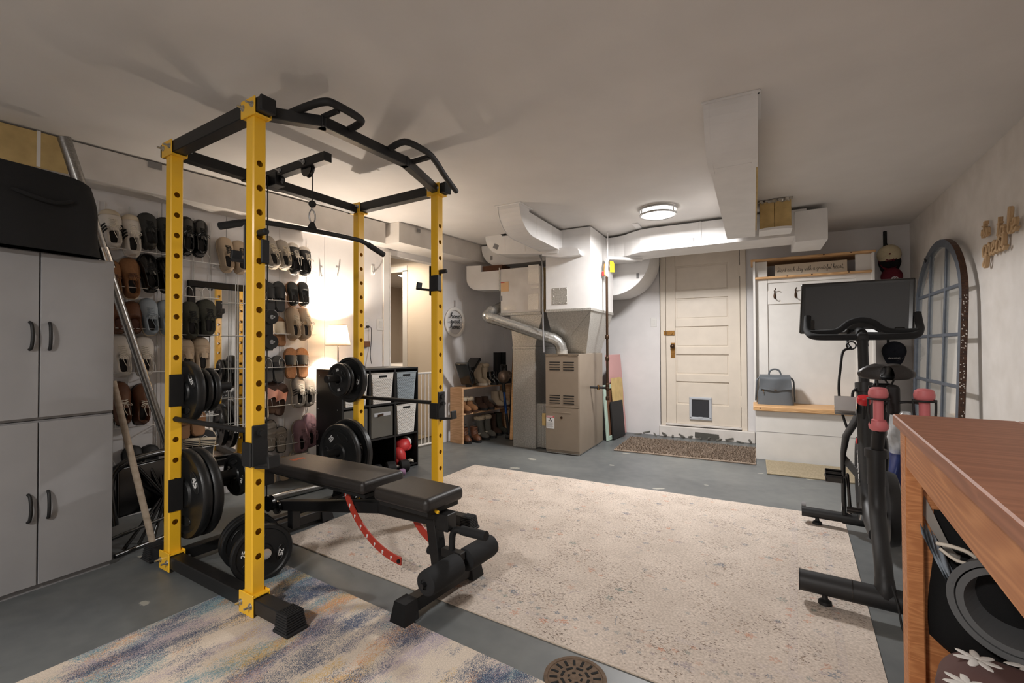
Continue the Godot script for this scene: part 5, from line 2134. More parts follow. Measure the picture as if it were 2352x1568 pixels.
# ---------------------------------------------------------------- weight plates
func plate(label: String, r: float, th: float, num: String, at: Vector3, face_dir: Vector3, roll: float) -> Node3D:   # face_dir: the numbered face
	var t := thing("weight_plate", label, "weight plate", at)
	var z := face_dir.normalized()
	var x := Vector3.UP.cross(z).normalized()
	t.basis = Basis(x, z.cross(x), z) * Basis(Vector3(0, 0, 1), roll)
	var mb := MB.new()
	mb.xf = Transform3D(Basis.from_euler(Vector3(PI / 2, 0, 0)), Vector3.ZERO)
	var h := th / 2
	var q := th * 0.28
	mb.lathe([Vector2(0.026, -h), Vector2(r * 0.30, -h), Vector2(r * 0.34, -q), Vector2(r * 0.82, -q), Vector2(r * 0.86, -h * 0.95), Vector2(r * 0.965, -h), Vector2(r, -h * 0.6), Vector2(r, h * 0.6), Vector2(r * 0.965, h), Vector2(r * 0.86, h * 0.95), Vector2(r * 0.82, q), Vector2(r * 0.34, q), Vector2(r * 0.30, h), Vector2(0.026, h), Vector2(0.026, -h)], 48)
	obj("disc", mb, M.iron, t)
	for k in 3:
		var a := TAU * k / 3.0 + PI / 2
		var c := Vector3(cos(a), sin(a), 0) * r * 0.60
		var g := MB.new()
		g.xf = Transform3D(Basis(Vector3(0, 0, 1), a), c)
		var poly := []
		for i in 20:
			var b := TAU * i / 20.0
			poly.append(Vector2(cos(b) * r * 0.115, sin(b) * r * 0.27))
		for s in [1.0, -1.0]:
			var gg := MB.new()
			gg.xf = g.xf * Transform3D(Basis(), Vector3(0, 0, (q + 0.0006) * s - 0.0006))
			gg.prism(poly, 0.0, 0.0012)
			obj("grip_slot_shade", gg, M.hole_shade, t)  # black ovals paint the shade inside the grip holes; the disc is solid
			var rim := MB.new()
			rim.xf = gg.xf
			var rp := []
			for i in 20:
				rp.append(Vector3(poly[i].x, poly[i].y, 0.001))
			rim.tube(rp, 0.0035, 6, false, true)
			obj("grip_rim", rim, M.iron, t)
	for k in 2:
		var a := -PI / 6.0 + PI * k
		text("weight_number", num, r * 0.24, 0.002, M.white_mark, t, Transform3D(Basis(Vector3(0, 0, 1), a - PI / 2 if k else a - PI / 2), Vector3(cos(a), sin(a), 0) * r * 0.60 + Vector3(0, 0, q + 0.001)), "Droid Sans", true)
	return t


func build_plates() -> void:
	var zf := Vector3(-0.0588, 0, 0.998)
	var b := Basis(Vector3.UP, -0.0588)
	var o := Vector3(-1.849, 0.0095, -1.185)
	var A := Vector3(-0.734, 0, 0)
	var D := Vector3(-0.734, 0, -1.155)
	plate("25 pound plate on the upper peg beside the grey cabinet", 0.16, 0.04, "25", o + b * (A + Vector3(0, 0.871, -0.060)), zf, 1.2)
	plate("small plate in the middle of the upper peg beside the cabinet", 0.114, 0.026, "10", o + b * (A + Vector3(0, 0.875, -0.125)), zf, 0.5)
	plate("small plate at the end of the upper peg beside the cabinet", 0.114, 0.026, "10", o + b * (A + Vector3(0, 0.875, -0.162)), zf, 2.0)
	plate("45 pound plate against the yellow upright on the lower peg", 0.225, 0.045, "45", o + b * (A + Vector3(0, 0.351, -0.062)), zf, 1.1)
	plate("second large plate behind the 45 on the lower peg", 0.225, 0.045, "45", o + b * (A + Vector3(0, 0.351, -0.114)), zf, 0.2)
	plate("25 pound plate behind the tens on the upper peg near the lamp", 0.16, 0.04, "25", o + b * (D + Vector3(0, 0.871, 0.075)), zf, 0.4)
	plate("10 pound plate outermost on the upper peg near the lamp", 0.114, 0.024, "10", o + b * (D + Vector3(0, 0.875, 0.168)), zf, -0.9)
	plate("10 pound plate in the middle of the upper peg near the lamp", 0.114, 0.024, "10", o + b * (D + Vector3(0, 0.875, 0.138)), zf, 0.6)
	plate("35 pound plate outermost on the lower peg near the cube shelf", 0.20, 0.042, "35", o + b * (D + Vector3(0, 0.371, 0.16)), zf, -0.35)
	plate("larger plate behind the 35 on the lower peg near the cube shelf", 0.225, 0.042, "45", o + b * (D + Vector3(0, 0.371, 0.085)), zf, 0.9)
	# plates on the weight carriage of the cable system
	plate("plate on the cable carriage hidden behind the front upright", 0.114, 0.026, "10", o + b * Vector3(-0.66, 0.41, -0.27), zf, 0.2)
	# a loaded dumbbell standing on the floor
	var ax := Vector3(0.95, 0, 0.30).normalized()
	var c := Vector3(-2.14, 0.0, -1.385)
	var t := thing("dumbbell_bar", "short steel dumbbell handle between the floor plates", "dumbbell", c + Vector3(0, 0.144, 0))
	var mb := MB.new()
	mb.tube([-ax * 0.21, ax * 0.13], 0.0245, 18)
	mb.tube([-ax * 0.045, -ax * 0.03], 0.036, 18)
	mb.tube([ax * 0.03, ax * 0.045], 0.036, 18)
	obj("handle", mb, M.chrome, t)
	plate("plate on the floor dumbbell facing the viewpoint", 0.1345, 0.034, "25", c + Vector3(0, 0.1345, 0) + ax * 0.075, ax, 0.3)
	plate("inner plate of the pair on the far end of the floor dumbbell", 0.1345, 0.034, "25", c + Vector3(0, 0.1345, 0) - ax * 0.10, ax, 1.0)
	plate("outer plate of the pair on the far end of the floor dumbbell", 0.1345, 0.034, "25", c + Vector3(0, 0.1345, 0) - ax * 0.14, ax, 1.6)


# ---------------------------------------------------------------- storage cabinet
func build_cabinet() -> void:
	for k in 2:
		var y0 := 0.0 if k == 0 else 0.778
		var H := 0.775
		var t := thing("storage_cabinet", "grey two-door cabinet standing on the floor under the other cabinet" if k == 0 else "grey two-door cabinet stacked on top, below the black bag", "cabinet", Vector3(-2.895, y0, -0.83))
		var mb := MB.new()
		var kick := 0.035 if k == 0 else 0.0
		mb.box(Vector3(-0.205, kick + (H - kick) / 2, 0), Vector3(0.375, H - kick, 0.555), 0.001)
		if k == 0:
			mb.box(Vector3(-0.21, 0.018, 0), Vector3(0.375, 0.036, 0.545))
		obj("body", mb, M.melamine_edge, t)
		for s in [-1.0, 1.0]:
			mb = MB.new()
			var dy0 := 0.03 if k == 0 else 0.012
			mb.box(Vector3(-0.008, (dy0 + H - 0.006) / 2, 0.1385 * s), Vector3(0.017, H - 0.006 - dy0, 0.271), 0.0015)
			var d := obj("door", mb, M.melamine, t)
			mb = MB.new()
			var hy := 0.385
			mb.tube(bez([Vector3(0.0, hy - 0.062, 0.033 * s), Vector3(0.018, hy - 0.05, 0.031 * s), Vector3(0.027, hy, 0.030 * s), Vector3(0.018, hy + 0.05, 0.031 * s), Vector3(0.0, hy + 0.062, 0.033 * s)], 5), 0.0065, 10)
			obj("handle", mb, M.matte_black, d)
	# soft black bag on top
	var t := thing("storage_bag", "black fabric storage bag lying on the stacked cabinets", "bag", Vector3(-2.99, 1.5535, -0.80))
	var mb := MB.new()
	var rows := []
	for i in 13:
		var f := float(i) / 12.0
		var row := PackedVector3Array()
		for j in 28:
			var a := TAU * j / 28.0
			var cx := signf(cos(a)) * pow(absf(cos(a)), 0.35)
			var cy := signf(sin(a)) * pow(absf(sin(a)), 0.35)
			var sag := 0.012 * sin(f * 7.0 + a * 3.0)
			row.append(Vector3(cx * (0.165 + sag * 0.5) - 0.02 * f, 0.0 + f * 0.355 + 0.012 * sin(a * 2.0 + 1.0) * f, cy * (0.245 + sag * 0.4) * (1.0 - 0.12 * f * f)))
		rows.append(row)
	mb.grid(rows, true)
	var cap := []
	for j in 28:
		cap.append(rows[12][j])
	var mid := Vector3(-0.02, 0.362, 0)
	for j in 28:
		mb.face([mid, cap[(j + 1) % 28], cap[j]])
	for i in mb.n.size():
		pass
	obj("bag_body", mb, M.black_cloth, t)
	mb = MB.new()
	mb.tube(bez([Vector3(0.150, 0.25, 0.08), Vector3(0.166, 0.23, 0.02), Vector3(0.168, 0.22, -0.06), Vector3(0.155, 0.245, -0.12)], 5), 0.009, 8)
	obj("carry_strap", mb, M.black_cloth, t)


# ---------------------------------------------------------------- stroke lettering
const STROKES := {
	"a": [[0.48, 0.40, 0.28, 0.48, 0.08, 0.30, 0.10, 0.06, 0.28, 0.0, 0.46, 0.16, 0.50, 0.44, 0.48, 0.12, 0.56, 0.0, 0.68, 0.10]],
	"b": [[0.0, 0.10, 0.16, 0.50, 0.26, 0.94, 0.16, 1.0, 0.10, 0.6, 0.10, 0.10, 0.26, 0.0, 0.42, 0.14, 0.40, 0.38, 0.52, 0.34]],
	"c": [[0.46, 0.38, 0.32, 0.48, 0.10, 0.34, 0.08, 0.08, 0.26, 0.0, 0.50, 0.12]],
	"d": [[0.46, 0.38, 0.28, 0.48, 0.08, 0.30, 0.10, 0.06, 0.28, 0.0, 0.46, 0.20, 0.56, 1.0, 0.48, 0.14, 0.56, 0.0, 0.68, 0.10]],
	"e": [[0.08, 0.20, 0.34, 0.26, 0.40, 0.42, 0.26, 0.50, 0.10, 0.34, 0.10, 0.08, 0.28, 0.0, 0.52, 0.12]],
	"f": [[0.0, 0.14, 0.24, 0.44, 0.38, 0.90, 0.28, 1.0, 0.20, 0.70, 0.14, -0.36, 0.24, -0.40, 0.28, -0.10, 0.24, 0.06, 0.48, 0.12]],
	"g": [[0.46, 0.40, 0.28, 0.48, 0.08, 0.30, 0.12, 0.06, 0.28, 0.04, 0.46, 0.24, 0.48, 0.44, 0.44, -0.26, 0.28, -0.42, 0.12, -0.30, 0.36, -0.06, 0.62, 0.12]],
	"h": [[0.0, 0.10, 0.18, 0.50, 0.28, 0.94, 0.18, 1.0, 0.12, 0.6, 0.08, 0.0, 0.18, 0.32, 0.34, 0.46, 0.42, 0.30, 0.40, 0.06, 0.50, 0.0, 0.62, 0.12]],
	"i": [[0.0, 0.14, 0.12, 0.44, 0.10, 0.08, 0.20, 0.0, 0.32, 0.12], [0.15, 0.64, 0.17, 0.68]],
	"l": [[0.0, 0.12, 0.16, 0.46, 0.26, 0.90, 0.18, 1.0, 0.12, 0.70, 0.10, 0.12, 0.20, 0.0, 0.34, 0.12]],
	"m": [[0.0, 0.30, 0.10, 0.44, 0.10, 0.0, 0.20, 0.34, 0.30, 0.44, 0.36, 0.30, 0.34, 0.0, 0.44, 0.34, 0.56, 0.44, 0.62, 0.28, 0.60, 0.06, 0.70, 0.0, 0.80, 0.12]],
	"n": [[0.0, 0.30, 0.10, 0.44, 0.10, 0.0, 0.22, 0.36, 0.36, 0.44, 0.42, 0.28, 0.40, 0.06, 0.50, 0.0, 0.60, 0.12]],
	"o": [[0.30, 0.46, 0.10, 0.34, 0.10, 0.08, 0.28, 0.0, 0.44, 0.14, 0.42, 0.38, 0.28, 0.46, 0.44, 0.36, 0.60, 0.38]],
	"r": [[0.0, 0.16, 0.14, 0.46, 0.18, 0.50, 0.22, 0.40, 0.36, 0.42, 0.34, 0.12, 0.42, 0.0, 0.54, 0.12]],
	"s": [[0.0, 0.10, 0.22, 0.48, 0.34, 0.22, 0.26, 0.02, 0.08, 0.02, 0.26, 0.0, 0.46, 0.12]],
	"t": [[0.0, 0.14, 0.16, 0.50, 0.22, 0.88, 0.16, 0.30, 0.16, 0.06, 0.26, 0.0, 0.40, 0.12], [0.04, 0.60, 0.38, 0.64]],
	"u": [[0.0, 0.16, 0.10, 0.44, 0.08, 0.12, 0.18, 0.0, 0.32, 0.14, 0.40, 0.44, 0.38, 0.10, 0.48, 0.0, 0.58, 0.12]],
	"w": [[0.0, 0.30, 0.10, 0.44, 0.08, 0.10, 0.20, 0.0, 0.34, 0.36, 0.34, 0.08, 0.46, 0.0, 0.60, 0.20, 0.56, 0.46, 0.74, 0.38]],
	"y": [[0.0, 0.20, 0.10, 0.44, 0.10, 0.14, 0.22, 0.04, 0.36, 0.20, 0.42, 0.44, 0.38, -0.24, 0.22, -0.42, 0.10, -0.28, 0.34, -0.04, 0.58, 0.12]],
	"S": [[0.54, 0.86, 0.40, 1.0, 0.16, 0.86, 0.22, 0.58, 0.44, 0.40, 0.40, 0.08, 0.18, 0.0, 0.02, 0.14, 0.10, 0.26, 0.5, 0.08, 0.6, 0.12]],
	"'": [[0.06, 0.9, 0.02, 0.7]],
	",": [[0.10, 0.06, 0.02, -0.14]],
}


func script_width(s: String) -> float:
	var w := 0.0
	for ch in s:
		w += advance(ch)
	return w


func advance(ch: String) -> float:
	if not STROKES.has(ch):
		return 0.34
	var m := 0.0
	for st in STROKES[ch]:
		for i in range(0, st.size(), 2):
			m = maxf(m, st[i])
	return m


func script_line(mb: MB, s: String, at: Vector3, h: float, r: float, slant := 0.12, wide := 1.0, seg := 5) -> void:   # joined handwriting as thin rods in the xy plane, centred on at
	var x := -script_width(s) * 0.5
	for ch in s:
		if STROKES.has(ch):
			for st in STROKES[ch]:
				var pts := []
				for i in range(0, st.size(), 2):
					var px: float = x + st[i] + slant * st[i + 1]
					pts.append(at + Vector3(px * h * wide, st[i + 1] * h, 0))
				mb.tube(bez(pts, 3), r, seg)
		x += advance(ch)


# ---------------------------------------------------------------- exercise bike
func build_bike() -> void:
	var t := thing("exercise_bike", "black indoor exercise bike with large screen and pedals", "exercise bike", Vector3(0.455, 0.0, -2.32), -deg_to_rad(5.5))
	var mb := MB.new()
	var black: Material = M.bike_black
	# rear stabiliser
	mb.tube([Vector3(-0.29, 0.09, 0), Vector3(0.29, 0.09, 0)], 0.043, 22)
	obj("rear_stabiliser", mb, black, t)
	mb = MB.new()
	for x in [-0.292, 0.29]:
		mb.tube([Vector3(x, 0.09, 0), Vector3(x + 0.004, 0.09, 0)], 0.0445, 22)
	obj("end_cap", mb, M.matte_black, t)
	mb = MB.new()
	mb.tube([Vector3(-0.108, 0.09, 0), Vector3(-0.105, 0.09, 0)], 0.0445, 22)
	obj("joint_line", mb, M.gloss_black, t)
	for q in [[-0.2, 0.0], [0.2, 0.0], [-0.22, -1.03], [0.22, -1.03]]:
		mb = MB.new()
		mb.xf = Transform3D(Basis(), Vector3(q[0], 0.0105 if q[0] < 0 else 0.0005, q[1]))
		mb.lathe([Vector2(0, 0), Vector2(0.026, 0), Vector2(0.024, 0.012), Vector2(0.012, 0.02), Vector2(0.008, 0.05), Vector2(0, 0.05)], 16)
		obj("levelling_foot", mb, M.matte_black, t)
	# front stabiliser with transport wheels
	mb = MB.new()
	mb.tube([Vector3(-0.30, 0.075, -1.03), Vector3(-0.10, 0.075, -1.03), Vector3(-0.09, 0.075, -1.03), Vector3(0.09, 0.075, -1.03), Vector3(0.10, 0.075, -1.03), Vector3(0.30, 0.075, -1.03)], [0.03, 0.03, 0.036, 0.036, 0.03, 0.03], 18)
	obj("front_stabiliser", mb, black, t)
	for x in [-0.29, 0.29]:
		mb = MB.new()
		mb.tube([Vector3(x - 0.012, 0.095, -1.062), Vector3(x + 0.012, 0.095, -1.062)], 0.028, 16)
		obj("transport_wheel", mb, M.grey_tape, t)
	# spine: from the rear foot up and forward, the seat tube, the down tube
	mb = MB.new()
	mb.tube(bez([Vector3(0, 0.10, 0.0), Vector3(0, 0.20, -0.05), Vector3(0, 0.30, -0.16), Vector3(0, 0.40, -0.24), Vector3(0, 0.57, -0.25)], 6), 0.031, 18)
	mb.tube(bez([Vector3(0, 0.09, -0.005), Vector3(0, 0.125, -0.005), Vector3(0, 0.16, -0.025)], 4), [0.05, 0.048, 0.045, 0.042, 0.038, 0.035, 0.034, 0.033, 0.032], 18)
	obj("rear_leg", mb, black, t)
	mb = MB.new()
	mb.tube(bez([Vector3(0, 0.27, -0.20), Vector3(-0.005, 0.28, -0.38), Vector3(-0.005, 0.36, -0.52), Vector3(-0.005, 0.62, -0.66), Vector3(0, 0.80, -0.74)], 6), 0.036, 18)
	obj("down_tube", mb, black, t)
	mb = MB.new()
	mb.tube([Vector3(0, 0.48, -0.252), Vector3(0, 0.60, -0.25), Vector3(0.0, 0.605, -0.25), Vector3(0.0, 0.64, -0.25)], [0.033, 0.034, 0.042, 0.042], 18)
	obj("seat_collar", mb, black, t)
	mb = MB.new()
	mb.tube([Vector3(0.0, 0.60, -0.25), Vector3(0.015, 0.86, -0.17)], 0.024, 16)
	obj("seat_post", mb, M.matte_black, t)
	mb = MB.new()
	mb.cyl(Vector3(0.018, 0.88, -0.03), Vector3(0.018, 0.88, -0.26), 0.026, 16)
	mb.rbox(Vector3(0.035, 0.885, -0.02), Vector3(0.045, 0.12, 0.05), 0.018, 3)
	obj("seat_slider", mb, M.matte_black, t)
	mb = MB.new()
	for s in [-1.0, 1.0]:
		mb.tube(bez([Vector3(0.02 + 0.03 * s, 0.975, -0.08), Vector3(0.02 + 0.022 * s, 0.935, -0.13), Vector3(0.02 + 0.022 * s, 0.935, -0.22), Vector3(0.02 + 0.01 * s, 0.97, -0.30)], 5), 0.004, 8)
	mb.box(Vector3(0.02, 0.925, -0.17), Vector3(0.07, 0.03, 0.035), 0.005)
	mb.cyl(Vector3(-0.03, 0.922, -0.17), Vector3(0.07, 0.922, -0.17), 0.008, 8)
	obj("seat_rail", mb, M.matte_black, t)
	# saddle
	mb = MB.new()
	var rows := []
	for i in 15:
		var f := float(i) / 14.0
		var z := -0.03 - 0.28 * f
		var hw := lerpf(0.096, 0.026, pow(smoothstep(0.12, 0.78, f), 0.8)) * sqrt(clampf(f * 9.0 + 0.06, 0.0, 1.0)) * sqrt(clampf((1.0 - f) * 7.0 + 0.03, 0.0, 1.0))
		var row := PackedVector3Array()
		for j in 20:
			var a := TAU * j / 20.0
			var cx := signf(cos(a)) * pow(absf(cos(a)), 0.75)
			var y := 0.026 * sin(a) * (1.0 if sin(a) > 0 else 1.6)
			var dip := -0.012 * exp(-pow(cx * hw / 0.018, 2.0)) * (1.0 if sin(a) > 0 else 0.0)
			var droop := -0.022 * pow(absf(cx), 2.2) * (1.0 - f)
			row.append(Vector3(0.02 + cx * hw, 1.005 + y + dip + droop, z))
		rows.append(row)
	mb.grid(rows, true, false, true)
	obj("saddle", mb, M.vinyl, t)
	# fork shell around the flywheel
	for s in [-1.0, 1.0]:
		mb = MB.new()
		var A := [[0.0, 0.80, -0.76, 0.020, 0.05], [0.035, 0.70, -0.775, 0.022, 0.06], [0.082, 0.60, -0.80, 0.018, 0.06], [0.094, 0.50, -0.83, 0.014, 0.05], [0.094, 0.40, -0.88, 0.012, 0.036], [0.09, 0.25, -0.95, 0.012, 0.03], [0.085, 0.10, -1.02, 0.014, 0.03]]
		rows = []
		for q in A:
			var row := PackedVector3Array()
			for j in 12:
				var a := TAU * j / 12.0
				row.append(Vector3(q[0] * s + cos(a) * q[3], q[1], q[2] + sin(a) * q[4]))
			rows.append(row)
		mb.grid(rows, true, false, false)
		obj("fork_leg", mb, black, t)
	mb = MB.new()
	mb.xf = Transform3D(Basis(), Vector3.ZERO)
	rows = []
	for i in 9:
		var f := float(i) / 8.0
		var row := PackedVector3Array()
		for j in 10:
			var a := TAU * j / 10.0
			row.append(Vector3(lerpf(-0.094, 0.0, f) , lerpf(0.47, 0.385, f) + cos(a) * 0.03, lerpf(-0.84, -0.56, f) + sin(a) * 0.014))
		rows.append(row)
	mb.grid(rows, true)
	obj("frame_bridge", mb, black, t)
	# flywheel, crank, pedals, right-hand guard
	mb = MB.new()
	mb.xf = Transform3D(Basis.from_euler(Vector3(0, 0, PI / 2)), Vector3(0, 0.36, -0.88))
	mb.lathe([Vector2(0, -0.02), Vector2(0.15, -0.02), Vector2(0.16, -0.028), Vector2(0.225, -0.028), Vector2(0.23, -0.022), Vector2(0.23, 0.022), Vector2(0.225, 0.028), Vector2(0.16, 0.028), Vector2(0.15, 0.02), Vector2(0, 0.02)], 48)
	obj("flywheel", mb, M.matte_black, t)
	mb = MB.new()
	mb.xf = Transform3D(Basis.from_euler(Vector3(0, 0, PI / 2)), Vector3(0, 0.36, -0.88))
	mb.lathe([Vector2(0.225, -0.0285), Vector2(0.231, -0.024), Vector2(0.231, 0.024), Vector2(0.225, 0.0285)], 48)
	obj("flywheel_rim", mb, M.zinc, t)
	mb = MB.new()
	mb.xf = Transform3D(Basis.from_euler(Vector3(0, 0, PI / 2)), Vector3(0.0, 0.32, -0.48))
	mb.lathe([Vector2(0, -0.105), Vector2(0.13, -0.105), Vector2(0.165, -0.095), Vector2(0.175, -0.07), Vector2(0.175, -0.055), Vector2(0, -0.055)], 40)
	obj("belt_guard", mb, black, t)
	mb = MB.new()
	mb.cyl(Vector3(-0.10, 0.29, -0.46), Vector3(0.13, 0.29, -0.46), 0.016, 14)
	mb.xf = frame_at(Vector3(-0.088, 0.36, -0.50), Vector3(-0.005, 0.155, -0.075), Vector3.RIGHT)
	mb.box(Vector3.ZERO, Vector3(0.20, 0.014, 0.026), 0.005)
	mb.xf = frame_at(Vector3(0.125, 0.215, -0.42), Vector3(0.005, -0.155, 0.075), Vector3.RIGHT)
	mb.box(Vector3.ZERO, Vector3(0.20, 0.014, 0.026), 0.005)
	obj("crank", mb, M.gloss_black, t)
	for q in [[-0.148, 0.432, -0.535], [0.19, 0.14, -0.385]]:
		mb = MB.new()
		for k in 5:
			mb.box(Vector3(0, 0, -0.036 + 0.018 * k), Vector3(0.075, 0.024 if k % 2 else 0.032, 0.009), 0.003)
		for sx in [-0.034, 0.034]:
			mb.box(Vector3(sx, 0, 0), Vector3(0.008, 0.022, 0.085), 0.003)
		mb.cyl(Vector3(-0.04, 0, 0), Vector3(0.06 if q[0] < 0 else -0.06, 0, 0), 0.006, 8)
		var p := obj("pedal", mb, M.gloss_black, t)
		p.position = Vector3(q[0], q[1], q[2])
		p.rotation.x = 0.35
	# handlebar post, stem, bar with its hump and horns
	mb = MB.new()
	mb.tube([Vector3(0, 0.78, -0.745), Vector3(0, 0.85, -0.765), Vector3(0, 0.852, -0.765), Vector3(0, 0.90, -0.775)], [0.036, 0.036, 0.042, 0.042], 18)
	obj("head_collar", mb, black, t)
	mb = MB.new()
	mb.tube([Vector3(0, 0.85, -0.765), Vector3(0, 1.13, -0.83)], 0.024, 16)
	obj("handlebar_post", mb, M.matte_black, t)
	mb = MB.new()
	mb.tube(bez([Vector3(-0.025, 0.875, -0.75), Vector3(-0.05, 0.855, -0.745), Vector3(-0.055, 0.81, -0.74)], 4), 0.007, 8)
	obj("post_lever", mb, M.matte_black, t)
	mb = MB.new()
	var bar := bez([Vector3(-0.255, 1.285, -1.0), Vector3(-0.258, 1.235, -0.975), Vector3(-0.256, 1.19, -0.93), Vector3(-0.225, 1.158, -0.87), Vector3(-0.12, 1.152, -0.845), Vector3(0.0, 1.152, -0.842), Vector3(0.12, 1.152, -0.845), Vector3(0.225, 1.158, -0.87), Vector3(0.256, 1.19, -0.93), Vector3(0.258, 1.235, -0.975), Vector3(0.255, 1.285, -1.0)], 5)
	mb.tube(bar, 0.0185, 14)
	mb.tube(bez([Vector3(-0.245, 1.18, -0.90), Vector3(-0.15, 1.18, -0.915), Vector3(-0.10, 1.195, -0.92), Vector3(-0.055, 1.235, -0.935), Vector3(0.0, 1.252, -0.94), Vector3(0.055, 1.235, -0.935), Vector3(0.10, 1.195, -0.92), Vector3(0.15, 1.18, -0.915), Vector3(0.245, 1.18, -0.90)], 5), 0.0175, 14)
	obj("handlebar", mb, M.foam, t)
	mb = MB.new()
	mb.tube(bez([Vector3(0, 1.10, -0.825), Vector3(0, 1.14, -0.85), Vector3(0.005, 1.17, -0.92), Vector3(0.0, 1.19, -1.02)], 5), 0.026, 14)
	mb.rbox(Vector3(0.0, 1.145, -0.845), Vector3(0.06, 0.055, 0.06), 0.02, 3)
	obj("stem", mb, M.matte_black, t)
	# screen
	mb = MB.new()
	mb.rbox(Vector3.ZERO, Vector3(0.56, 0.325, 0.026), 0.012, 3)
	var scr := obj("screen_housing", mb, M.gloss_black, t)
	scr.transform = Transform3D(Basis.from_euler(Vector3(-0.10, -0.16, -0.03)), Vector3(-0.02, 1.335, -1.09))
	mb = MB.new()
	mb.box(Vector3(0, 0.002, 0.0135), Vector3(0.505, 0.272, 0.002), 0.0008)
	obj("display_glass", mb, M.screen_off, scr)
	mb = MB.new()
	mb.rbox(Vector3(0.215, -0.146, 0.012), Vector3(0.05, 0.045, 0.03), 0.01, 3)
	obj("screen_clip", mb, M.matte_black, scr)
	mb = MB.new()
	mb.box(Vector3(0, 1.21, -1.08), Vector3(0.05, 0.12, 0.03), 0.006)
	obj("screen_arm", mb, M.matte_black, t)
	mb = MB.new()
	mb.tube(bez([Vector3(-0.05, 1.20, -1.06), Vector3(-0.06, 1.12, -0.98), Vector3(-0.05, 1.09, -0.93), Vector3(-0.085, 1.07, -0.90), Vector3(-0.10, 0.98, -0.86), Vector3(-0.11, 0.86, -0.84), Vector3(-0.10, 0.74, -0.83), Vector3(-0.075, 0.64, -0.80)], 6), 0.007, 8)
	mb.tube(arc(Vector3(-0.045, 1.105, -0.93), Vector3.RIGHT, Vector3.UP, 0.022, 0, TAU * 15 / 16.0, 15), 0.004, 6, false, true)
	obj("screen_cable", mb, M.matte_black, t)
	# resistance knob, tray
	mb = MB.new()
	mb.xf = Transform3D(Basis.from_euler(Vector3(0.35, 0, 0)), Vector3(-0.012, 0.80, -0.64))
	mb.lathe([Vector2(0, 0), Vector2(0.024, 0.0), Vector2(0.031, 0.008), Vector2(0.031, 0.034), Vector2(0.027, 0.04), Vector2(0, 0.042)], 14)
	obj("resistance_knob", mb, M.red_plastic, t)
	mb = MB.new()
	mb.cyl(Vector3(-0.012, 0.72, -0.67), Vector3(-0.012, 0.80, -0.64), 0.007, 8)
	obj("knob_shaft", mb, M.matte_black, t)
	mb = MB.new()
	rows = []
	for i in 9:
		var a := -0.35 + 2.6 * i / 8.0
		var row := PackedVector3Array()
		for j in 2:
			row.append(Vector3(-0.135 + 0.09 * j, 0.775 - 0.045 * sin(a) * (1.0 if a > 0 else 0.4) + 0.045 * (1.0 if i == 0 else 0.0), -0.70 - 0.05 * cos(a)))
		rows.append(row)
	mb.grid(rows, false, false, true)
	rows = []
	for i in 9:
		var a := -0.35 + 2.6 * i / 8.0
		rows.append(PackedVector3Array([Vector3(-0.045, 0.775 - 0.043 * sin(a) * (1.0 if a > 0 else 0.4) + 0.045 * (1.0 if i == 0 else 0.0), -0.70 - 0.048 * cos(a)), Vector3(-0.135, 0.775 - 0.043 * sin(a) * (1.0 if a > 0 else 0.4) + 0.045 * (1.0 if i == 0 else 0.0), -0.70 - 0.048 * cos(a))]))
	mb.grid(rows, false, false, true)
	mb.box(Vector3(-0.09, 0.795, -0.655), Vector3(0.09, 0.075, 0.002), 0.0)
	mb.box(Vector3(-0.045, 0.775, -0.70), Vector3(0.002, 0.06, 0.07), 0.0)
	obj("cup_tray", mb, M.chrome_brushed, t)
	# lettering on the left side of the down tube
	var tx := text("frame_lettering", "PELOTON", 0.042, 0.002, M.white_mark, t, Transform3D(), "Droid Sans", true)
	var dir := Vector3(0, -0.23, 0.135).normalized()
	var n := Vector3(-1, 0, 0.0)
	tx.transform = Transform3D(Basis(dir, n.cross(dir), n), Vector3(-0.043, 0.475, -0.595))
	mb = MB.new()
	mb.xf = Transform3D(Basis(dir, n.cross(dir), n), Vector3(-0.043, 0.60, -0.655))
	mb.tube(arc(Vector3.ZERO, Vector3.RIGHT, Vector3.UP, 0.014, 0.4, 5.2, 12), 0.0028, 6)
	mb.tube([Vector3(-0.02, -0.016, 0), Vector3(0.012, 0.012, 0)], 0.0028, 6)
	obj("red_emblem", mb, M.red_plastic, t)
	mb = MB.new()
	mb.box(Vector3(-0.098, 0.155, -0.985), Vector3(0.003, 0.055, 0.035), 0.0)
	obj("serial_sticker", mb, M.white_mark, t)
	# cage for the hand weights behind the saddle
	mb = MB.new()
	for x in [-0.02, 0.115]:
		for s in [-1.0, 1.0]:
			mb.tube(bez([Vector3(x + 0.032 * s, 0.90, 0.08), Vector3(x + 0.03 * s, 0.84, 0.085), Vector3(x + 0.02 * s, 0.78, 0.09), Vector3(x, 0.765, 0.085)], 4), 0.004, 6)
		mb.tube(arc(Vector3(x, 0.895, 0.08), Vector3.RIGHT, Vector3.BACK, 0.033, 0, TAU * 17 / 18.0, 17), 0.004, 6, false, true)
	mb.tube(bez([Vector3(-0.02, 0.88, 0.045), Vector3(0.02, 0.87, 0.0), Vector3(0.075, 0.88, 0.0), Vector3(0.115, 0.88, 0.045)], 4), 0.005, 6)
	obj("weight_cage", mb, M.matte_black, t)
	var b := Basis(Vector3.UP, -deg_to_rad(5.5))
	var lab := ["pink hand weight in the bike cage nearer the screen side", "pink hand weight in the bike cage above the wooden table corner"]
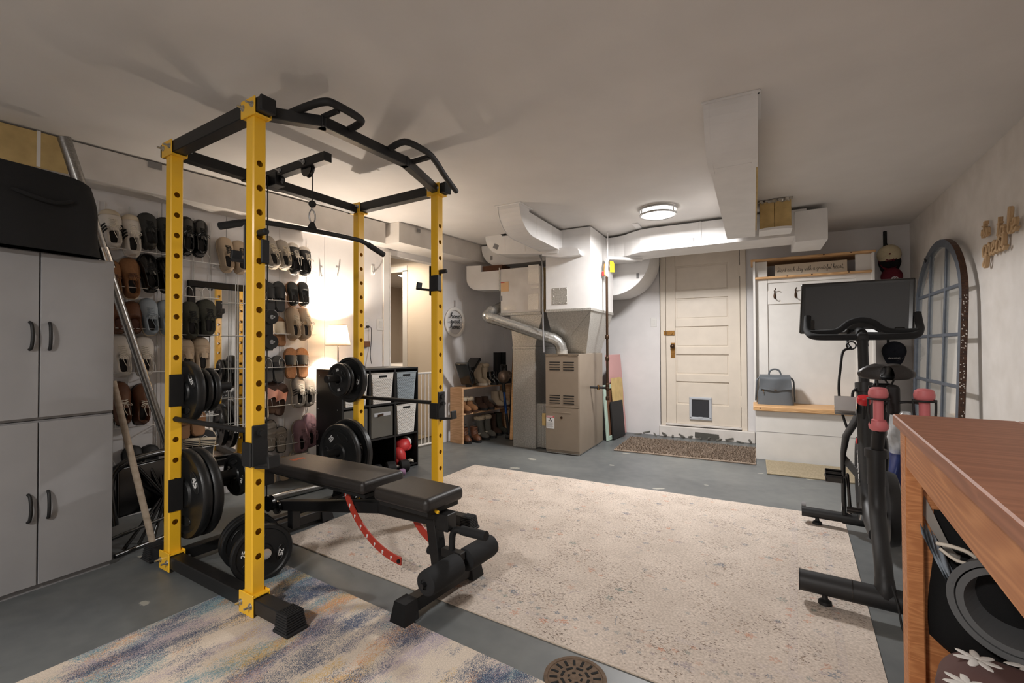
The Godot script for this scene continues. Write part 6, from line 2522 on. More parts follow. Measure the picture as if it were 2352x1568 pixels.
	for k in 2:
		var w := thing("hand_weight", lab[k], "dumbbell", Vector3(0.455, 0, -2.32) + b * Vector3(-0.02 if k == 0 else 0.115, 0.855, 0.08), -deg_to_rad(5.5), "pink hand weights on the bike")
		for e in [[0.062, "upper_head"], [-0.062, "lower_head"]]:
			mb = MB.new()
			mb.xf = Transform3D(Basis(), Vector3(0, e[0], 0))
			mb.lathe([Vector2(0, -0.022), Vector2(0.024, -0.022), Vector2(0.031, -0.014), Vector2(0.032, 0.0), Vector2(0.029, 0.016), Vector2(0.02, 0.022), Vector2(0, 0.024)], 8)
			obj(e[1], mb, M.pink_vinyl, w)
		mb = MB.new()
		mb.cyl(Vector3(0, -0.05, 0), Vector3(0, 0.05, 0), 0.0165, 14)
		obj("handle", mb, M.pink_vinyl, w)
	# mains lead behind the rear foot
	mb = MB.new()
	mb.tube(bez([Vector3(0.47, 0.16, -2.29), Vector3(0.48, 0.10, -2.25), Vector3(0.49, 0.02, -2.22), Vector3(0.52, 0.008, -2.17), Vector3(0.62, 0.008, -2.15), Vector3(0.82, 0.008, -2.2)], 6), 0.004, 6)
	var lead := obj("power_lead", mb, M.matte_black)
	tag(lead, "thin black power lead running from the bike's rear foot", "cord")


# ---------------------------------------------------------------- work table and what lies under it
func build_table() -> void:
	var t := thing("work_table", "orange-brown wooden work table at the frame edge", "table", Vector3(0.36, 0, -1.72), deg_to_rad(-5.5))
	# local: far left corner of the top at the origin, x right, z towards the camera
	var mb: MB
	var wid := [0.255, 0.262, 0.25]
	var x := 0.0
	for w in wid:
		mb = MB.new()
		mb.box(Vector3(x + w / 2, 0.884, 0.62), Vector3(w - 0.0015, 0.032, 1.24), 0.003)
		obj("top_plank", mb, M.fir_top, t)
		x += w
	mb = MB.new()
	mb.box(Vector3(0.035, 0.815, 0.62), Vector3(0.034, 0.10, 1.06), 0.002)
	obj("side_apron", mb, M.fir_wood, t)
	mb = MB.new()
	mb.box(Vector3(0.39, 0.815, 0.035), Vector3(0.66, 0.10, 0.034), 0.002)
	obj("end_apron", mb, M.fir_wood, t)
	for q in [[0.035, 0.045], [0.73, 0.045], [0.035, 1.195], [0.73, 1.195]]:
		mb = MB.new()
		mb.box(Vector3(q[0], 0.433, q[1]), Vector3(0.036, 0.866, 0.088), 0.003)
		obj("leg", mb, M.fir_post, t)
		mb = MB.new()
		mb.box(Vector3(q[0] + (0.055 if q[0] < 0.4 else -0.055), 0.433, q[1] + (-0.024 if q[1] < 0.5 else 0.024)), Vector3(0.072, 0.862, 0.036), 0.003)
		obj("leg_inner", mb, M.fir_post, t)
	for z in [0.12, 1.12]:
		mb = MB.new()
		mb.box(Vector3(0.38, 0.15, z), Vector3(0.66, 0.085, 0.036), 0.003)
		obj("stretcher", mb, M.fir_wood, t)
	for k in 4:
		mb = MB.new()
		mb.box(Vector3(0.15 + 0.16 * k, 0.202, 0.62), Vector3(0.152, 0.018, 1.04), 0.002)
		obj("shelf_plank", mb, M.fir_wood, t)
	var b := Basis(Vector3.UP, deg_to_rad(-5.5))
	var o := Vector3(0.36, 0, -1.72)
	# rolled exercise mat, standing out of a black bag: a spiral sheet
	var r := thing("rolled_mat", "thick grey exercise mat rolled up under the wooden table", "exercise mat", Vector3(0.528, 0.475, -1.505), deg_to_rad(-32.0))
	mb = MB.new()
	var ins := []
	var outs := []
	var K := 110
	for i in K + 1:
		var a := TAU * 2.15 * i / K
		var rad := 0.072 + 0.0185 * a / TAU
		ins.append(Vector2(cos(a), sin(a)) * rad)
		outs.append(Vector2(cos(a), sin(a)) * (rad + 0.015))
	for i in K:
		for zz in [0.0, -0.55]:
			var f := [Vector3(ins[i].x, ins[i].y, zz), Vector3(outs[i].x, outs[i].y, zz), Vector3(outs[i + 1].x, outs[i + 1].y, zz), Vector3(ins[i + 1].x, ins[i + 1].y, zz)]
			if zz < 0:
				f.reverse()
			mb.face(f)
		mb.face([Vector3(outs[i].x, outs[i].y, -0.55), Vector3(outs[i + 1].x, outs[i + 1].y, -0.55), Vector3(outs[i + 1].x, outs[i + 1].y, 0), Vector3(outs[i].x, outs[i].y, 0)])
		mb.face([Vector3(ins[i].x, ins[i].y, 0), Vector3(ins[i + 1].x, ins[i + 1].y, 0), Vector3(ins[i + 1].x, ins[i + 1].y, -0.55), Vector3(ins[i].x, ins[i].y, -0.55)])
	obj("rolled_sheet", mb, M.mat_grey, r)
	# the black bag behind and below it
	var bag := thing("gym_bag", "black cloth gym bag slumped under the wooden table behind the rolled mat", "bag", Vector3(0.60, 0.212, -1.70), deg_to_rad(-5.5))
	mb = MB.new()
	var rows := []
	for i in 11:
		var f := float(i) / 10.0
		var row := PackedVector3Array()
		for j in 24:
			var a := TAU * j / 24.0
			var k := 0.9 + 0.1 * sin(a * 3.0 + f * 4.0)
			var w := (0.18 + 0.03 * sin(f * PI)) * sqrt(clampf(f * 6.0, 0.05, 1.0))
			row.append(Vector3(cos(a) * w * k - 0.03 * f, f * (0.46 + 0.03 * cos(a)), sin(a) * 0.10 * k * sqrt(clampf(f * 6.0, 0.05, 1.0))))
		rows.append(row)
	mb.grid(rows, true)
	obj("bag_body", mb, M.black_cloth, bag)
	mb = MB.new()
	rows = []
	for i in 15:
		var f := float(i) / 14.0
		var p := Vector3(-0.20, 0.40, 0.02).lerp(Vector3(-0.02, 0.36, 0.12), f) + Vector3(0, -0.11 * sin(f * PI) + 0.06 * (1.0 - f), 0.03 * sin(f * 6.0))
		rows.append(PackedVector3Array([p, p + Vector3(0.012 * cos(f * 5.0), 0.035, 0.02 * sin(f * 5.0))]))
	mb.grid(rows)
	obj("grey_strap", mb, M.strap_grey, bag)
	# folded jeans-blue cloth hanging from the bag
	var cl := thing("folded_cloth", "pale blue denim cloth with white cord hanging beside the rolled mat", "cloth", Vector3(0.43, 0.535, -1.665), deg_to_rad(-5.5))
	for k in 3:
		mb = MB.new()
		rows = []
		for i in 9:
			var f := float(i) / 8.0
			var row := PackedVector3Array()
			for j in 5:
				var g := float(j) / 4.0
				row.append(Vector3(-0.03 + 0.05 * f + 0.010 * k, 0.06 - 0.12 * f + 0.04 * g - 0.012 * k, 0.055 + 0.02 * k + 0.012 * sin(f * 9.0 + g * 2.0 + k) - 0.04 * g))
			rows.append(row)
		mb.grid(rows)
		obj("cloth_fold", mb, M.denim, cl)
	mb = MB.new()
	mb.tube(bez([Vector3(-0.005, 0.05, 0.09), Vector3(0.02, 0.052, 0.10), Vector3(0.05, 0.045, 0.10), Vector3(0.07, 0.03, 0.095)], 4), 0.005, 7)
	mb.tube(bez([Vector3(0.0, 0.04, 0.095), Vector3(0.03, 0.02, 0.105), Vector3(0.07, 0.015, 0.10)], 4), 0.004, 7)
	obj("white_cord", mb, M.lace_white, cl)
	# patterned cushion on the low shelf
	var cu := thing("cushion", "brown cushion with cream leaf print on the low table shelf", "cushion", Vector3(0.55, 0.292, -1.40), deg_to_rad(-20.0))
	mb = MB.new()
	mb.rbox(Vector3.ZERO, Vector3(0.36, 0.15, 0.20), 0.07, 5)
	obj("cover", mb, M.cushion_brown, cu)
	mb = MB.new()
	var rn := RandomNumberGenerator.new()
	rn.seed = 4
	for q in [[-0.11, -0.02], [0.03, 0.03], [0.10, -0.06], [-0.03, -0.09], [0.12, 0.08], [-0.12, 0.09]]:
		for k in 7:
			var a := TAU * k / 7.0
			mb.xf = Transform3D(Basis.from_euler(Vector3(0, a, 0)), Vector3(q[0], 0.0755 if absf(q[1]) < 0.04 else 0.066, q[1])) * Transform3D(Basis(), Vector3(0.022, 0, 0))
			mb.ball(Vector3.ZERO, Vector3(0.022, 0.0022, 0.009), 8, 4)
	obj("leaf_print", mb, M.bed_linen, cu)


# ---------------------------------------------------------------- bench unit with shelf and hooks
func build_hall_tree() -> void:
	var t := thing("hall_bench", "white hall bench unit with pine seat, shelves and coat hooks", "bench", Vector3(0, 0, -5.44))
	var mb := MB.new()
	mb.box(Vector3(0.51, 0.2385, -0.035), Vector3(1.0, 0.477, 0.80), 0.003)
	obj("base_box", mb, M.white_board, t)
	mb = MB.new()
	mb.box(Vector3(0.51, 0.275, 0.3655), Vector3(1.0, 0.003, 0.002))
	obj("board_joint", mb, M.melamine_edge, t)
	mb = MB.new()
	mb.box(Vector3(0.505, 0.499, 0.19), Vector3(1.03, 0.044, 0.42), 0.006)
	obj("seat", mb, M.pine_wood, t)
	mb = MB.new()
	mb.box(Vector3(0.51, 1.045, -0.03), Vector3(0.98, 1.05, 0.02))
	mb.box(Vector3(0.51, 1.69, -0.03), Vector3(0.98, 0.24, 0.02))
	obj("back_panel", mb, M.white_board, t)
	mb = MB.new()
	mb.box(Vector3(0.51, 1.91, -0.40), Vector3(0.98, 0.20, 0.02))
	obj("niche_back", mb, M.wall_paint, t)
	for x in [0.012, 1.008]:
		mb = MB.new()
		mb.box(Vector3(x, 1.255, -0.17), Vector3(0.022, 1.47, 0.42), 0.003)
		obj("side_board", mb, M.white_board, t)
	for x in [0.078, 0.938]:
		mb = MB.new()
		mb.box(Vector3(x, 1.255, -0.015), Vector3(0.11 if x < 0.5 else 0.12, 1.47, 0.018), 0.002)
		obj("stile", mb, M.white_board, t)
	for q in [[1.785, 0.045], [1.61, 0.14]]:
		mb = MB.new()
		mb.box(Vector3(0.508, q[0] if q[1] < 0.1 else 1.61, -0.015), Vector3(0.745, q[1], 0.018), 0.002)
		obj("rail", mb, M.white_board, t)
	for q in [[2.003, 1.05, 0.505], [1.815, 0.99, 0.51]]:
		mb = MB.new()
		mb.box(Vector3(q[2], q[0], -0.16), Vector3(q[1], 0.022, 0.40), 0.003)
		obj("shelf", mb, M.pine_wood, t)
	var knots := MB.new()
	for q in [[0.62, 2.003], [0.84, 2.003], [0.31, 1.815], [0.52, 1.815], [0.82, 1.815], [0.05, 0.50]]:
		knots.ball(Vector3(q[0], q[1] + 0.003, 0.04 if q[1] > 1 else 0.40), Vector3(0.008, 0.006, 0.0012), 8, 5)
	obj("wood_knot", knots, M.stained_wood, t)
	for x in [0.197, 0.382, 0.567, 0.75]:
		var hk := MB.new()
		hk.ball(Vector3(x, 1.625, 0.0), Vector3(0.011, 0.03, 0.005), 12, 8)
		hk.tube(bez([Vector3(x, 1.64, 0.0), Vector3(x, 1.67, 0.012), Vector3(x + 0.004, 1.69, 0.035), Vector3(x + 0.006, 1.695, 0.055), Vector3(x + 0.006, 1.685, 0.062)], 4), 0.0045, 8)
		hk.tube(bez([Vector3(x, 1.61, 0.0), Vector3(x + 0.004, 1.592, 0.02), Vector3(x + 0.008, 1.592, 0.04), Vector3(x + 0.008, 1.605, 0.048)], 4), 0.0045, 8)
		hk.ball(Vector3(x, 1.675, 0.004), Vector3(0.007, 0.012, 0.005), 10, 6)
		obj("coat_hook", hk, M.dark_bronze, t)
	# lettered board leaning on the shelf
	var s := thing("lettered_sign", "long cream board with handwritten grateful heart motto on the shelf", "sign", Vector3(0.51, 1.827, -5.47))
	s.rotation = Vector3(-0.10, 0, 0)
	mb = MB.new()
	mb.box(Vector3(0, 0.062, 0), Vector3(0.615, 0.124, 0.014), 0.002)
	obj("board", mb, M.sign_board, s)
	mb = MB.new()
	script_line(mb, "Start each day with a grateful heart,", Vector3(-0.005, 0.045, 0.0075), 0.047, 0.0013, 0.12, 0.64)
	obj("writing", mb, M.ink, s)
	# grey backpack on the seat
	var bp := thing("backpack", "grey leather flap backpack sitting on the pine seat", "bag", Vector3(0.185, 0.5215, -5.30))
	mb = MB.new()
	var rows := []
	for i in 13:
		var f := float(i) / 12.0
		var row := PackedVector3Array()
		var w := lerpf(0.158, 0.128, smoothstep(0.1, 1.0, f))
		var d := lerpf(0.075, 0.05, f)
		for j in 28:
			var a := TAU * j / 28.0
			var cx := signf(cos(a)) * pow(absf(cos(a)), 0.45)
			var cz := signf(sin(a)) * pow(absf(sin(a)), 0.45)
			row.append(Vector3(cx * w + 0.004 * sin(f * 14.0 + a * 2.0), f * 0.285, cz * d))
		rows.append(row)
	mb.grid(rows, true)
	var topc := Vector3(0, 0.287, 0)
	for j in 28:
		mb.face([topc, rows[12][(j + 1) % 28], rows[12][j]])
	obj("bag_body", mb, M.grey_leather, bp)
	mb = MB.new()
	rows = []
	for i in 11:
		var f := float(i) / 10.0
		var row := PackedVector3Array()
		for j in 15:
			var g := float(j) / 14.0 * 2.0 - 1.0
			var hem := 0.135 + 0.026 * absf(g)
			var y := lerpf(0.292, hem, smoothstep(0.0, 1.0, f))
			var z := lerpf(-0.03, 0.078, smoothstep(0.0, 0.25, f)) + 0.004 * sin(g * 4.0 + f * 3.0)
			row.append(Vector3(g * lerpf(0.132, 0.142, f), y + (0.004 if f < 0.2 else 0.0), z))
		rows.append(row)
	mb.grid(rows, false, false, true)
	obj("flap", mb, M.grey_leather, bp)
	mb = MB.new()
	mb.tube(bez([Vector3(-0.055, 0.285, 0.0), Vector3(-0.04, 0.335, 0.0), Vector3(0.0, 0.352, 0.0), Vector3(0.04, 0.335, 0.0), Vector3(0.055, 0.285, 0.0)], 5), 0.008, 8)
	obj("top_handle", mb, M.grey_leather, bp)
	for sx in [-1.0, 1.0]:
		mb = MB.new()
		mb.tube(bez([Vector3(0.13 * sx, 0.27, -0.01), Vector3(0.158 * sx, 0.24, 0.0), Vector3(0.165 * sx, 0.17, 0.0), Vector3(0.168 * sx, 0.11, 0.0), Vector3(0.172 * sx, 0.03, -0.02)], 5), 0.008, 8)
		obj("side_strap", mb, M.grey_leather, bp)
	mb = MB.new()
	mb.box(Vector3(-0.105, 0.122, 0.078), Vector3(0.005, 0.03, 0.004), 0.001)
	mb.ball(Vector3(-0.105, 0.142, 0.079), Vector3(0.007, 0.006, 0.004), 8, 5)
	mb.box(Vector3(0.0, 0.15, 0.0845), Vector3(0.024, 0.006, 0.002), 0.001)
	obj("brass_zip", mb, M.old_brass, bp)
	# caps on a hanger in the corner
	cap("baseball_cap", "cream baseball cap with maroon brim, topmost on the hanger", Vector3(1.215, 2.02, -5.83), 0.098, M.cap_cream, M.cap_maroon, 0)
	cap("baseball_cap", "black cap peeking out under the cream cap", Vector3(1.225, 1.95, -5.86), 0.092, M.black_cloth, M.black_cloth, 3)
	cap("baseball_cap", "maroon cap with white monogram below the cream cap", Vector3(1.235, 1.80, -5.84), 0.088, M.cap_maroon, M.cap_maroon, 1)
	cap("baseball_cap", "navy cap with white lettering hanging below the bike handlebar", Vector3(1.24, 1.05, -5.82), 0.098, M.cap_navy, M.cap_navy, 2)
	mb = MB.new()
	mb.box(Vector3(1.20, 2.20, -5.905), Vector3(0.03, 0.16, 0.02), 0.006)
	mb.tube([Vector3(1.20, 2.14, -5.895), Vector3(1.205, 2.10, -5.86)], 0.006, 8)
	mb.box(Vector3(1.215, 1.55, -5.912), Vector3(0.022, 1.2, 0.006), 0.002)
	var hg := obj("cap_hanger", mb, M.matte_black)
	tag(hg, "black strap hanger holding the caps in the corner", "hanger")


func cap(called: String, label: String, at: Vector3, r: float, crown: Material, brim: Material, mark: int) -> void:
	# hangs with its crown towards the room and the brim pointing down
	var t := thing(called, label, "cap", at)
	t.rotation = Vector3(0.25, -0.12, 0)
	var mb := MB.new()
	var rows := []
	for i in 10:
		var f := PI / 2 * i / 9.0
		var row := PackedVector3Array()
		for j in 28:
			var a := TAU * j / 28.0
			row.append(Vector3(cos(a) * r * cos(f) * 1.0, sin(a) * r * 1.04 * cos(f) + r * 0.18 * sin(f), sin(f) * r * 0.80))
		rows.append(row)
	mb.grid(rows, true)
	obj("crown", mb, crown, t)
	mb = MB.new()
	for k in 6:
		var a := TAU * k / 6.0 + PI / 2
		var pts := []
		for i in 9:
			var f := PI / 2 * i / 8.0
			pts.append(Vector3(cos(a) * r * cos(f), sin(a) * r * 1.04 * cos(f) + r * 0.18 * sin(f), sin(f) * r * 0.80 + 0.0005))
		mb.tube(pts, 0.0012, 5)
	obj("seam", mb, crown, t)
	mb = MB.new()
	mb.ball(Vector3(0, r * 0.18, r * 0.81), Vector3(0.008, 0.008, 0.005), 10, 6)
	obj("top_button", mb, brim, t)
	mb = MB.new()
	rows = []
	for i in 8:
		var f := float(i) / 7.0
		var row := PackedVector3Array()
		for j in 17:
			var a := PI + PI * j / 16.0
			var rr := r * (0.98 + 0.62 * f * pow(absf(sin(a)), 0.6))
			var dz := 0.02 + 0.035 * f - 0.05 * pow(absf(cos(a)), 2.0) * f
			row.append(Vector3(cos(a) * r * (0.98 - 0.03 * f), sin(a) * rr * 1.0, dz))
		rows.append(row)
	mb.grid(rows, false, false, true)
	obj("brim", mb, brim, t)
	if mark == 0:
		mb = MB.new()
		script_line(mb, "sen", Vector3(0, -r * 0.60, r * 0.66), 0.05, 0.0035, 0.35, 0.9)
		mb.tube(bez([Vector3(0.03, -r * 0.5, r * 0.68), Vector3(0.045, -r * 0.42, r * 0.68), Vector3(0.055, -r * 0.30, r * 0.66)], 4), 0.003, 6)
		obj("stitched_script", mb, M.cap_maroon, t)
	elif mark == 1:
		mb = MB.new()
		mb.tube(bez([Vector3(0.045, -0.01, r * 0.74), Vector3(0.03, 0.004, r * 0.78), Vector3(0.018, -0.01, r * 0.79), Vector3(0.02, -0.028, r * 0.77), Vector3(0.038, -0.03, r * 0.75)], 4), 0.004, 6)
		mb.tube(bez([Vector3(0.02, 0.006, r * 0.79), Vector3(0.0, 0.0, r * 0.81), Vector3(-0.004, -0.016, r * 0.81), Vector3(0.008, -0.03, r * 0.79)], 4), 0.005, 6)
		mb.tube([Vector3(0.0, -0.012, r * 0.82), Vector3(0.02, -0.02, r * 0.8)], 0.004, 6)
		obj("white_monogram", mb, M.white_mark, t)
	elif mark == 2:
		text("cap_lettering", "Ascotish", 0.026, 0.004, M.white_mark, t, Transform3D(Basis.from_euler(Vector3(0.5, 0, 0)), Vector3(0, -r * 0.55, r * 0.66)))


# ---------------------------------------------------------------- cube organizer
func basket(parent_label: String, at: Vector3, col: Material, slot: bool) -> void:
	var t := thing("storage_basket", parent_label, "basket")
	t.transform = Transform3D(Basis(Vector3(0.15862, 0, -0.98734), Vector3.UP, Vector3(0.98734, 0, 0.15862)), Vector3(-2.927, 0, -2.595)) * Transform3D(Basis(), at)
	var mb := MB.new()
	var a := ring4(-0.092, 0.092, 0.0, -0.26, 0.0)
	var b := ring4(-0.112, 0.112, 0.012, -0.27, 0.262)
	for i in 4:
		var j := (i + 1) % 4
		mb.face([a[i], a[j], b[j], b[i]])
		mb.face([b[i] * Vector3(0.96, 1, 1) , b[j] * Vector3(0.96, 1, 1), a[j] * Vector3(0.96, 1, 1) + Vector3(0, 0.006, -0.004), a[i] * Vector3(0.96, 1, 1) + Vector3(0, 0.006, -0.004)])
	mb.face([a[3], a[2], a[1], a[0]])
	obj("shell", mb, col, t)
	mb = MB.new()
	var n := 19
	for k in n:
		var f := (k + 0.5) / n
		var y := 0.012 + 0.215 * f
		var hw := lerpf(0.092, 0.110, f)
		var z := lerpf(0.001, 0.0125, f)
		var cells := 9
		for c in cells:
			var x := -hw + 2.0 * hw * (c + (0.5 if k % 2 == 0 else 0.0) + 0.25) / (cells + 0.5)
			mb.ball(Vector3(clampf(x, -hw + 0.008, hw - 0.008), y, z), Vector3(0.0098, 0.0042, 0.0036), 7, 4)
	var wv := obj("weave", mb, col, t)
	wv.set_meta("kind", "stuff")
	mb = MB.new()
	mb.tube([b[0], b[1], b[2], b[3]], 0.005, 6, false, true)
	obj("rim", mb, col, t)
	if slot:
		mb = MB.new()
		mb.rbox(Vector3(0, 0.236, 0.0115), Vector3(0.085, 0.018, 0.006), 0.0028, 2)
		obj("handle_slot", mb, M.hole_shade, t)


func build_cube_organizer() -> void:
	var t := thing("cube_organizer", "black nine-cube shelf unit behind the rack with baskets", "shelf")
	t.transform = Transform3D(Basis(Vector3(0.15862, 0, -0.98734), Vector3.UP, Vector3(0.98734, 0, 0.15862)), Vector3(-2.927, 0, -2.595))
	var mb: MB
	for x in [0.0075, 0.7925]:
		mb = MB.new()
		mb.box(Vector3(x, 0.455, -0.19), Vector3(0.015, 0.91, 0.38), 0.001)
		obj("side_panel", mb, M.rack_black, t)
	mb = MB.new()
	mb.box(Vector3(0.40, 0.9175, -0.19), Vector3(0.80, 0.015, 0.38), 0.0015)
	obj("top", mb, M.rack_black, t)
	mb = MB.new()
	mb.box(Vector3(0.40, 0.0225, -0.19), Vector3(0.77, 0.015, 0.38), 0.001)
	obj("bottom", mb, M.rack_black, t)
	for y in [0.315, 0.61]:
		mb = MB.new()
		mb.box(Vector3(0.40, y, -0.19), Vector3(0.77, 0.015, 0.38), 0.001)
		obj("shelf", mb, M.rack_black, t)
	for x in [0.267, 0.533]:
		mb = MB.new()
		mb.box(Vector3(x, 0.47, -0.19), Vector3(0.015, 0.88, 0.378), 0.001)
		obj("divider", mb, M.rack_black, t)
	mb = MB.new()
	mb.box(Vector3(0.40, 0.46, -0.378), Vector3(0.785, 0.9, 0.004))
	obj("back", mb, M.rack_black, t)
	mb = MB.new()
	for q in [[0.02, 0.88], [-0.30, 0.87], [-0.03, 0.60], [-0.32, 0.59], [-0.03, 0.3], [-0.32, 0.28]]:
		mb.ball(Vector3(-0.001, q[1], q[0] - 0.03), Vector3(0.002, 0.004, 0.004), 8, 5)
	obj("cam_screw", mb, M.white_mark, t)
	basket("white woven basket in the top row, middle cube", Vector3(0.40, 0.6185, -0.012), M.plastic_white, true)
	basket("grey-blue see-through basket in the top row, far cube", Vector3(0.663, 0.6185, -0.012), M.basket_blue, true)
	basket("white woven basket in the middle row, far cube", Vector3(0.663, 0.3235, -0.012), M.plastic_white, true)
	basket("white woven basket in the top row, nearest cube behind the plates", Vector3(0.137, 0.6185, -0.012), M.plastic_white, true)
	for q in [[0.40, "dark grey fabric bin with clear handle in the middle cube"], [0.137, "plain grey fabric bin half hidden behind the yellow upright"]]:
		var f := thing("fabric_bin", q[1], "bin")
		f.transform = t.transform * Transform3D(Basis(), Vector3(q[0], 0.3235, -0.012))
		mb = MB.new()
		mb.box(Vector3(0, 0.132, -0.14), Vector3(0.232, 0.262, 0.28), 0.004)
		obj("bin_body", mb, M.grey_felt, f)
		if q[0] > 0.3:
			mb = MB.new()
			mb.box(Vector3(0, 0.20, 0.002), Vector3(0.17, 0.032, 0.004), 0.001)
			obj("label_holder", mb, M.flap_grey, f)
			mb = MB.new()
			mb.xf = Transform3D(Basis.from_euler(Vector3(0, 0, 0.12)), Vector3(-0.02, 0.196, 0.006))
			mb.box(Vector3.ZERO, Vector3(0.06, 0.02, 0.004), 0.002)
			obj("loose_handle", mb, M.dark_bronze, f)
	# boxing gloves in the far bottom cube
	for k in 2:
		var g := thing("boxing_glove", ["red and black boxing glove lying on top in the bottom cube", "red and black boxing glove standing on edge in the bottom cube"][k], "glove")
		g.transform = t.transform * Transform3D(Basis.from_euler([Vector3(0.1, 0.4, 0.25), Vector3(0.2, -0.5, -1.35)][k]), [Vector3(0.66, 0.205, -0.06), Vector3(0.60, 0.12, -0.03)][k])
		mb = MB.new()
		mb.ball(Vector3(0, 0, 0), Vector3(0.085, 0.06, 0.07), 18, 12)
		mb.ball(Vector3(0.03, -0.03, 0.045), Vector3(0.05, 0.025, 0.025), 12, 8)
		obj("fist", mb, M.glove_red, g)
		mb = MB.new()
		mb.xf = Transform3D(Basis.from_euler(Vector3(0, 0, -PI / 2)), Vector3(0.06, 0, 0))
		mb.lathe([Vector2(0.0, 0.0), Vector2(0.045, 0), Vector2(0.05, 0.03), Vector2(0.056, 0.085), Vector2(0.05, 0.085), Vector2(0.04, 0.02)], 18)
		obj("cuff", mb, M.black_cloth, g)
		mb = MB.new()
		mb.xf = Transform3D(Basis.from_euler(Vector3(0, 0, -PI / 2)), Vector3(0.06, 0, 0))
		mb.lathe([Vector2(0.0475, 0.0), Vector2(0.052, 0.012), Vector2(0.0525, 0.02), Vector2(0.0495, 0.02)], 18)
		obj("trim_band", mb, M.white_mark, g)
	var w := thing("hand_wrap", "crumpled white hand wrap in the bottom cube", "cloth")
	w.transform = t.transform * Transform3D(Basis(), Vector3(0.70, 0.048, 0.0))
	mb = MB.new()
	for k in 5:
		mb.tube(bez([Vector3(-0.03, 0.005 * k, -0.02), Vector3(0.0 + 0.01 * sin(k), 0.012 + 0.004 * k, 0.01), Vector3(0.03, 0.004 * k, 0.0 + 0.008 * cos(k * 2.0))], 5), 0.006, 7)
	obj("wrap", mb, M.lace_white, w)
	# dumbbells on the floor in front of the middle cube
	var spec := [["black rubber dumbbell with white number facing out by the cube shelf", 0.043, 0.052, M.rubber, Vector3(-2.80, 0.053, -3.10), "10"], ["black rubber dumbbell beside the numbered one by the cube shelf", 0.040, 0.050, M.rubber, Vector3(-2.845, 0.049, -2.98), "8"], ["small purple dumbbell in front of the black ones", 0.026, 0.03, M.purple_vinyl, Vector3(-2.735, 0.0265, -3.0), "3"]]
	for q in spec:
		var d := thing("dumbbell", q[0], "dumbbell", q[4], -0.55)
		for s in [1.0, -1.0]:
			mb = MB.new()
			mb.xf = Transform3D(Basis.from_euler(Vector3(PI / 2, 0, 0)), Vector3(0, 0, 0.06 * s))
			var r: float = q[2]
			mb.lathe([Vector2(0, -q[1]), Vector2(r * 0.8, -q[1]), Vector2(r, -q[1] * 0.75), Vector2(r, q[1] * 0.75), Vector2(r * 0.8, q[1]), Vector2(0, q[1])], 18)
			var hd := obj("head", mb, q[3], d)
			if s > 0:
				text("number", q[5], r * 0.7, 0.002, M.white_mark, hd, Transform3D(Basis(), Vector3(0, 0, 0.06 + q[1] + 0.0006)), "Droid Sans", true)
		mb = MB.new()
		mb.cyl(Vector3(0, 0, -0.06), Vector3(0, 0, 0.06), 0.014, 12)
		obj("handle", mb, M.zinc, d)
	# small bark box on top, beside the lamp
	var bx := thing("bark_box", "little round bark-sided wooden box on the cube shelf", "box")
	bx.transform = t.transform * Transform3D(Basis(), Vector3(0.235, 0.926, -0.24))
	mb = MB.new()
	mb.lathe([Vector2(0, 0), Vector2(0.05, 0), Vector2(0.052, 0.008), Vector2(0.05, 0.03), Vector2(0.047, 0.036), Vector2(0.0, 0.036)], 22)
	obj("body", mb, M.bark, bx)
	mb = MB.new()
	mb.lathe([Vector2(0, 0.036), Vector2(0.046, 0.036), Vector2(0.045, 0.038), Vector2(0, 0.038)], 22)
	obj("lid", mb, M.pine_wood, bx)


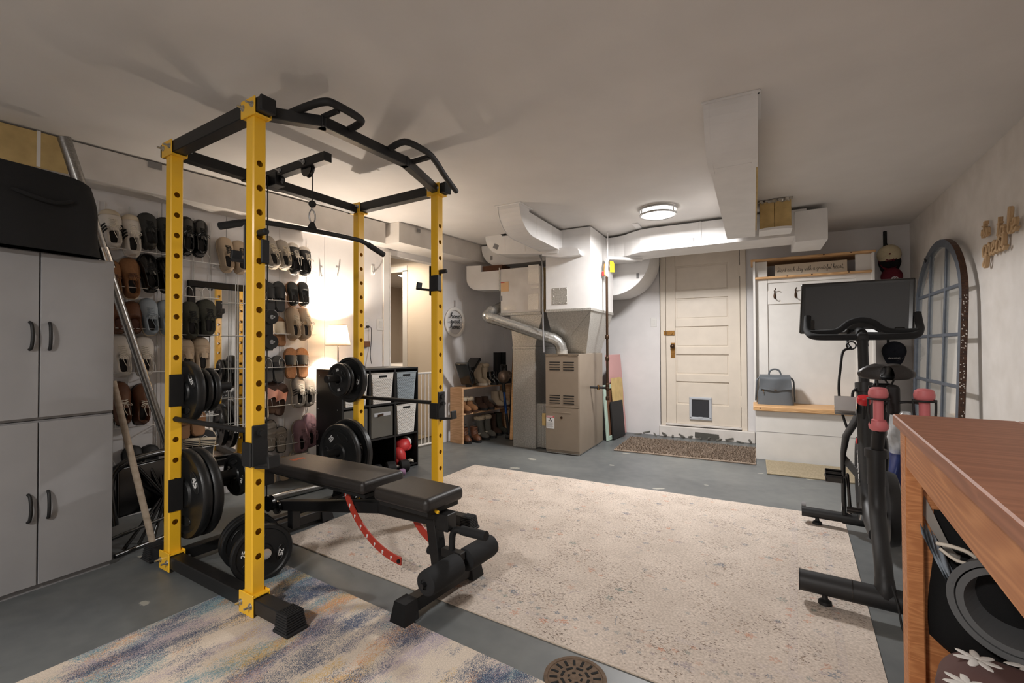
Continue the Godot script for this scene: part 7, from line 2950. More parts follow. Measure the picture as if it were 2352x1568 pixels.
# ---------------------------------------------------------------- boots and the boot shelf
func boot(called: String, label: String, xf: Transform3D, L: float, H: float, R: float, up: Material, sole: Material, ex := {}) -> void:   # stands on its sole; toe towards local +z
	var t := thing(called, label, "boot", Vector3.ZERO, 0.0, "boots on the boot shelf")
	t.transform = xf
	var mb := MB.new()
	var rows := []
	var heel := -L * 0.30
	for i in 13:   # a curved stack of rings from the toe over the instep up the shaft
		var f := float(i) / 12.0
		var c: Vector3
		var ry: float
		var rx: float
		var tilt: float
		if f < 0.5:
			var g := f / 0.5
			c = Vector3(0, lerpf(0.035, 0.055, g), lerpf(L * 0.68, L * 0.06, g))
			ry = lerpf(0.012, 0.062, sqrt(g)) if i > 0 else 0.004
			rx = lerpf(0.02, 0.046, sqrt(g)) if i > 0 else 0.006
			tilt = lerpf(0.0, 0.7, g * g)
		else:
			var g := (f - 0.5) / 0.5
			c = Vector3(0, lerpf(0.07, H, g), lerpf(L * 0.02, -L * 0.06, smoothstep(0.0, 0.5, g)))
			ry = lerpf(0.065, R, smoothstep(0.0, 0.6, g))
			rx = lerpf(0.046, R * 0.9, smoothstep(0.0, 0.6, g))
			tilt = lerpf(0.9, PI / 2, smoothstep(0.0, 0.35, g))
		var row := PackedVector3Array()
		for j in 16:
			var a := TAU * j / 16.0
			var p := c + Vector3(cos(a) * rx, sin(a) * ry * cos(tilt), -sin(a) * ry * sin(tilt))
			p.y = maxf(p.y, 0.022)
			row.append(p)
		rows.append(row)
	mb.grid(rows, true, false, true)
	obj("upper", mb, up, t)
	mb = MB.new()
	var ol := []
	for j in 24:
		var a := TAU * j / 24.0
		var w := 0.046 if sin(a) > 0 else 0.038
		ol.append(Vector2(cos(a) * w, L * 0.19 + sin(a) * L * 0.51))
	mb.xf = Transform3D(Basis(Vector3.RIGHT, Vector3.BACK, Vector3.DOWN), Vector3.ZERO)
	mb.prism(ol, -0.028, -0.001)
	obj("sole", mb, sole, t)
	if ex.has("fur"):
		mb = MB.new()
		for k in 40:
			var a := TAU * k / 40.0
			mb.ball(Vector3(cos(a) * R * 0.92, H + 0.004 * sin(k * 2.3), -L * 0.06 + sin(a) * R), Vector3(0.017, 0.02 + 0.004 * sin(k * 1.7), 0.017), 6, 5)
		obj("fur_cuff", mb, ex.fur, t)
	if ex.has("heel"):
		mb = MB.new()
		mb.box(Vector3(0, 0.02, heel + 0.01), Vector3(0.06, 0.04, 0.06), 0.004)
		obj("heel", mb, sole, t)
	if ex.has("lace"):
		mb = MB.new()
		for k in 5:
			var y := 0.10 + 0.026 * k
			mb.tube([Vector3(-0.02, y, R * 0.95 + 0.035 - 0.014 * k), Vector3(0.02, y + 0.012, R * 0.95 + 0.035 - 0.014 * k)], 0.003, 6)
		obj("lace", mb, ex.lace, t)
	if ex.has("band"):
		for y in ex.band:
			mb = MB.new()
			mb.xf = Transform3D(Basis(), Vector3(0, y, -L * 0.05))
			mb.lathe([Vector2(R * 0.9, -0.012), Vector2(R + 0.003, -0.010), Vector2(R + 0.003, 0.010), Vector2(R * 0.9, 0.012)], 18)
			obj("band", mb, M.lace_white, t)


func build_boot_shelf() -> void:
	var X := Transform3D(Basis(Vector3(0.15862, 0, -0.98734), Vector3.UP, Vector3(0.98734, 0, 0.15862)), Vector3(-2.95, 0, -4.346))
	var t := thing("boot_shelf", "low birch shelf unit full of boots beside the return duct", "shelf")
	t.transform = X
	var mb: MB
	for x in [0.009, 0.941]:
		mb = MB.new()
		mb.box(Vector3(x, 0.32, -0.10), Vector3(0.018, 0.64, 0.20), 0.001)
		obj("side_panel", mb, M.birch_board, t)
	for y in [0.632, 0.335]:
		mb = MB.new()
		mb.box(Vector3(0.475, y, -0.10), Vector3(0.914, 0.018, 0.198), 0.001)
		obj("shelf", mb, M.birch_board, t)
	var face := func(x: float, y: float, z: float, a := 0.0, roll := 0.0) -> Transform3D:
		return X * Transform3D(Basis.from_euler(Vector3(0, a, roll)), Vector3(x, y, z))
	# on top
	var fold := thing("folded_boot", "long black leather boot folded over on top of the boot shelf", "boot", Vector3.ZERO, 0.0, "boots on the boot shelf")
	fold.transform = face.call(0.19, 0.6415, -0.06, -1.2).scaled_local(Vector3.ONE * 1.25)
	mb = MB.new()
	mb.tube(bez([Vector3(0, 0.03, -0.16), Vector3(0, 0.045, -0.10), Vector3(0, 0.06, -0.03), Vector3(0, 0.12, 0.02), Vector3(0, 0.19, 0.03)], 5), [0.018, 0.024, 0.03, 0.034, 0.036, 0.037, 0.038, 0.038, 0.039, 0.04, 0.042, 0.044, 0.045, 0.046, 0.047, 0.048, 0.048, 0.049, 0.05, 0.05, 0.05], 16)
	obj("foot", mb, M.gloss_black, fold)
	mb = MB.new()
	mb.xf = Transform3D(Basis.from_euler(Vector3(0.5, 0, 0)), Vector3(0, 0.20, -0.05))
	mb.rbox(Vector3.ZERO, Vector3(0.12, 0.035, 0.26), 0.016, 3)
	mb.xf = Transform3D(Basis.from_euler(Vector3(-0.9, 0, 0)), Vector3(0, 0.13, 0.13))
	mb.rbox(Vector3.ZERO, Vector3(0.13, 0.035, 0.26), 0.016, 3)
	obj("folded_shaft", mb, M.gloss_black, fold)
	mb = MB.new()
	mb.box(Vector3(0, 0.035, 0.03), Vector3(0.05, 0.07, 0.045), 0.004)
	obj("block_heel", mb, M.matte_black, fold)
	for k in 2:
		boot("fur_boot", ["cream fuzzy boot on top of the shelf, nearer the folded black boot", "cream fuzzy boot on top of the shelf, nearer the vacuum"][k], face.call(0.42 + 0.12 * k, 0.6415, -0.13, 0.1), 0.20, 0.24, 0.055, M.fuzzy, M.lace_white, {"fur": M.fuzzy})
		boot("rain_boot", ["short black shiny boot on the shelf top in front of the cream boots, first", "short black shiny boot on the shelf top in front of the cream boots, second"][k], face.call(0.56 + 0.08 * k, 0.6415, -0.05, 0.1), 0.16, 0.16, 0.038, M.gloss_black, M.matte_black)
		boot("tall_boot", ["tall black boot at the far end of the shelf top, first of two", "tall black boot at the far end of the shelf top, second of two"][k], face.call(0.77 + 0.11 * k, 0.6415, -0.10, 0.1), 0.18, 0.40, 0.05, M.black_cloth, M.matte_black)
		boot("sheepskin_boot", ["tan sheepskin boot with pale cuff on the middle shelf, nearest", "tan sheepskin boot with pale cuff on the middle shelf, second"][k], face.call(0.09 + 0.12 * k, 0.3445, -0.09, 0.0), 0.20, 0.15, 0.052, M.tan_suede, M.stained_wood, {"fur": M.fuzzy})
		boot("hiking_boot", ["dark brown boot in the middle of the middle shelf, first", "dark brown boot in the middle of the middle shelf, second"][k], face.call(0.38 + 0.12 * k, 0.3445, -0.08, 0.0), 0.20, 0.15, 0.05, M.dark_suede, M.matte_black)
		boot("suede_boot", ["pale beige slouchy boot on the middle shelf by the vacuum, first", "pale beige slouchy boot on the middle shelf by the vacuum, second"][k], face.call(0.70 + 0.11 * k, 0.3445, -0.08, 0.2), 0.19, 0.20, 0.05, M.fuzzy, M.stained_wood)
		boot("work_boot", ["brown leather lace-up boot on the floor under the shelf, outer", "brown leather lace-up boot on the floor under the shelf, inner"][k], face.call(0.09 + 0.12 * k, 0.0, -0.06 + 0.05 * k, -0.3), 0.20, 0.17, 0.05, M.brown_leather, M.matte_black, {"lace": M.lace_black})
		boot("snow_boot", ["grey snow boot with white bands on the floor, first of two", "grey snow boot with white bands on the floor, second of two"][k], face.call(0.36 + 0.13 * k, 0.0, -0.05, 0.1), 0.20, 0.25, 0.056, M.grey_felt, M.matte_black, {"band": [0.07, 0.24], "fur": M.fuzzy})
		boot("dark_boot", ["dark tall boot on the floor behind the vacuum wand, first", "dark tall boot on the floor behind the vacuum wand, second"][k], face.call(0.66 + 0.12 * k, 0.0, -0.10, 0.1), 0.20, 0.26, 0.055, [M.dark_suede, M.camo][k], M.matte_black)
	# stick vacuum leaning at the shelf
	var v := thing("stick_vacuum", "cordless stick vacuum with blue wand leaning on the boot shelf", "vacuum")
	v.transform = X * Transform3D(Basis.from_euler(Vector3(-0.06, 0.3, 0)), Vector3(0.58, 0, 0.19))
	mb = MB.new()
	mb.rbox(Vector3(0.02, 0.03, 0.05), Vector3(0.22, 0.05, 0.09), 0.02, 3)
	obj("floor_head", mb, M.matte_black, v)
	mb = MB.new()
	mb.cyl(Vector3(0, 0.04, 0.03), Vector3(0, 0.30, 0.01), 0.018, 14)
	obj("lower_wand", mb, M.matte_black, v)
	mb = MB.new()
	mb.cyl(Vector3(0, 0.56, 0.0), Vector3(0, 0.68, 0.0), 0.022, 14)
	obj("neck", mb, M.matte_black, v)
	mb = MB.new()
	mb.cyl(Vector3(0, 0.29, 0.01), Vector3(0, 0.57, 0.0), 0.016, 14)
	obj("wand", mb, M.blue_metal, v)
	mb = MB.new()
	mb.ball(Vector3(-0.03, 0.75, 0.02), Vector3(0.075, 0.08, 0.075), 16, 10)
	mb.cyl(Vector3(-0.08, 0.745, 0.02), Vector3(0.11, 0.765, 0.02), 0.055, 18)
	obj("motor_body", mb, M.vac_bronze, v)
	mb = MB.new()
	mb.tube(bez([Vector3(-0.05, 0.79, 0.0), Vector3(-0.055, 0.87, 0.0), Vector3(-0.02, 0.89, 0.0), Vector3(0.06, 0.86, 0.0), Vector3(0.07, 0.79, 0.0)], 5), 0.014, 10)
	mb.rbox(Vector3(0.075, 0.84, 0), Vector3(0.05, 0.11, 0.05), 0.015, 3)
	obj("handle", mb, M.matte_black, v)
	# folded ladder-like frame behind the return duct
	mb = MB.new()
	mb.tube([Vector3(-2.66, 0.0, -4.95), Vector3(-2.78, 1.42, -5.35)], 0.022, 10)
	mb.tube([Vector3(-2.58, 0.0, -5.0), Vector3(-2.70, 1.42, -5.4)], 0.022, 10)
	for k in 6:
		var f := 0.1 + 0.15 * k
		mb.tube([Vector3(-2.66, 0.0, -4.95).lerp(Vector3(-2.78, 1.42, -5.35), f), Vector3(-2.58, 0.0, -5.0).lerp(Vector3(-2.70, 1.42, -5.4), f)], 0.012, 8)
	var fr := obj("folded_stand", mb, M.matte_black)
	tag(fr, "black folded metal stand leaning behind the return duct", "stand")
	mb = MB.new()
	mb.xf = frame_at(Vector3(-2.60, 0.62, -4.93), Vector3(-0.09, 1.24, -0.28), Vector3.BACK)
	mb.box(Vector3.ZERO, Vector3(1.26, 0.02, 0.04), 0.002)
	var sl := obj("wooden_batten", mb, M.pine_wood)
	tag(sl, "thin pale wooden batten leaning between boots and return duct", "batten")


# ---------------------------------------------------------------- arched window sash leaning on the right wall
func build_arched_window() -> void:
	var t := thing("arched_window", "old blue-grey arched window sash leaning on the white wall", "window frame", Vector3(1.225, 0, -4.70))
	# local x: towards the camera along the wall, y up along the leaning sash, z towards the room
	t.basis = Basis(Vector3(-0.0417, 0, 1).normalized(), Vector3.UP, Vector3(-1, 0, -0.0417).normalized()) * Basis.from_euler(Vector3(-0.035, 0, 0))
	var W := 0.60
	var spring := 1.42
	var rise := 0.50
	var fw := 0.055
	var arch := func(hw: float, r: float) -> Array:
		var o := []
		for i in 25:
			var a := PI * i / 24.0
			o.append(Vector2(hw * cos(a), spring + r * sin(a)))
		return o
	var oa: Array = arch.call(W, rise)
	var ia: Array = arch.call(W - fw, rise - fw)
	var mb := MB.new()
	for i in 24:
		for s in [-1.0, 1.0]:
			var z: float = 0.018 * s
			var f := [Vector3(ia[i].x, ia[i].y, z), Vector3(oa[i].x, oa[i].y, z), Vector3(oa[i + 1].x, oa[i + 1].y, z), Vector3(ia[i + 1].x, ia[i + 1].y, z)]
			if s < 0:
				f.reverse()
			mb.face(f)
		mb.face([Vector3(ia[i + 1].x, ia[i + 1].y, 0.018), Vector3(ia[i + 1].x, ia[i + 1].y, -0.018), Vector3(ia[i].x, ia[i].y, -0.018), Vector3(ia[i].x, ia[i].y, 0.018)])
	for s in [-1.0, 1.0]:
		mb.box(Vector3((W - fw / 2) * s, spring / 2, 0), Vector3(fw, spring, 0.036), 0.003)
	mb.box(Vector3(0, 0.05, 0), Vector3(W * 2 - fw * 2, 0.10, 0.036), 0.003)
	obj("sash_frame", mb, M.window_blue, t)
	# the worn outer edge
	mb = MB.new()
	for i in 24:
		mb.face([Vector3(oa[i].x, oa[i].y, 0.0175), Vector3(oa[i].x, oa[i].y, -0.0175), Vector3(oa[i + 1].x, oa[i + 1].y, -0.0175), Vector3(oa[i + 1].x, oa[i + 1].y, 0.0175)])
	for s in [-1.0, 1.0]:
		mb.box(Vector3((W + 0.002) * s, spring / 2, 0), Vector3(0.004, spring, 0.035))
	obj("worn_edge", mb, M.stained_wood, t)
	mb = MB.new()
	for k in 60:
		mb.xf = Transform3D(Basis.from_euler(Vector3(rng.randf() * 0.3, 0, rng.randf() * 0.2)), Vector3(W + 0.0035, 0.5 + 0.95 * rng.randf(), rng.randf_range(-0.015, 0.015)))
		mb.box(Vector3.ZERO, Vector3(0.002, rng.randf_range(0.004, 0.012), rng.randf_range(0.003, 0.007)))
	var fl := obj("paint_flake", mb, M.bed_linen, t)
	fl.set_meta("kind", "stuff")
	# glazing bars
	var xs := [-0.20, 0.20]
	for x in xs:
		mb = MB.new()
		var top: float = spring + (rise - fw) * sqrt(1.0 - pow(x / (W - fw), 2.0))
		mb.box(Vector3(x, (0.1 + top) / 2, 0), Vector3(0.026, top - 0.1, 0.026), 0.003)
		obj("glazing_bar", mb, M.window_blue, t)
	for y in [0.44, 0.82, 1.18, 1.52]:
		mb = MB.new()
		var hw := W - fw if y < spring else (W - fw) * sqrt(1.0 - pow((y - spring) / (rise - fw), 2.0))
		mb.box(Vector3(0, y, 0), Vector3(hw * 2, 0.024, 0.024), 0.003)
		obj("glazing_bar", mb, M.window_blue, t)
	# panes between the bars
	var cx := [-(W - fw), -0.20, 0.20, W - fw]
	var cy := [0.10, 0.44, 0.82, 1.18, 1.52]
	for i in 3:
		for j in 4:
			mb = MB.new()
			mb.box(Vector3((cx[i] + cx[i + 1]) / 2, (cy[j] + cy[j + 1]) / 2, 0), Vector3(cx[i + 1] - cx[i], cy[j + 1] - cy[j], 0.002))
			obj("pane", mb, M.pane, t)
	mb = MB.new()
	var poly := [Vector2(-(W - fw) * 0.97, 1.52), Vector2((W - fw) * 0.97, 1.52)]
	for i in 17:
		var a := 0.24 + (PI - 0.48) * i / 16.0
		poly.append(Vector2((W - fw) * cos(a), spring + (rise - fw) * sin(a)))
	mb.prism(poly, -0.001, 0.001)
	obj("pane", mb, M.pane, t)
	# old panelling behind the sash
	mb = MB.new()
	mb.tube(bez([Vector3(-0.30, 1.80, 0.02), Vector3(-0.28, 1.83, 0.03), Vector3(-0.25, 1.82, 0.03), Vector3(-0.26, 1.80, 0.02)], 4), 0.004, 6)
	obj("latch", mb, M.matte_black, t)


# ---------------------------------------------------------------- shoes on wire racks
const SHOE_T := [0.0, 0.04, 0.12, 0.25, 0.42, 0.55, 0.68, 0.80, 0.90, 0.96, 1.0]
const SHOE_W := [0.30, 0.58, 0.72, 0.74, 0.78, 0.90, 1.0, 0.98, 0.80, 0.55, 0.12]
const SHOE_H := [0.55, 0.90, 1.0, 0.98, 0.90, 0.76, 0.62, 0.52, 0.44, 0.32, 0.12]


func outline(L: float, hw: float, grow := 0.0) -> Array:
	var o := []
	for i in SHOE_T.size():
		o.append(Vector2(SHOE_W[i] * hw + grow, SHOE_T[i] * (L + grow * 2) - grow))
	for i in range(SHOE_T.size() - 1, -1, -1):
		o.append(Vector2(-SHOE_W[i] * hw - grow, SHOE_T[i] * (L + grow * 2) - grow))
	return o


func shoe(style: String, label: String, u0: float, y0: float, u1: float, y1: float, out: float, up: Material, sole: Material, ex := {}) -> void:   # from heel (u0, y0) to toe (u1, y1) on the left wall
	var called: String = {"sneaker": "sneaker", "dress": "dress_shoe", "boat": "boat_shoe", "slide": "slide_sandal", "cross": "strap_sandal", "flat": "flat_shoe", "moc": "moccasin", "heel": "heeled_sandal"}[style]
	var t := thing(called, label, "shoe", Vector3.ZERO, 0.0, "shoes on the wall racks")
	var a := lw(u0, y0, out)
	var b := lw(u1, y1, out)
	var L := minf((b - a).length(), 0.30)
	var yd := (b - a).normalized()
	var zd := Vector3(0.98734, 0, 0.15862)
	var lean := 0.22
	yd = (yd - zd * lean).normalized()
	var xd := yd.cross(zd).normalized()
	t.transform = Transform3D(Basis(xd, yd, xd.cross(yd)), a)
	var hw: float = ex.get("w", 0.092) * 0.585
	var hh: float = ex.get("h", 0.085) * 1.18
	var st: float = ex.get("st", 0.02)
	var mb := MB.new()
	mb.prism(outline(L, hw * 1.02, 0.002), 0.0, st, 0.002)
	obj("sole", mb, sole, t)
	if style in ["slide", "cross", "heel"]:
		mb = MB.new()
		mb.prism(outline(L - 0.008, hw * 0.93), st, st + 0.004)
		var fb := obj("footbed", mb, ex.get("bed", M.cork), t)
		fb.position.y = 0.004
		var bands: Array = ex.get("bands", [[0.50, 0.74, 0.50, 0.74]])
		for q in bands:   # left edge from q0 to q1, right edge from q2 to q3 (shares of the length)
			mb = MB.new()
			var rows := []
			for i in 13:
				var g := float(i) / 12.0
				var ang := PI * g
				var f0 := lerpf(q[0], q[2], g)
				var f1 := lerpf(q[1], q[3], g)
				var row := PackedVector3Array()
				for j in 4:
					var f := lerpf(f0, f1, j / 3.0)
					var k := hw * 1.02 * sample(SHOE_W, f)
					row.append(Vector3(cos(ang) * k, f * L, st * 0.6 + sin(ang) * ex.get("arch", 0.05) * (1.1 - f * 0.5)))
				rows.append(row)
			mb.grid(rows)
			obj("strap", mb, ex.get("strap", up), t)
		if ex.has("stripe"):
			for k in 3:
				mb = MB.new()
				var rows := []
				for i in 9:
					var g := 0.2 + 0.6 * i / 8.0
					var f: float = 0.52 + 0.055 * k
					var kk := hw * 1.03 * sample(SHOE_W, f)
					rows.append(PackedVector3Array([Vector3(cos(PI * g) * kk, f * L, st * 0.6 + sin(PI * g) * ex.get("arch", 0.05) * (1.1 - f * 0.5) + 0.0015), Vector3(cos(PI * g) * kk, (f + 0.03) * L, st * 0.6 + sin(PI * g) * ex.get("arch", 0.05) * (1.1 - f * 0.5) + 0.0015)]))
				mb.grid(rows)
				obj("stripe", mb, ex.stripe, t)
		if style == "heel":
			mb = MB.new()
			mb.tube([Vector3(0, 0.02, 0), Vector3(0, 0.035, -0.06)], [0.02, 0.009], 10)
			obj("stiletto", mb, up, t)
		return
	# closed upper
	mb = MB.new()
	var rows := []
	var N := 22
	for i in N + 1:
		var f := float(i) / N
		var w := hw * 0.98 * sample(SHOE_W, f)
		var h := hh * sample(SHOE_H, f)
		if style in ["flat", "moc"]:
			h *= 0.72
		var open := smoothstep(0.03, 0.10, f) * (1.0 - smoothstep(0.40, 0.50, f)) if style != "flat" else smoothstep(0.03, 0.10, f) * (1.0 - smoothstep(0.55, 0.66, f))
		var row := PackedVector3Array()
		for j in 17:
			var an := PI * j / 16.0
			var x := cos(an) * w
			var z := st * 0.8 + h * pow(sin(an), 0.62)
			z -= open * 0.62 * h * exp(-pow(x / (w * 0.62), 4.0))
			row.append(Vector3(x, f * L, z))
		rows.append(row)
	mb.grid(rows)
	mb.face(Array(rows[0]))
	obj("upper", mb, up, t)
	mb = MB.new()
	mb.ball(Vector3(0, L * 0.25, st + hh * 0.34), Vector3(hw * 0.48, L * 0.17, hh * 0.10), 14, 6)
	obj("lining", mb, ex.get("lining", M.shoe_opening_shade), t)  # dark oval paints the shade in the opening unless a lining is given
	if style in ["sneaker", "dress", "boat"]:
		mb = MB.new()
		rows = []
		for i in 7:
			var f := 0.34 + 0.30 * i / 6.0
			var z := st * 0.8 + hh * sample(SHOE_H, f) + 0.004
			var row := PackedVector3Array()
			for j in 5:
				row.append(Vector3((j - 2) * hw * 0.17, f * L, z - 0.004 * absf(j - 2)))
			rows.append(row)
		mb.grid(rows, false, false, true)
		obj("tongue", mb, up, t)
	if ex.has("lace"):
		mb = MB.new()
		var n := 5 if style != "boat" else 2
		var f0 := 0.44
		for k in n:
			var f := f0 + 0.05 * k
			var g := f + 0.042
			var z0 := st * 0.8 + hh * sample(SHOE_H, f) + 0.003
			var z1 := st * 0.8 + hh * sample(SHOE_H, g) + 0.003
			var x := hw * 0.36
			mb.tube([Vector3(-x, f * L, z0 - 0.006), Vector3(0, (f + g) * 0.5 * L, (z0 + z1) * 0.5 + 0.004), Vector3(x, g * L, z1 - 0.006)], 0.0024, 5)
			mb.tube([Vector3(x, f * L, z0 - 0.006), Vector3(0, (f + g) * 0.5 * L, (z0 + z1) * 0.5 + 0.004), Vector3(-x, g * L, z1 - 0.006)], 0.0024, 5)
		var zb := st + hh + 0.004
		for s in [-1.0, 1.0]:
			mb.tube(bez([Vector3(0, f0 * L, zb), Vector3(0.022 * s, f0 * L - 0.004, zb + 0.008), Vector3(0.028 * s, f0 * L - 0.018, zb + 0.004), Vector3(0.006 * s, f0 * L - 0.006, zb + 0.002)], 4), 0.002, 5)
			mb.tube(bez([Vector3(0, f0 * L, zb), Vector3(0.012 * s, f0 * L - 0.03, zb + 0.002), Vector3((0.012 + 0.006 * s) , f0 * L - 0.075, zb - 0.012)], 4), 0.002, 5)
		obj("lace", mb, ex.lace, t)
	if ex.has("toecap"):
		mb = MB.new()
		rows = []
		for i in 8:
			var f := 0.80 + 0.20 * i / 7.0
			var w := hw * 1.02 * sample(SHOE_W, f)
			var h := hh * sample(SHOE_H, f) * 1.05
			var row := PackedVector3Array()
			for j in 13:
				var an := PI * j / 12.0
				row.append(Vector3(cos(an) * w, f * L + 0.001, st * 0.8 + h * pow(sin(an), 0.62)))
			rows.append(row)
		mb.grid(rows)
		obj("toe_cap", mb, ex.toecap, t)
	if ex.has("side"):   # three slanted bars on both flanks
		for s in [-1.0, 1.0]:
			for k in 3:
				mb = MB.new()
				var f := 0.36 + 0.07 * k
				var w := hw * 0.98 * sample(SHOE_W, f + 0.05)
				var pts := []
				for i in 5:
					var an := 0.12 + 0.62 * i / 4.0
					pts.append(Vector3(s * (cos(an) * w + 0.001), (f + 0.035 * i / 4.0) * L, st * 0.8 + hh * sample(SHOE_H, f) * pow(sin(an), 0.62)))
				mb.tube(pts, 0.0052, 5)
				obj("side_stripe", mb, ex.side, t)
	if ex.has("foxing"):
		mb = MB.new()
		var ol := []
		for q in outline(L, hw * 1.03, 0.002):
			ol.append(Vector3(q.x, q.y, st * 0.72))
		mb.tube(ol, 0.0018, 5, false, true)
		obj("sole_line", mb, ex.foxing, t)
	if ex.has("ribs"):
		for k in 7:
			mb = MB.new()
			var f := 0.50 + 0.035 * k
			var w := hw * 0.985 * sample(SHOE_W, f)
			var h := hh * sample(SHOE_H, f)
			var pts := []
			for j in 9:
				var an := PI * (j + 0.5) / 9.0
				pts.append(Vector3(cos(an) * w, f * L, st * 0.8 + h * pow(sin(an), 0.62) + 0.001))
			mb.tube(pts, 0.0022, 5)
			obj("rib", mb, up, t)


func sample(arr: Array, f: float) -> float:
	f = clampf(f, 0.0, 1.0)
	for i in SHOE_T.size() - 1:
		if f <= SHOE_T[i + 1]:
			return lerpf(arr[i], arr[i + 1], (f - SHOE_T[i]) / (SHOE_T[i + 1] - SHOE_T[i]))
	return arr[arr.size() - 1]


func wire_rack(label: String, u0: float, u1: float, tiers: Array, y0: float, y1: float) -> void:
	var t := thing("shoe_rack", label, "shoe rack", Vector3.ZERO, 0.0, "white wire racks hung on the wall")
	for u in [u0, u0 + 0.03, (u0 + u1) / 2, u1]:
		var mb := MB.new()
		mb.cyl(lw(u, y0, 0.012), lw(u, y1, 0.012), 0.0032, 7)
		obj("upright_wire", mb, M.wire_white, t)
	for y in tiers:
		var mb := MB.new()
		mb.tube([lw(u0 - 0.02, y, 0.012), lw(u0 - 0.02, y, 0.125), lw(u1 + 0.02, y, 0.125), lw(u1 + 0.02, y, 0.012)], 0.0028, 7)
		obj("tier_wire", mb, M.wire_white, t)
		var n := int(roundf((u1 - u0) / 0.1))
		for k in n:
			var u := u0 + (k + 0.5) * (u1 - u0) / n
			mb = MB.new()
			mb.tube(bez([lw(u - 0.022, y, 0.10), lw(u - 0.022, y + 0.05, 0.085), lw(u, y + 0.075, 0.08), lw(u + 0.022, y + 0.05, 0.085), lw(u + 0.022, y, 0.10)], 4), 0.0017, 6)
			obj("shoe_loop", mb, M.wire_white, t)


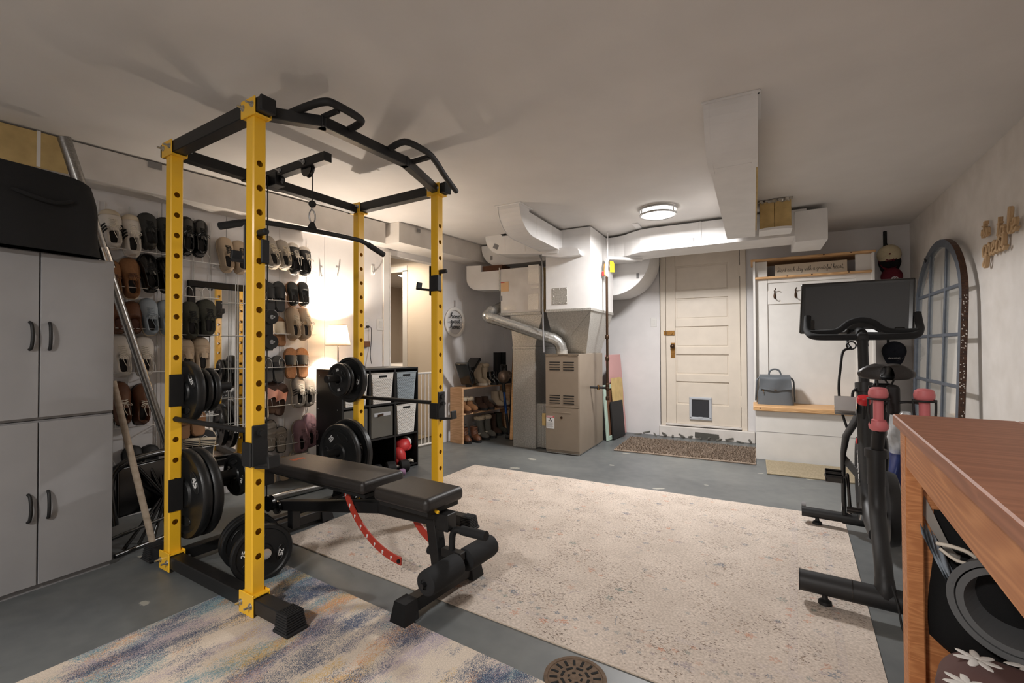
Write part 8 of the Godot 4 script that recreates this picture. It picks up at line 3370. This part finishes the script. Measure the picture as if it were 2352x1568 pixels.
func build_shoe_racks() -> void:
	wire_rack("white wire shoe rack column nearest the grey cabinet", 0.43, 0.74, [1.74, 1.50, 1.235, 0.95, 0.60, 0.33], 0.30, 2.05)
	wire_rack("white wire shoe rack column in front of the wall mirror", 0.85, 1.06, [1.72, 1.47, 1.20, 0.95, 0.62, 0.40], 0.30, 2.05)
	wire_rack("white wire shoe rack column nearest the table lamp", 1.40, 1.82, [1.76, 1.49, 1.22, 0.95, 0.64, 0.32, 0.10], 0.06, 2.0)
	# bundle of bare uprights beside the mirror
	var t := thing("shoe_rack", "bare white wire uprights bundled beside the wall mirror", "shoe rack", Vector3.ZERO, 0.0, "white wire racks hung on the wall")
	for u in [1.212, 1.228, 1.268, 1.284]:
		var mb := MB.new()
		mb.cyl(lw(u, 0.46, 0.07), lw(u, 1.82, 0.07), 0.0034, 7)
		obj("upright_wire", mb, M.wire_white, t)
	for y in [1.78, 1.45, 1.2, 0.95, 0.72, 0.52]:
		var mb := MB.new()
		mb.tube([lw(1.16, y, 0.075), lw(1.36, y, 0.075)], 0.0028, 6)
		obj("tier_wire", mb, M.wire_white, t)
	# tall mirror behind
	var m := thing("tall_mirror", "tall black-framed mirror on the wall behind the shoes", "mirror")
	m.transform = lw_frame(1.13, 0.91, 0.002)
	var mb := MB.new()
	mb.box(Vector3(0, 0, 0.004), Vector3(0.36, 1.30, 0.006))
	obj("glass", mb, M.mirror, m)
	mb = MB.new()
	mb.box(Vector3(0, 0.665, 0.009), Vector3(0.43, 0.05, 0.02), 0.005)
	mb.box(Vector3(0, -0.665, 0.009), Vector3(0.43, 0.05, 0.02), 0.005)
	mb.box(Vector3(-0.19, 0, 0.009), Vector3(0.05, 1.29, 0.02), 0.005)
	mb.box(Vector3(0.19, 0, 0.009), Vector3(0.05, 1.29, 0.02), 0.005)
	obj("frame", mb, M.gloss_black, m)
	var P := " at left of its pair"
	var Q := " at right of its pair"
	var o := 0.075
	var D := [
		["sneaker", "white leather sneaker with three black side bars", [0.487, 1.732, 0.476, 1.997], [0.582, 1.70, 0.585, 1.99], M.shoe_white, M.shoe_white, {"lace": M.lace_white, "side": M.shoe_black, "toecap": M.shoe_cream, "w": 0.1}],
		["sneaker", "dark green-black trainer on the top tier by the upright", [0.671, 1.764, 0.669, 2.02], [0.76, 1.764, 0.765, 2.01], M.shoe_dark, M.shoe_black, {"lace": M.lace_black}],
		["boat", "tan suede boat shoe with cream stitching", [0.488, 1.42, 0.478, 1.676], [0.581, 1.425, 0.575, 1.705], M.tan_suede, M.shoe_cream, {"lace": M.brown_leather, "foxing": M.shoe_cream, "w": 0.098}],
		["dress", "glossy black boot toe on the second tier", [0.684, 1.48, 0.671, 1.746], [0.775, 1.48, 0.77, 1.74], M.gloss_black, M.matte_black, {"lace": M.lace_black, "foxing": M.shoe_dark}],
		["moc", "brown moccasin slipper with plaid lining", [0.517, 1.20, 0.516, 1.41], [0.594, 1.20, 0.593, 1.416], M.brown_leather, M.stained_wood, {"lining": M.plaid, "w": 0.094, "foxing": M.tan_suede}],
		["sneaker", "pale blue-grey running shoe on the third tier", [0.685, 1.19, 0.672, 1.446], [0.775, 1.19, 0.77, 1.44], M.shoe_blue, M.shoe_cream, {"lace": M.shoe_blue}],
		["sneaker", "white mesh sneaker with loose white laces", [0.541, 0.92, 0.528, 1.203], [0.652, 0.92, 0.651, 1.195], M.shoe_white, M.shoe_white, {"lace": M.lace_white, "w": 0.1}],
		["boat", "brown leather chukka with pale laces", [0.542, 0.61, 0.53, 0.895], [0.631, 0.60, 0.652, 0.875], M.brown_leather, M.shoe_black, {"lace": M.lace_white, "w": 0.094, "h": 0.1}],
		["flat", "black strappy shoe on the lowest tier by the wooden stick", [0.60, 0.25, 0.60, 0.47], [0.69, 0.25, 0.69, 0.46], M.shoe_black, M.matte_black, {}],
		["dress", "black polished dress shoe hanging above the mirror", [0.88, 1.76, 0.897, 2.05], [0.96, 1.76, 0.985, 2.045], M.gloss_black, M.matte_black, {"lace": M.lace_black, "w": 0.088}],
		["sneaker", "dark camouflage trail shoe with black laces", [0.909, 1.17, 0.921, 1.443], [1.011, 1.19, 1.029, 1.467], M.camo, M.shoe_black, {"lace": M.lace_black, "w": 0.1}],
		["sneaker", "beige ribbed slip-on sneaker above the upper plates", [0.884, 0.925, 0.888, 1.181], [0.977, 0.925, 0.989, 1.192], M.shoe_beige, M.shoe_beige, {"ribs": 1, "w": 0.098}],
		["slide", "black and cream striped slide sandal above the lower plates", [0.913, 0.29, 0.925, 0.523], [1.007, 0.28, 1.034, 0.515], M.shoe_cream, M.shoe_cream, {"bed": M.shoe_black, "stripe": M.shoe_black, "strap": M.shoe_cream, "w": 0.105, "arch": 0.062}],
		["slide", "cork sandal behind the safety bar", [0.873, 0.47, 0.872, 0.66], [0.965, 0.48, 0.965, 0.66], M.tan_suede, M.cork, {"w": 0.09}],
		["sneaker", "grey-beige canvas shoe hanging beside the lat bar end", [1.143, 1.672, 1.142, 1.948], [1.235, 1.672, 1.24, 1.94], M.shoe_beige, M.shoe_beige, {"lace": M.lace_black}],
		["sneaker", "grey suede sneaker with cream laces on the top tier", [1.49, 1.745, 1.449, 2.02], [1.575, 1.75, 1.565, 2.005], M.shoe_grey, M.shoe_cream, {"lace": M.shoe_cream, "w": 0.1}],
		["sneaker", "black canvas sneaker with white rubber toe", [1.65, 1.72, 1.667, 2.0], [1.735, 1.715, 1.769, 1.985], M.shoe_black, M.shoe_white, {"lace": M.lace_white, "toecap": M.shoe_white, "foxing": M.shoe_white, "w": 0.088}],
		["slide", "black wide-strap slide on the second tier", [1.462, 1.40, 1.471, 1.644], [1.54, 1.40, 1.555, 1.66], M.shoe_black, M.matte_black, {"bed": M.shoe_black, "w": 0.085, "bands": [[0.40, 0.78, 0.40, 0.78]]}],
		["flat", "dark slip-on flat with tan heel on the second tier", [1.645, 1.45, 1.656, 1.666], [1.735, 1.455, 1.751, 1.676], M.shoe_dark, M.cork, {"w": 0.08}],
		["slide", "cream perforated mule with brown footbed", [1.469, 1.13, 1.468, 1.372], [1.552, 1.12, 1.548, 1.369], M.shoe_cream, M.tan_suede, {"bed": M.tan_suede, "strap": M.shoe_cream, "w": 0.085, "bands": [[0.36, 0.80, 0.36, 0.80]]}],
		["sneaker", "beige crumpled high-top sneaker on the third tier", [1.646, 1.17, 1.664, 1.455], [1.733, 1.17, 1.763, 1.46], M.shoe_beige, M.shoe_beige, {"lace": M.shoe_cream, "w": 0.092, "h": 0.1}],
		["slide", "black leather sandal on the fourth tier", [1.446, 0.83, 1.446, 1.04], [1.532, 0.82, 1.539, 1.046], M.shoe_black, M.matte_black, {"bed": M.shoe_dark, "w": 0.085}],
		["slide", "cork sandal with broad dark strap on the fourth tier", [1.63, 0.85, 1.657, 1.109], [1.733, 0.85, 1.752, 1.109], M.shoe_dark, M.tan_suede, {"bed": M.tan_suede, "strap": M.shoe_dark, "w": 0.095, "bands": [[0.42, 0.74, 0.42, 0.74]]}],
		["cross", "pink criss-cross sandal with dark footbed", [1.465, 0.575, 1.51, 0.838], [1.53, 0.555, 1.59, 0.815], M.shoe_pink, M.stained_wood, {"bed": M.dark_suede, "strap": M.shoe_pink, "w": 0.09, "bands": [[0.34, 0.52, 0.66, 0.84], [0.62, 0.80, 0.36, 0.54]]}],
		["sneaker", "grey sneaker with black star and pale laces", [1.685, 0.60, 1.714, 0.874], [1.765, 0.60, 1.803, 0.85], M.shoe_grey, M.shoe_cream, {"lace": M.lace_white, "side": M.shoe_black, "w": 0.096}],
		["cross", "grey strappy buckle sandal near the bench head", [1.465, 0.275, 1.488, 0.526], [1.551, 0.25, 1.568, 0.46], M.shoe_grey, M.shoe_dark, {"bed": M.shoe_grey, "strap": M.shoe_grey, "w": 0.085, "bands": [[0.30, 0.36, 0.40, 0.46], [0.55, 0.61, 0.50, 0.56], [0.78, 0.84, 0.66, 0.72]]}],
		["sneaker", "mauve hiking shoe with lilac laces beside the cube shelf", [1.697, 0.22, 1.734, 0.494], [1.781, 0.25, 1.819, 0.54], M.shoe_mauve, M.shoe_grey, {"lace": M.shoe_mauve, "foxing": M.tan_suede, "w": 0.1, "h": 0.1}],
	]
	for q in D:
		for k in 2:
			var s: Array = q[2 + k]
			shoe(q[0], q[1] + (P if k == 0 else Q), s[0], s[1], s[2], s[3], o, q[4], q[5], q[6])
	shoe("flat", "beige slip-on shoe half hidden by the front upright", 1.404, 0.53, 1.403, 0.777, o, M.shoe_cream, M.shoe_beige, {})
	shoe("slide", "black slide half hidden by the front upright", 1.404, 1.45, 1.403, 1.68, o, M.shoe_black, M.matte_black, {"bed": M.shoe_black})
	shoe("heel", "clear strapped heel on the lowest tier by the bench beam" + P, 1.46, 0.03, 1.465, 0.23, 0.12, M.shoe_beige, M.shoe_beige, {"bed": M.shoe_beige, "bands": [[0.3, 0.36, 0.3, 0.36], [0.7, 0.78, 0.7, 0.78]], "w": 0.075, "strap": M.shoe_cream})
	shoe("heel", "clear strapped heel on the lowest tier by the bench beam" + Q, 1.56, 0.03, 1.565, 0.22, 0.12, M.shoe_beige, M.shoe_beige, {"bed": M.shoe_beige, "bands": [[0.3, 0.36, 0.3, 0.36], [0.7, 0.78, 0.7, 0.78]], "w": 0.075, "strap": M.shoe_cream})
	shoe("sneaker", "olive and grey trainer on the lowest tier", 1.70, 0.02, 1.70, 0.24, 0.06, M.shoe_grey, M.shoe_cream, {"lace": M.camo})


# ---------------------------------------------------------------- everything small
func build_small_things() -> void:
	var mb: MB
	# steel prop pole and wooden stick by the cabinet
	var t := thing("steel_pole", "telescopic steel pole leaning between cabinet and soffit", "pole")
	var a := Vector3(-3.305, 2.255, -1.035)
	var b := Vector3(-3.245, 0.0, -1.655)
	mb = MB.new()
	mb.tube([a, a.lerp(b, 0.30)], 0.030, 18)
	obj("outer_tube", mb, M.steel_tube, t)
	mb = MB.new()
	mb.tube([a.lerp(b, 0.255), a.lerp(b, 0.305)], 0.036, 18)
	obj("collar", mb, M.chrome, t)
	mb = MB.new()
	mb.tube([a.lerp(b, 0.30), a.lerp(b, 0.98)], 0.0225, 16)
	for k in 4:
		mb.tube([a.lerp(b, 0.44 + 0.13 * k), a.lerp(b, 0.446 + 0.13 * k)], 0.024, 16)
	obj("inner_tube", mb, M.steel_tube, t)
	mb = MB.new()
	mb.tube([Vector3(-3.035, 0.93, -1.155), Vector3(-2.925, 0.012, -1.30)], 0.0155, 14)
	var st := obj("wooden_stick", mb, M.stick_wood)
	tag(st, "weathered round wooden stick leaning on the cabinet side", "stick")
	# folded camp chair on the floor behind the stick
	t = thing("camp_chair", "folded black metal chair bundle on the floor behind the stick", "chair", Vector3(-3.15, 0, -1.42), 1.73)
	mb = MB.new()
	for k in 7:
		var x := -0.24 + 0.075 * k
		mb.tube([Vector3(x, 0.02, 0.10), Vector3(0.24 - 0.07 * k, 0.42, -0.04 + 0.02 * (k % 3))], 0.010, 8)
	mb.tube([Vector3(-0.30, 0.015, 0.13), Vector3(0.30, 0.015, 0.10)], 0.012, 8)
	mb.tube([Vector3(-0.30, 0.10, 0.10), Vector3(0.28, 0.14, 0.10)], 0.010, 8)
	obj("leg_tube", mb, M.gloss_black, t)
	mb = MB.new()
	mb.tube(bez([Vector3(-0.24, 0.14, 0.02), Vector3(-0.25, 0.38, 0.0), Vector3(-0.18, 0.46, 0.0), Vector3(0.0, 0.48, 0.0), Vector3(0.16, 0.46, 0.0), Vector3(0.24, 0.38, 0.0), Vector3(0.24, 0.14, 0.02)], 5), 0.022, 10)
	mb.rbox(Vector3(0, 0.30, -0.02), Vector3(0.42, 0.28, 0.03), 0.012, 3)
	obj("back", mb, M.gloss_black, t)
	# steel tubes lying on the floor behind the bench
	mb = MB.new()
	mb.tube([Vector3(-3.10, 0.028, -1.95), Vector3(-3.0, 0.028, -2.42)], 0.0265, 16)
	mb.tube([Vector3(-3.005, 0.028, -2.40), Vector3(-2.955, 0.028, -2.62)], 0.022, 16)
	var tb := obj("floor_tube", mb, M.steel_tube)
	tag(tb, "steel tube lying on the floor below the hanging shoes", "tube")
	# round hoop sign on the far wall
	t = thing("hoop_sign", "round white wooden hoop sign with black home sweet home wire words", "sign")
	t.transform = lw_frame(3.655, 1.408, 0.012)
	mb = MB.new()
	var rows := []
	for q in [[0.135, -0.006], [0.168, -0.006], [0.170, 0.004], [0.166, 0.014], [0.139, 0.014], [0.135, 0.004], [0.135, -0.006]]:
		var row := PackedVector3Array()
		for j in 48:
			var an := TAU * j / 48.0
			row.append(Vector3(cos(an) * q[0], sin(an) * q[0] * 1.06, q[1]))
		rows.append(row)
	mb.grid(rows, true)
	obj("hoop", mb, M.trim_white, t)
	mb = MB.new()
	for q in [["home", 0.052], ["sweet", -0.008], ["home", -0.075]]:
		script_line(mb, q[0], Vector3(0.0, q[1], 0.006), 0.062, 0.0032, 0.15, 1.0)
		var w := script_width(q[0]) * 0.031
		mb.tube([Vector3(-0.135, q[1] + 0.004, 0.004), Vector3(-w, q[1] + 0.006, 0.006)], 0.0016, 5)
		mb.tube([Vector3(w, q[1] + 0.01, 0.006), Vector3(0.135, q[1] + 0.018, 0.004)], 0.0016, 5)
	obj("wire_words", mb, M.matte_black, t)
	mb = MB.new()
	mb.box(Vector3(0, 0.218, 0.0), Vector3(0.008, 0.09, 0.004), 0.001)
	obj("hanging_ribbon", mb, M.dark_suede, t)
	# cut-out wooden words on the right wall
	t = thing("word_sign", "cut-out pale wooden script words on the right-hand wall", "sign")
	t.transform = Transform3D(Basis(Vector3(-0.0417, 0, 1).normalized(), Vector3.UP, Vector3(-1, 0, -0.0417).normalized()), Vector3(1.296, 1.74, -3.745))
	mb = MB.new()
	for k in 3:
		script_line(mb, "it's", Vector3(-0.16, 0.045, 0.005 + 0.006 * k), 0.105, 0.0055, 0.1, 0.75)
		script_line(mb, "great", Vector3(-0.03, -0.085, 0.005 + 0.006 * k), 0.15, 0.0065, 0.1, 0.8)
		script_line(mb, "to be", Vector3(0.155, -0.01, 0.005 + 0.006 * k), 0.14, 0.006, 0.1, 0.75)
	obj("cut_letters", mb, M.sign_wood, t)
	# hooks on the panelled wall
	for q in [[1.947, 1.77, "first white adhesive hook right of the hanging shoes"], [2.107, 1.79, "second white adhesive hook right of the hanging shoes"], [2.495, 1.86, "white adhesive hook above the wall outlet"]]:
		var h := thing("wall_hook", q[2], "hook", Vector3.ZERO, 0.0, "white hooks on the panelled wall")
		h.transform = lw_frame(q[0], q[1], 0.003)
		mb = MB.new()
		mb.rbox(Vector3(0, 0.02, 0), Vector3(0.03, 0.09, 0.006), 0.0028, 2)
		obj("hook_plate", mb, M.plastic_white, h)
		mb = MB.new()
		mb.tube(bez([Vector3(0, 0.0, 0.002), Vector3(0, -0.02, 0.012), Vector3(0, -0.022, 0.03), Vector3(0, -0.006, 0.036)], 4), 0.006, 8)
		obj("hook_arm", mb, M.plastic_white, h)
	wall_plate("wall_outlet", "white wall outlet with black plug beside the switch", lw_frame(2.419, 1.334, 0.004), true)
	wall_plate("light_switch", "white dimmer switch on the panelled wall near the opening", lw_frame(2.585, 1.341, 0.004), false)
	mb = MB.new()
	mb.tube(bez([lw(2.425, 1.31, 0.01), lw(2.44, 1.312, 0.03), lw(2.46, 1.29, 0.03), lw(2.465, 1.15, 0.02), lw(2.45, 1.04, 0.03), lw(2.44, 0.95, 0.06)], 6), 0.0035, 6)
	mb.cyl(lw(2.425, 1.312, 0.008), lw(2.425, 1.312, 0.035), 0.013, 10)
	var cd := obj("lamp_cord", mb, M.matte_black)
	tag(cd, "black power cord plugged into the wall outlet", "cord")
	mb = MB.new()
	mb.xf = lw_frame(2.40, 1.142, 0.022)
	mb.rbox(Vector3.ZERO, Vector3(0.085, 0.055, 0.04), 0.006, 2)
	var bk := obj("bark_block", mb, M.bark)
	tag(bk, "small block of bark-edged wood fixed below the wall outlet", "block")
	# boards and frames leaning beside the furnace
	var spec := [
		["panel_board", "pink insulation board leaning behind the furnace side", "board", Vector3(-1.53, 0.5, -5.66), Vector3(0.40, 1.0, 0.03), M.pink_board, 1.42],
		["panel_board", "tan curved cardboard panel leaning beside the furnace", "board", Vector3(-1.47, 0.36, -5.56), Vector3(0.30, 0.72, 0.006), M.bare_board, 1.38],
		["picture_frame", "black picture frame leaning behind the mint frame", "frame", Vector3(-1.47, 0.22, -5.50), Vector3(0.34, 0.44, 0.02), M.matte_black, 1.42],
	]
	for q in spec:
		mb = MB.new()
		if q[5] == M.bare_board:
			var poly := [Vector2(-0.15, -0.36), Vector2(0.02, -0.36)]
			for i in 9:
				poly.append(Vector2(0.04 + 0.11 * sin(PI / 2 * i / 8.0), -0.30 + 0.62 * i / 8.0))
			poly.append_array([Vector2(0.13, 0.35), Vector2(0.10, 0.36), Vector2(-0.15, 0.36)])
			mb.prism(poly, -0.003, 0.003)
		else:
			mb.box(Vector3.ZERO, q[4], 0.003)
		var o := obj(q[0], mb, q[5])
		o.transform = Transform3D(Basis(Vector3.UP, q[6]) * Basis.from_euler(Vector3(-0.08, 0, 0)), q[3] + Vector3(0, 0.01, 0))
		tag(o, q[1], q[2])
	t = thing("picture_frame", "mint green wooden frame with brown backing leaning by the furnace", "frame")
	t.transform = Transform3D(Basis(Vector3.UP, 1.40) * Basis.from_euler(Vector3(-0.07, 0, 0)), Vector3(-1.50, 0.005, -5.38))
	mb = MB.new()
	for q in [[0, 0.025, 0.30, 0.05], [0, 0.625, 0.30, 0.05]]:
		mb.box(Vector3(q[0], q[1], 0), Vector3(q[2], q[3], 0.024), 0.004)
	for x in [-0.125, 0.125]:
		mb.box(Vector3(x, 0.325, 0), Vector3(0.05, 0.56, 0.024), 0.004)
	obj("moulding", mb, M.mint, t)
	mb = MB.new()
	mb.box(Vector3(0, 0.325, -0.004), Vector3(0.22, 0.56, 0.006))
	obj("backing", mb, M.bark, t)
	# blue bag with clear wrap behind the bike
	t = thing("plastic_bag", "dark blue plastic bag on the floor behind the bike", "bag", Vector3(0.82, 0, -3.75))
	mb = MB.new()
	rows = []
	for i in 10:
		var f := float(i) / 9.0
		var row := PackedVector3Array()
		for j in 18:
			var an := TAU * j / 18.0
			var k := (0.14 + 0.02 * sin(an * 5.0 + f * 6.0)) * (1.0 - 0.55 * f * f)
			row.append(Vector3(cos(an) * k, f * 0.44, sin(an) * k))
		rows.append(row)
	mb.grid(rows, true)
	obj("bag_body", mb, M.blue_plastic, t)
	mb = MB.new()
	rows = []
	for i in 8:
		var f := float(i) / 7.0
		var row := PackedVector3Array()
		for j in 16:
			var an := TAU * j / 16.0
			var k := (0.075 + 0.012 * sin(an * 4.0 + f * 9.0)) * (1.0 - 0.3 * f)
			row.append(Vector3(cos(an) * k, 0.42 + f * 0.26, sin(an) * k))
		rows.append(row)
	mb.grid(rows, true)
	obj("clear_wrap", mb, M.clear_wrap, t)
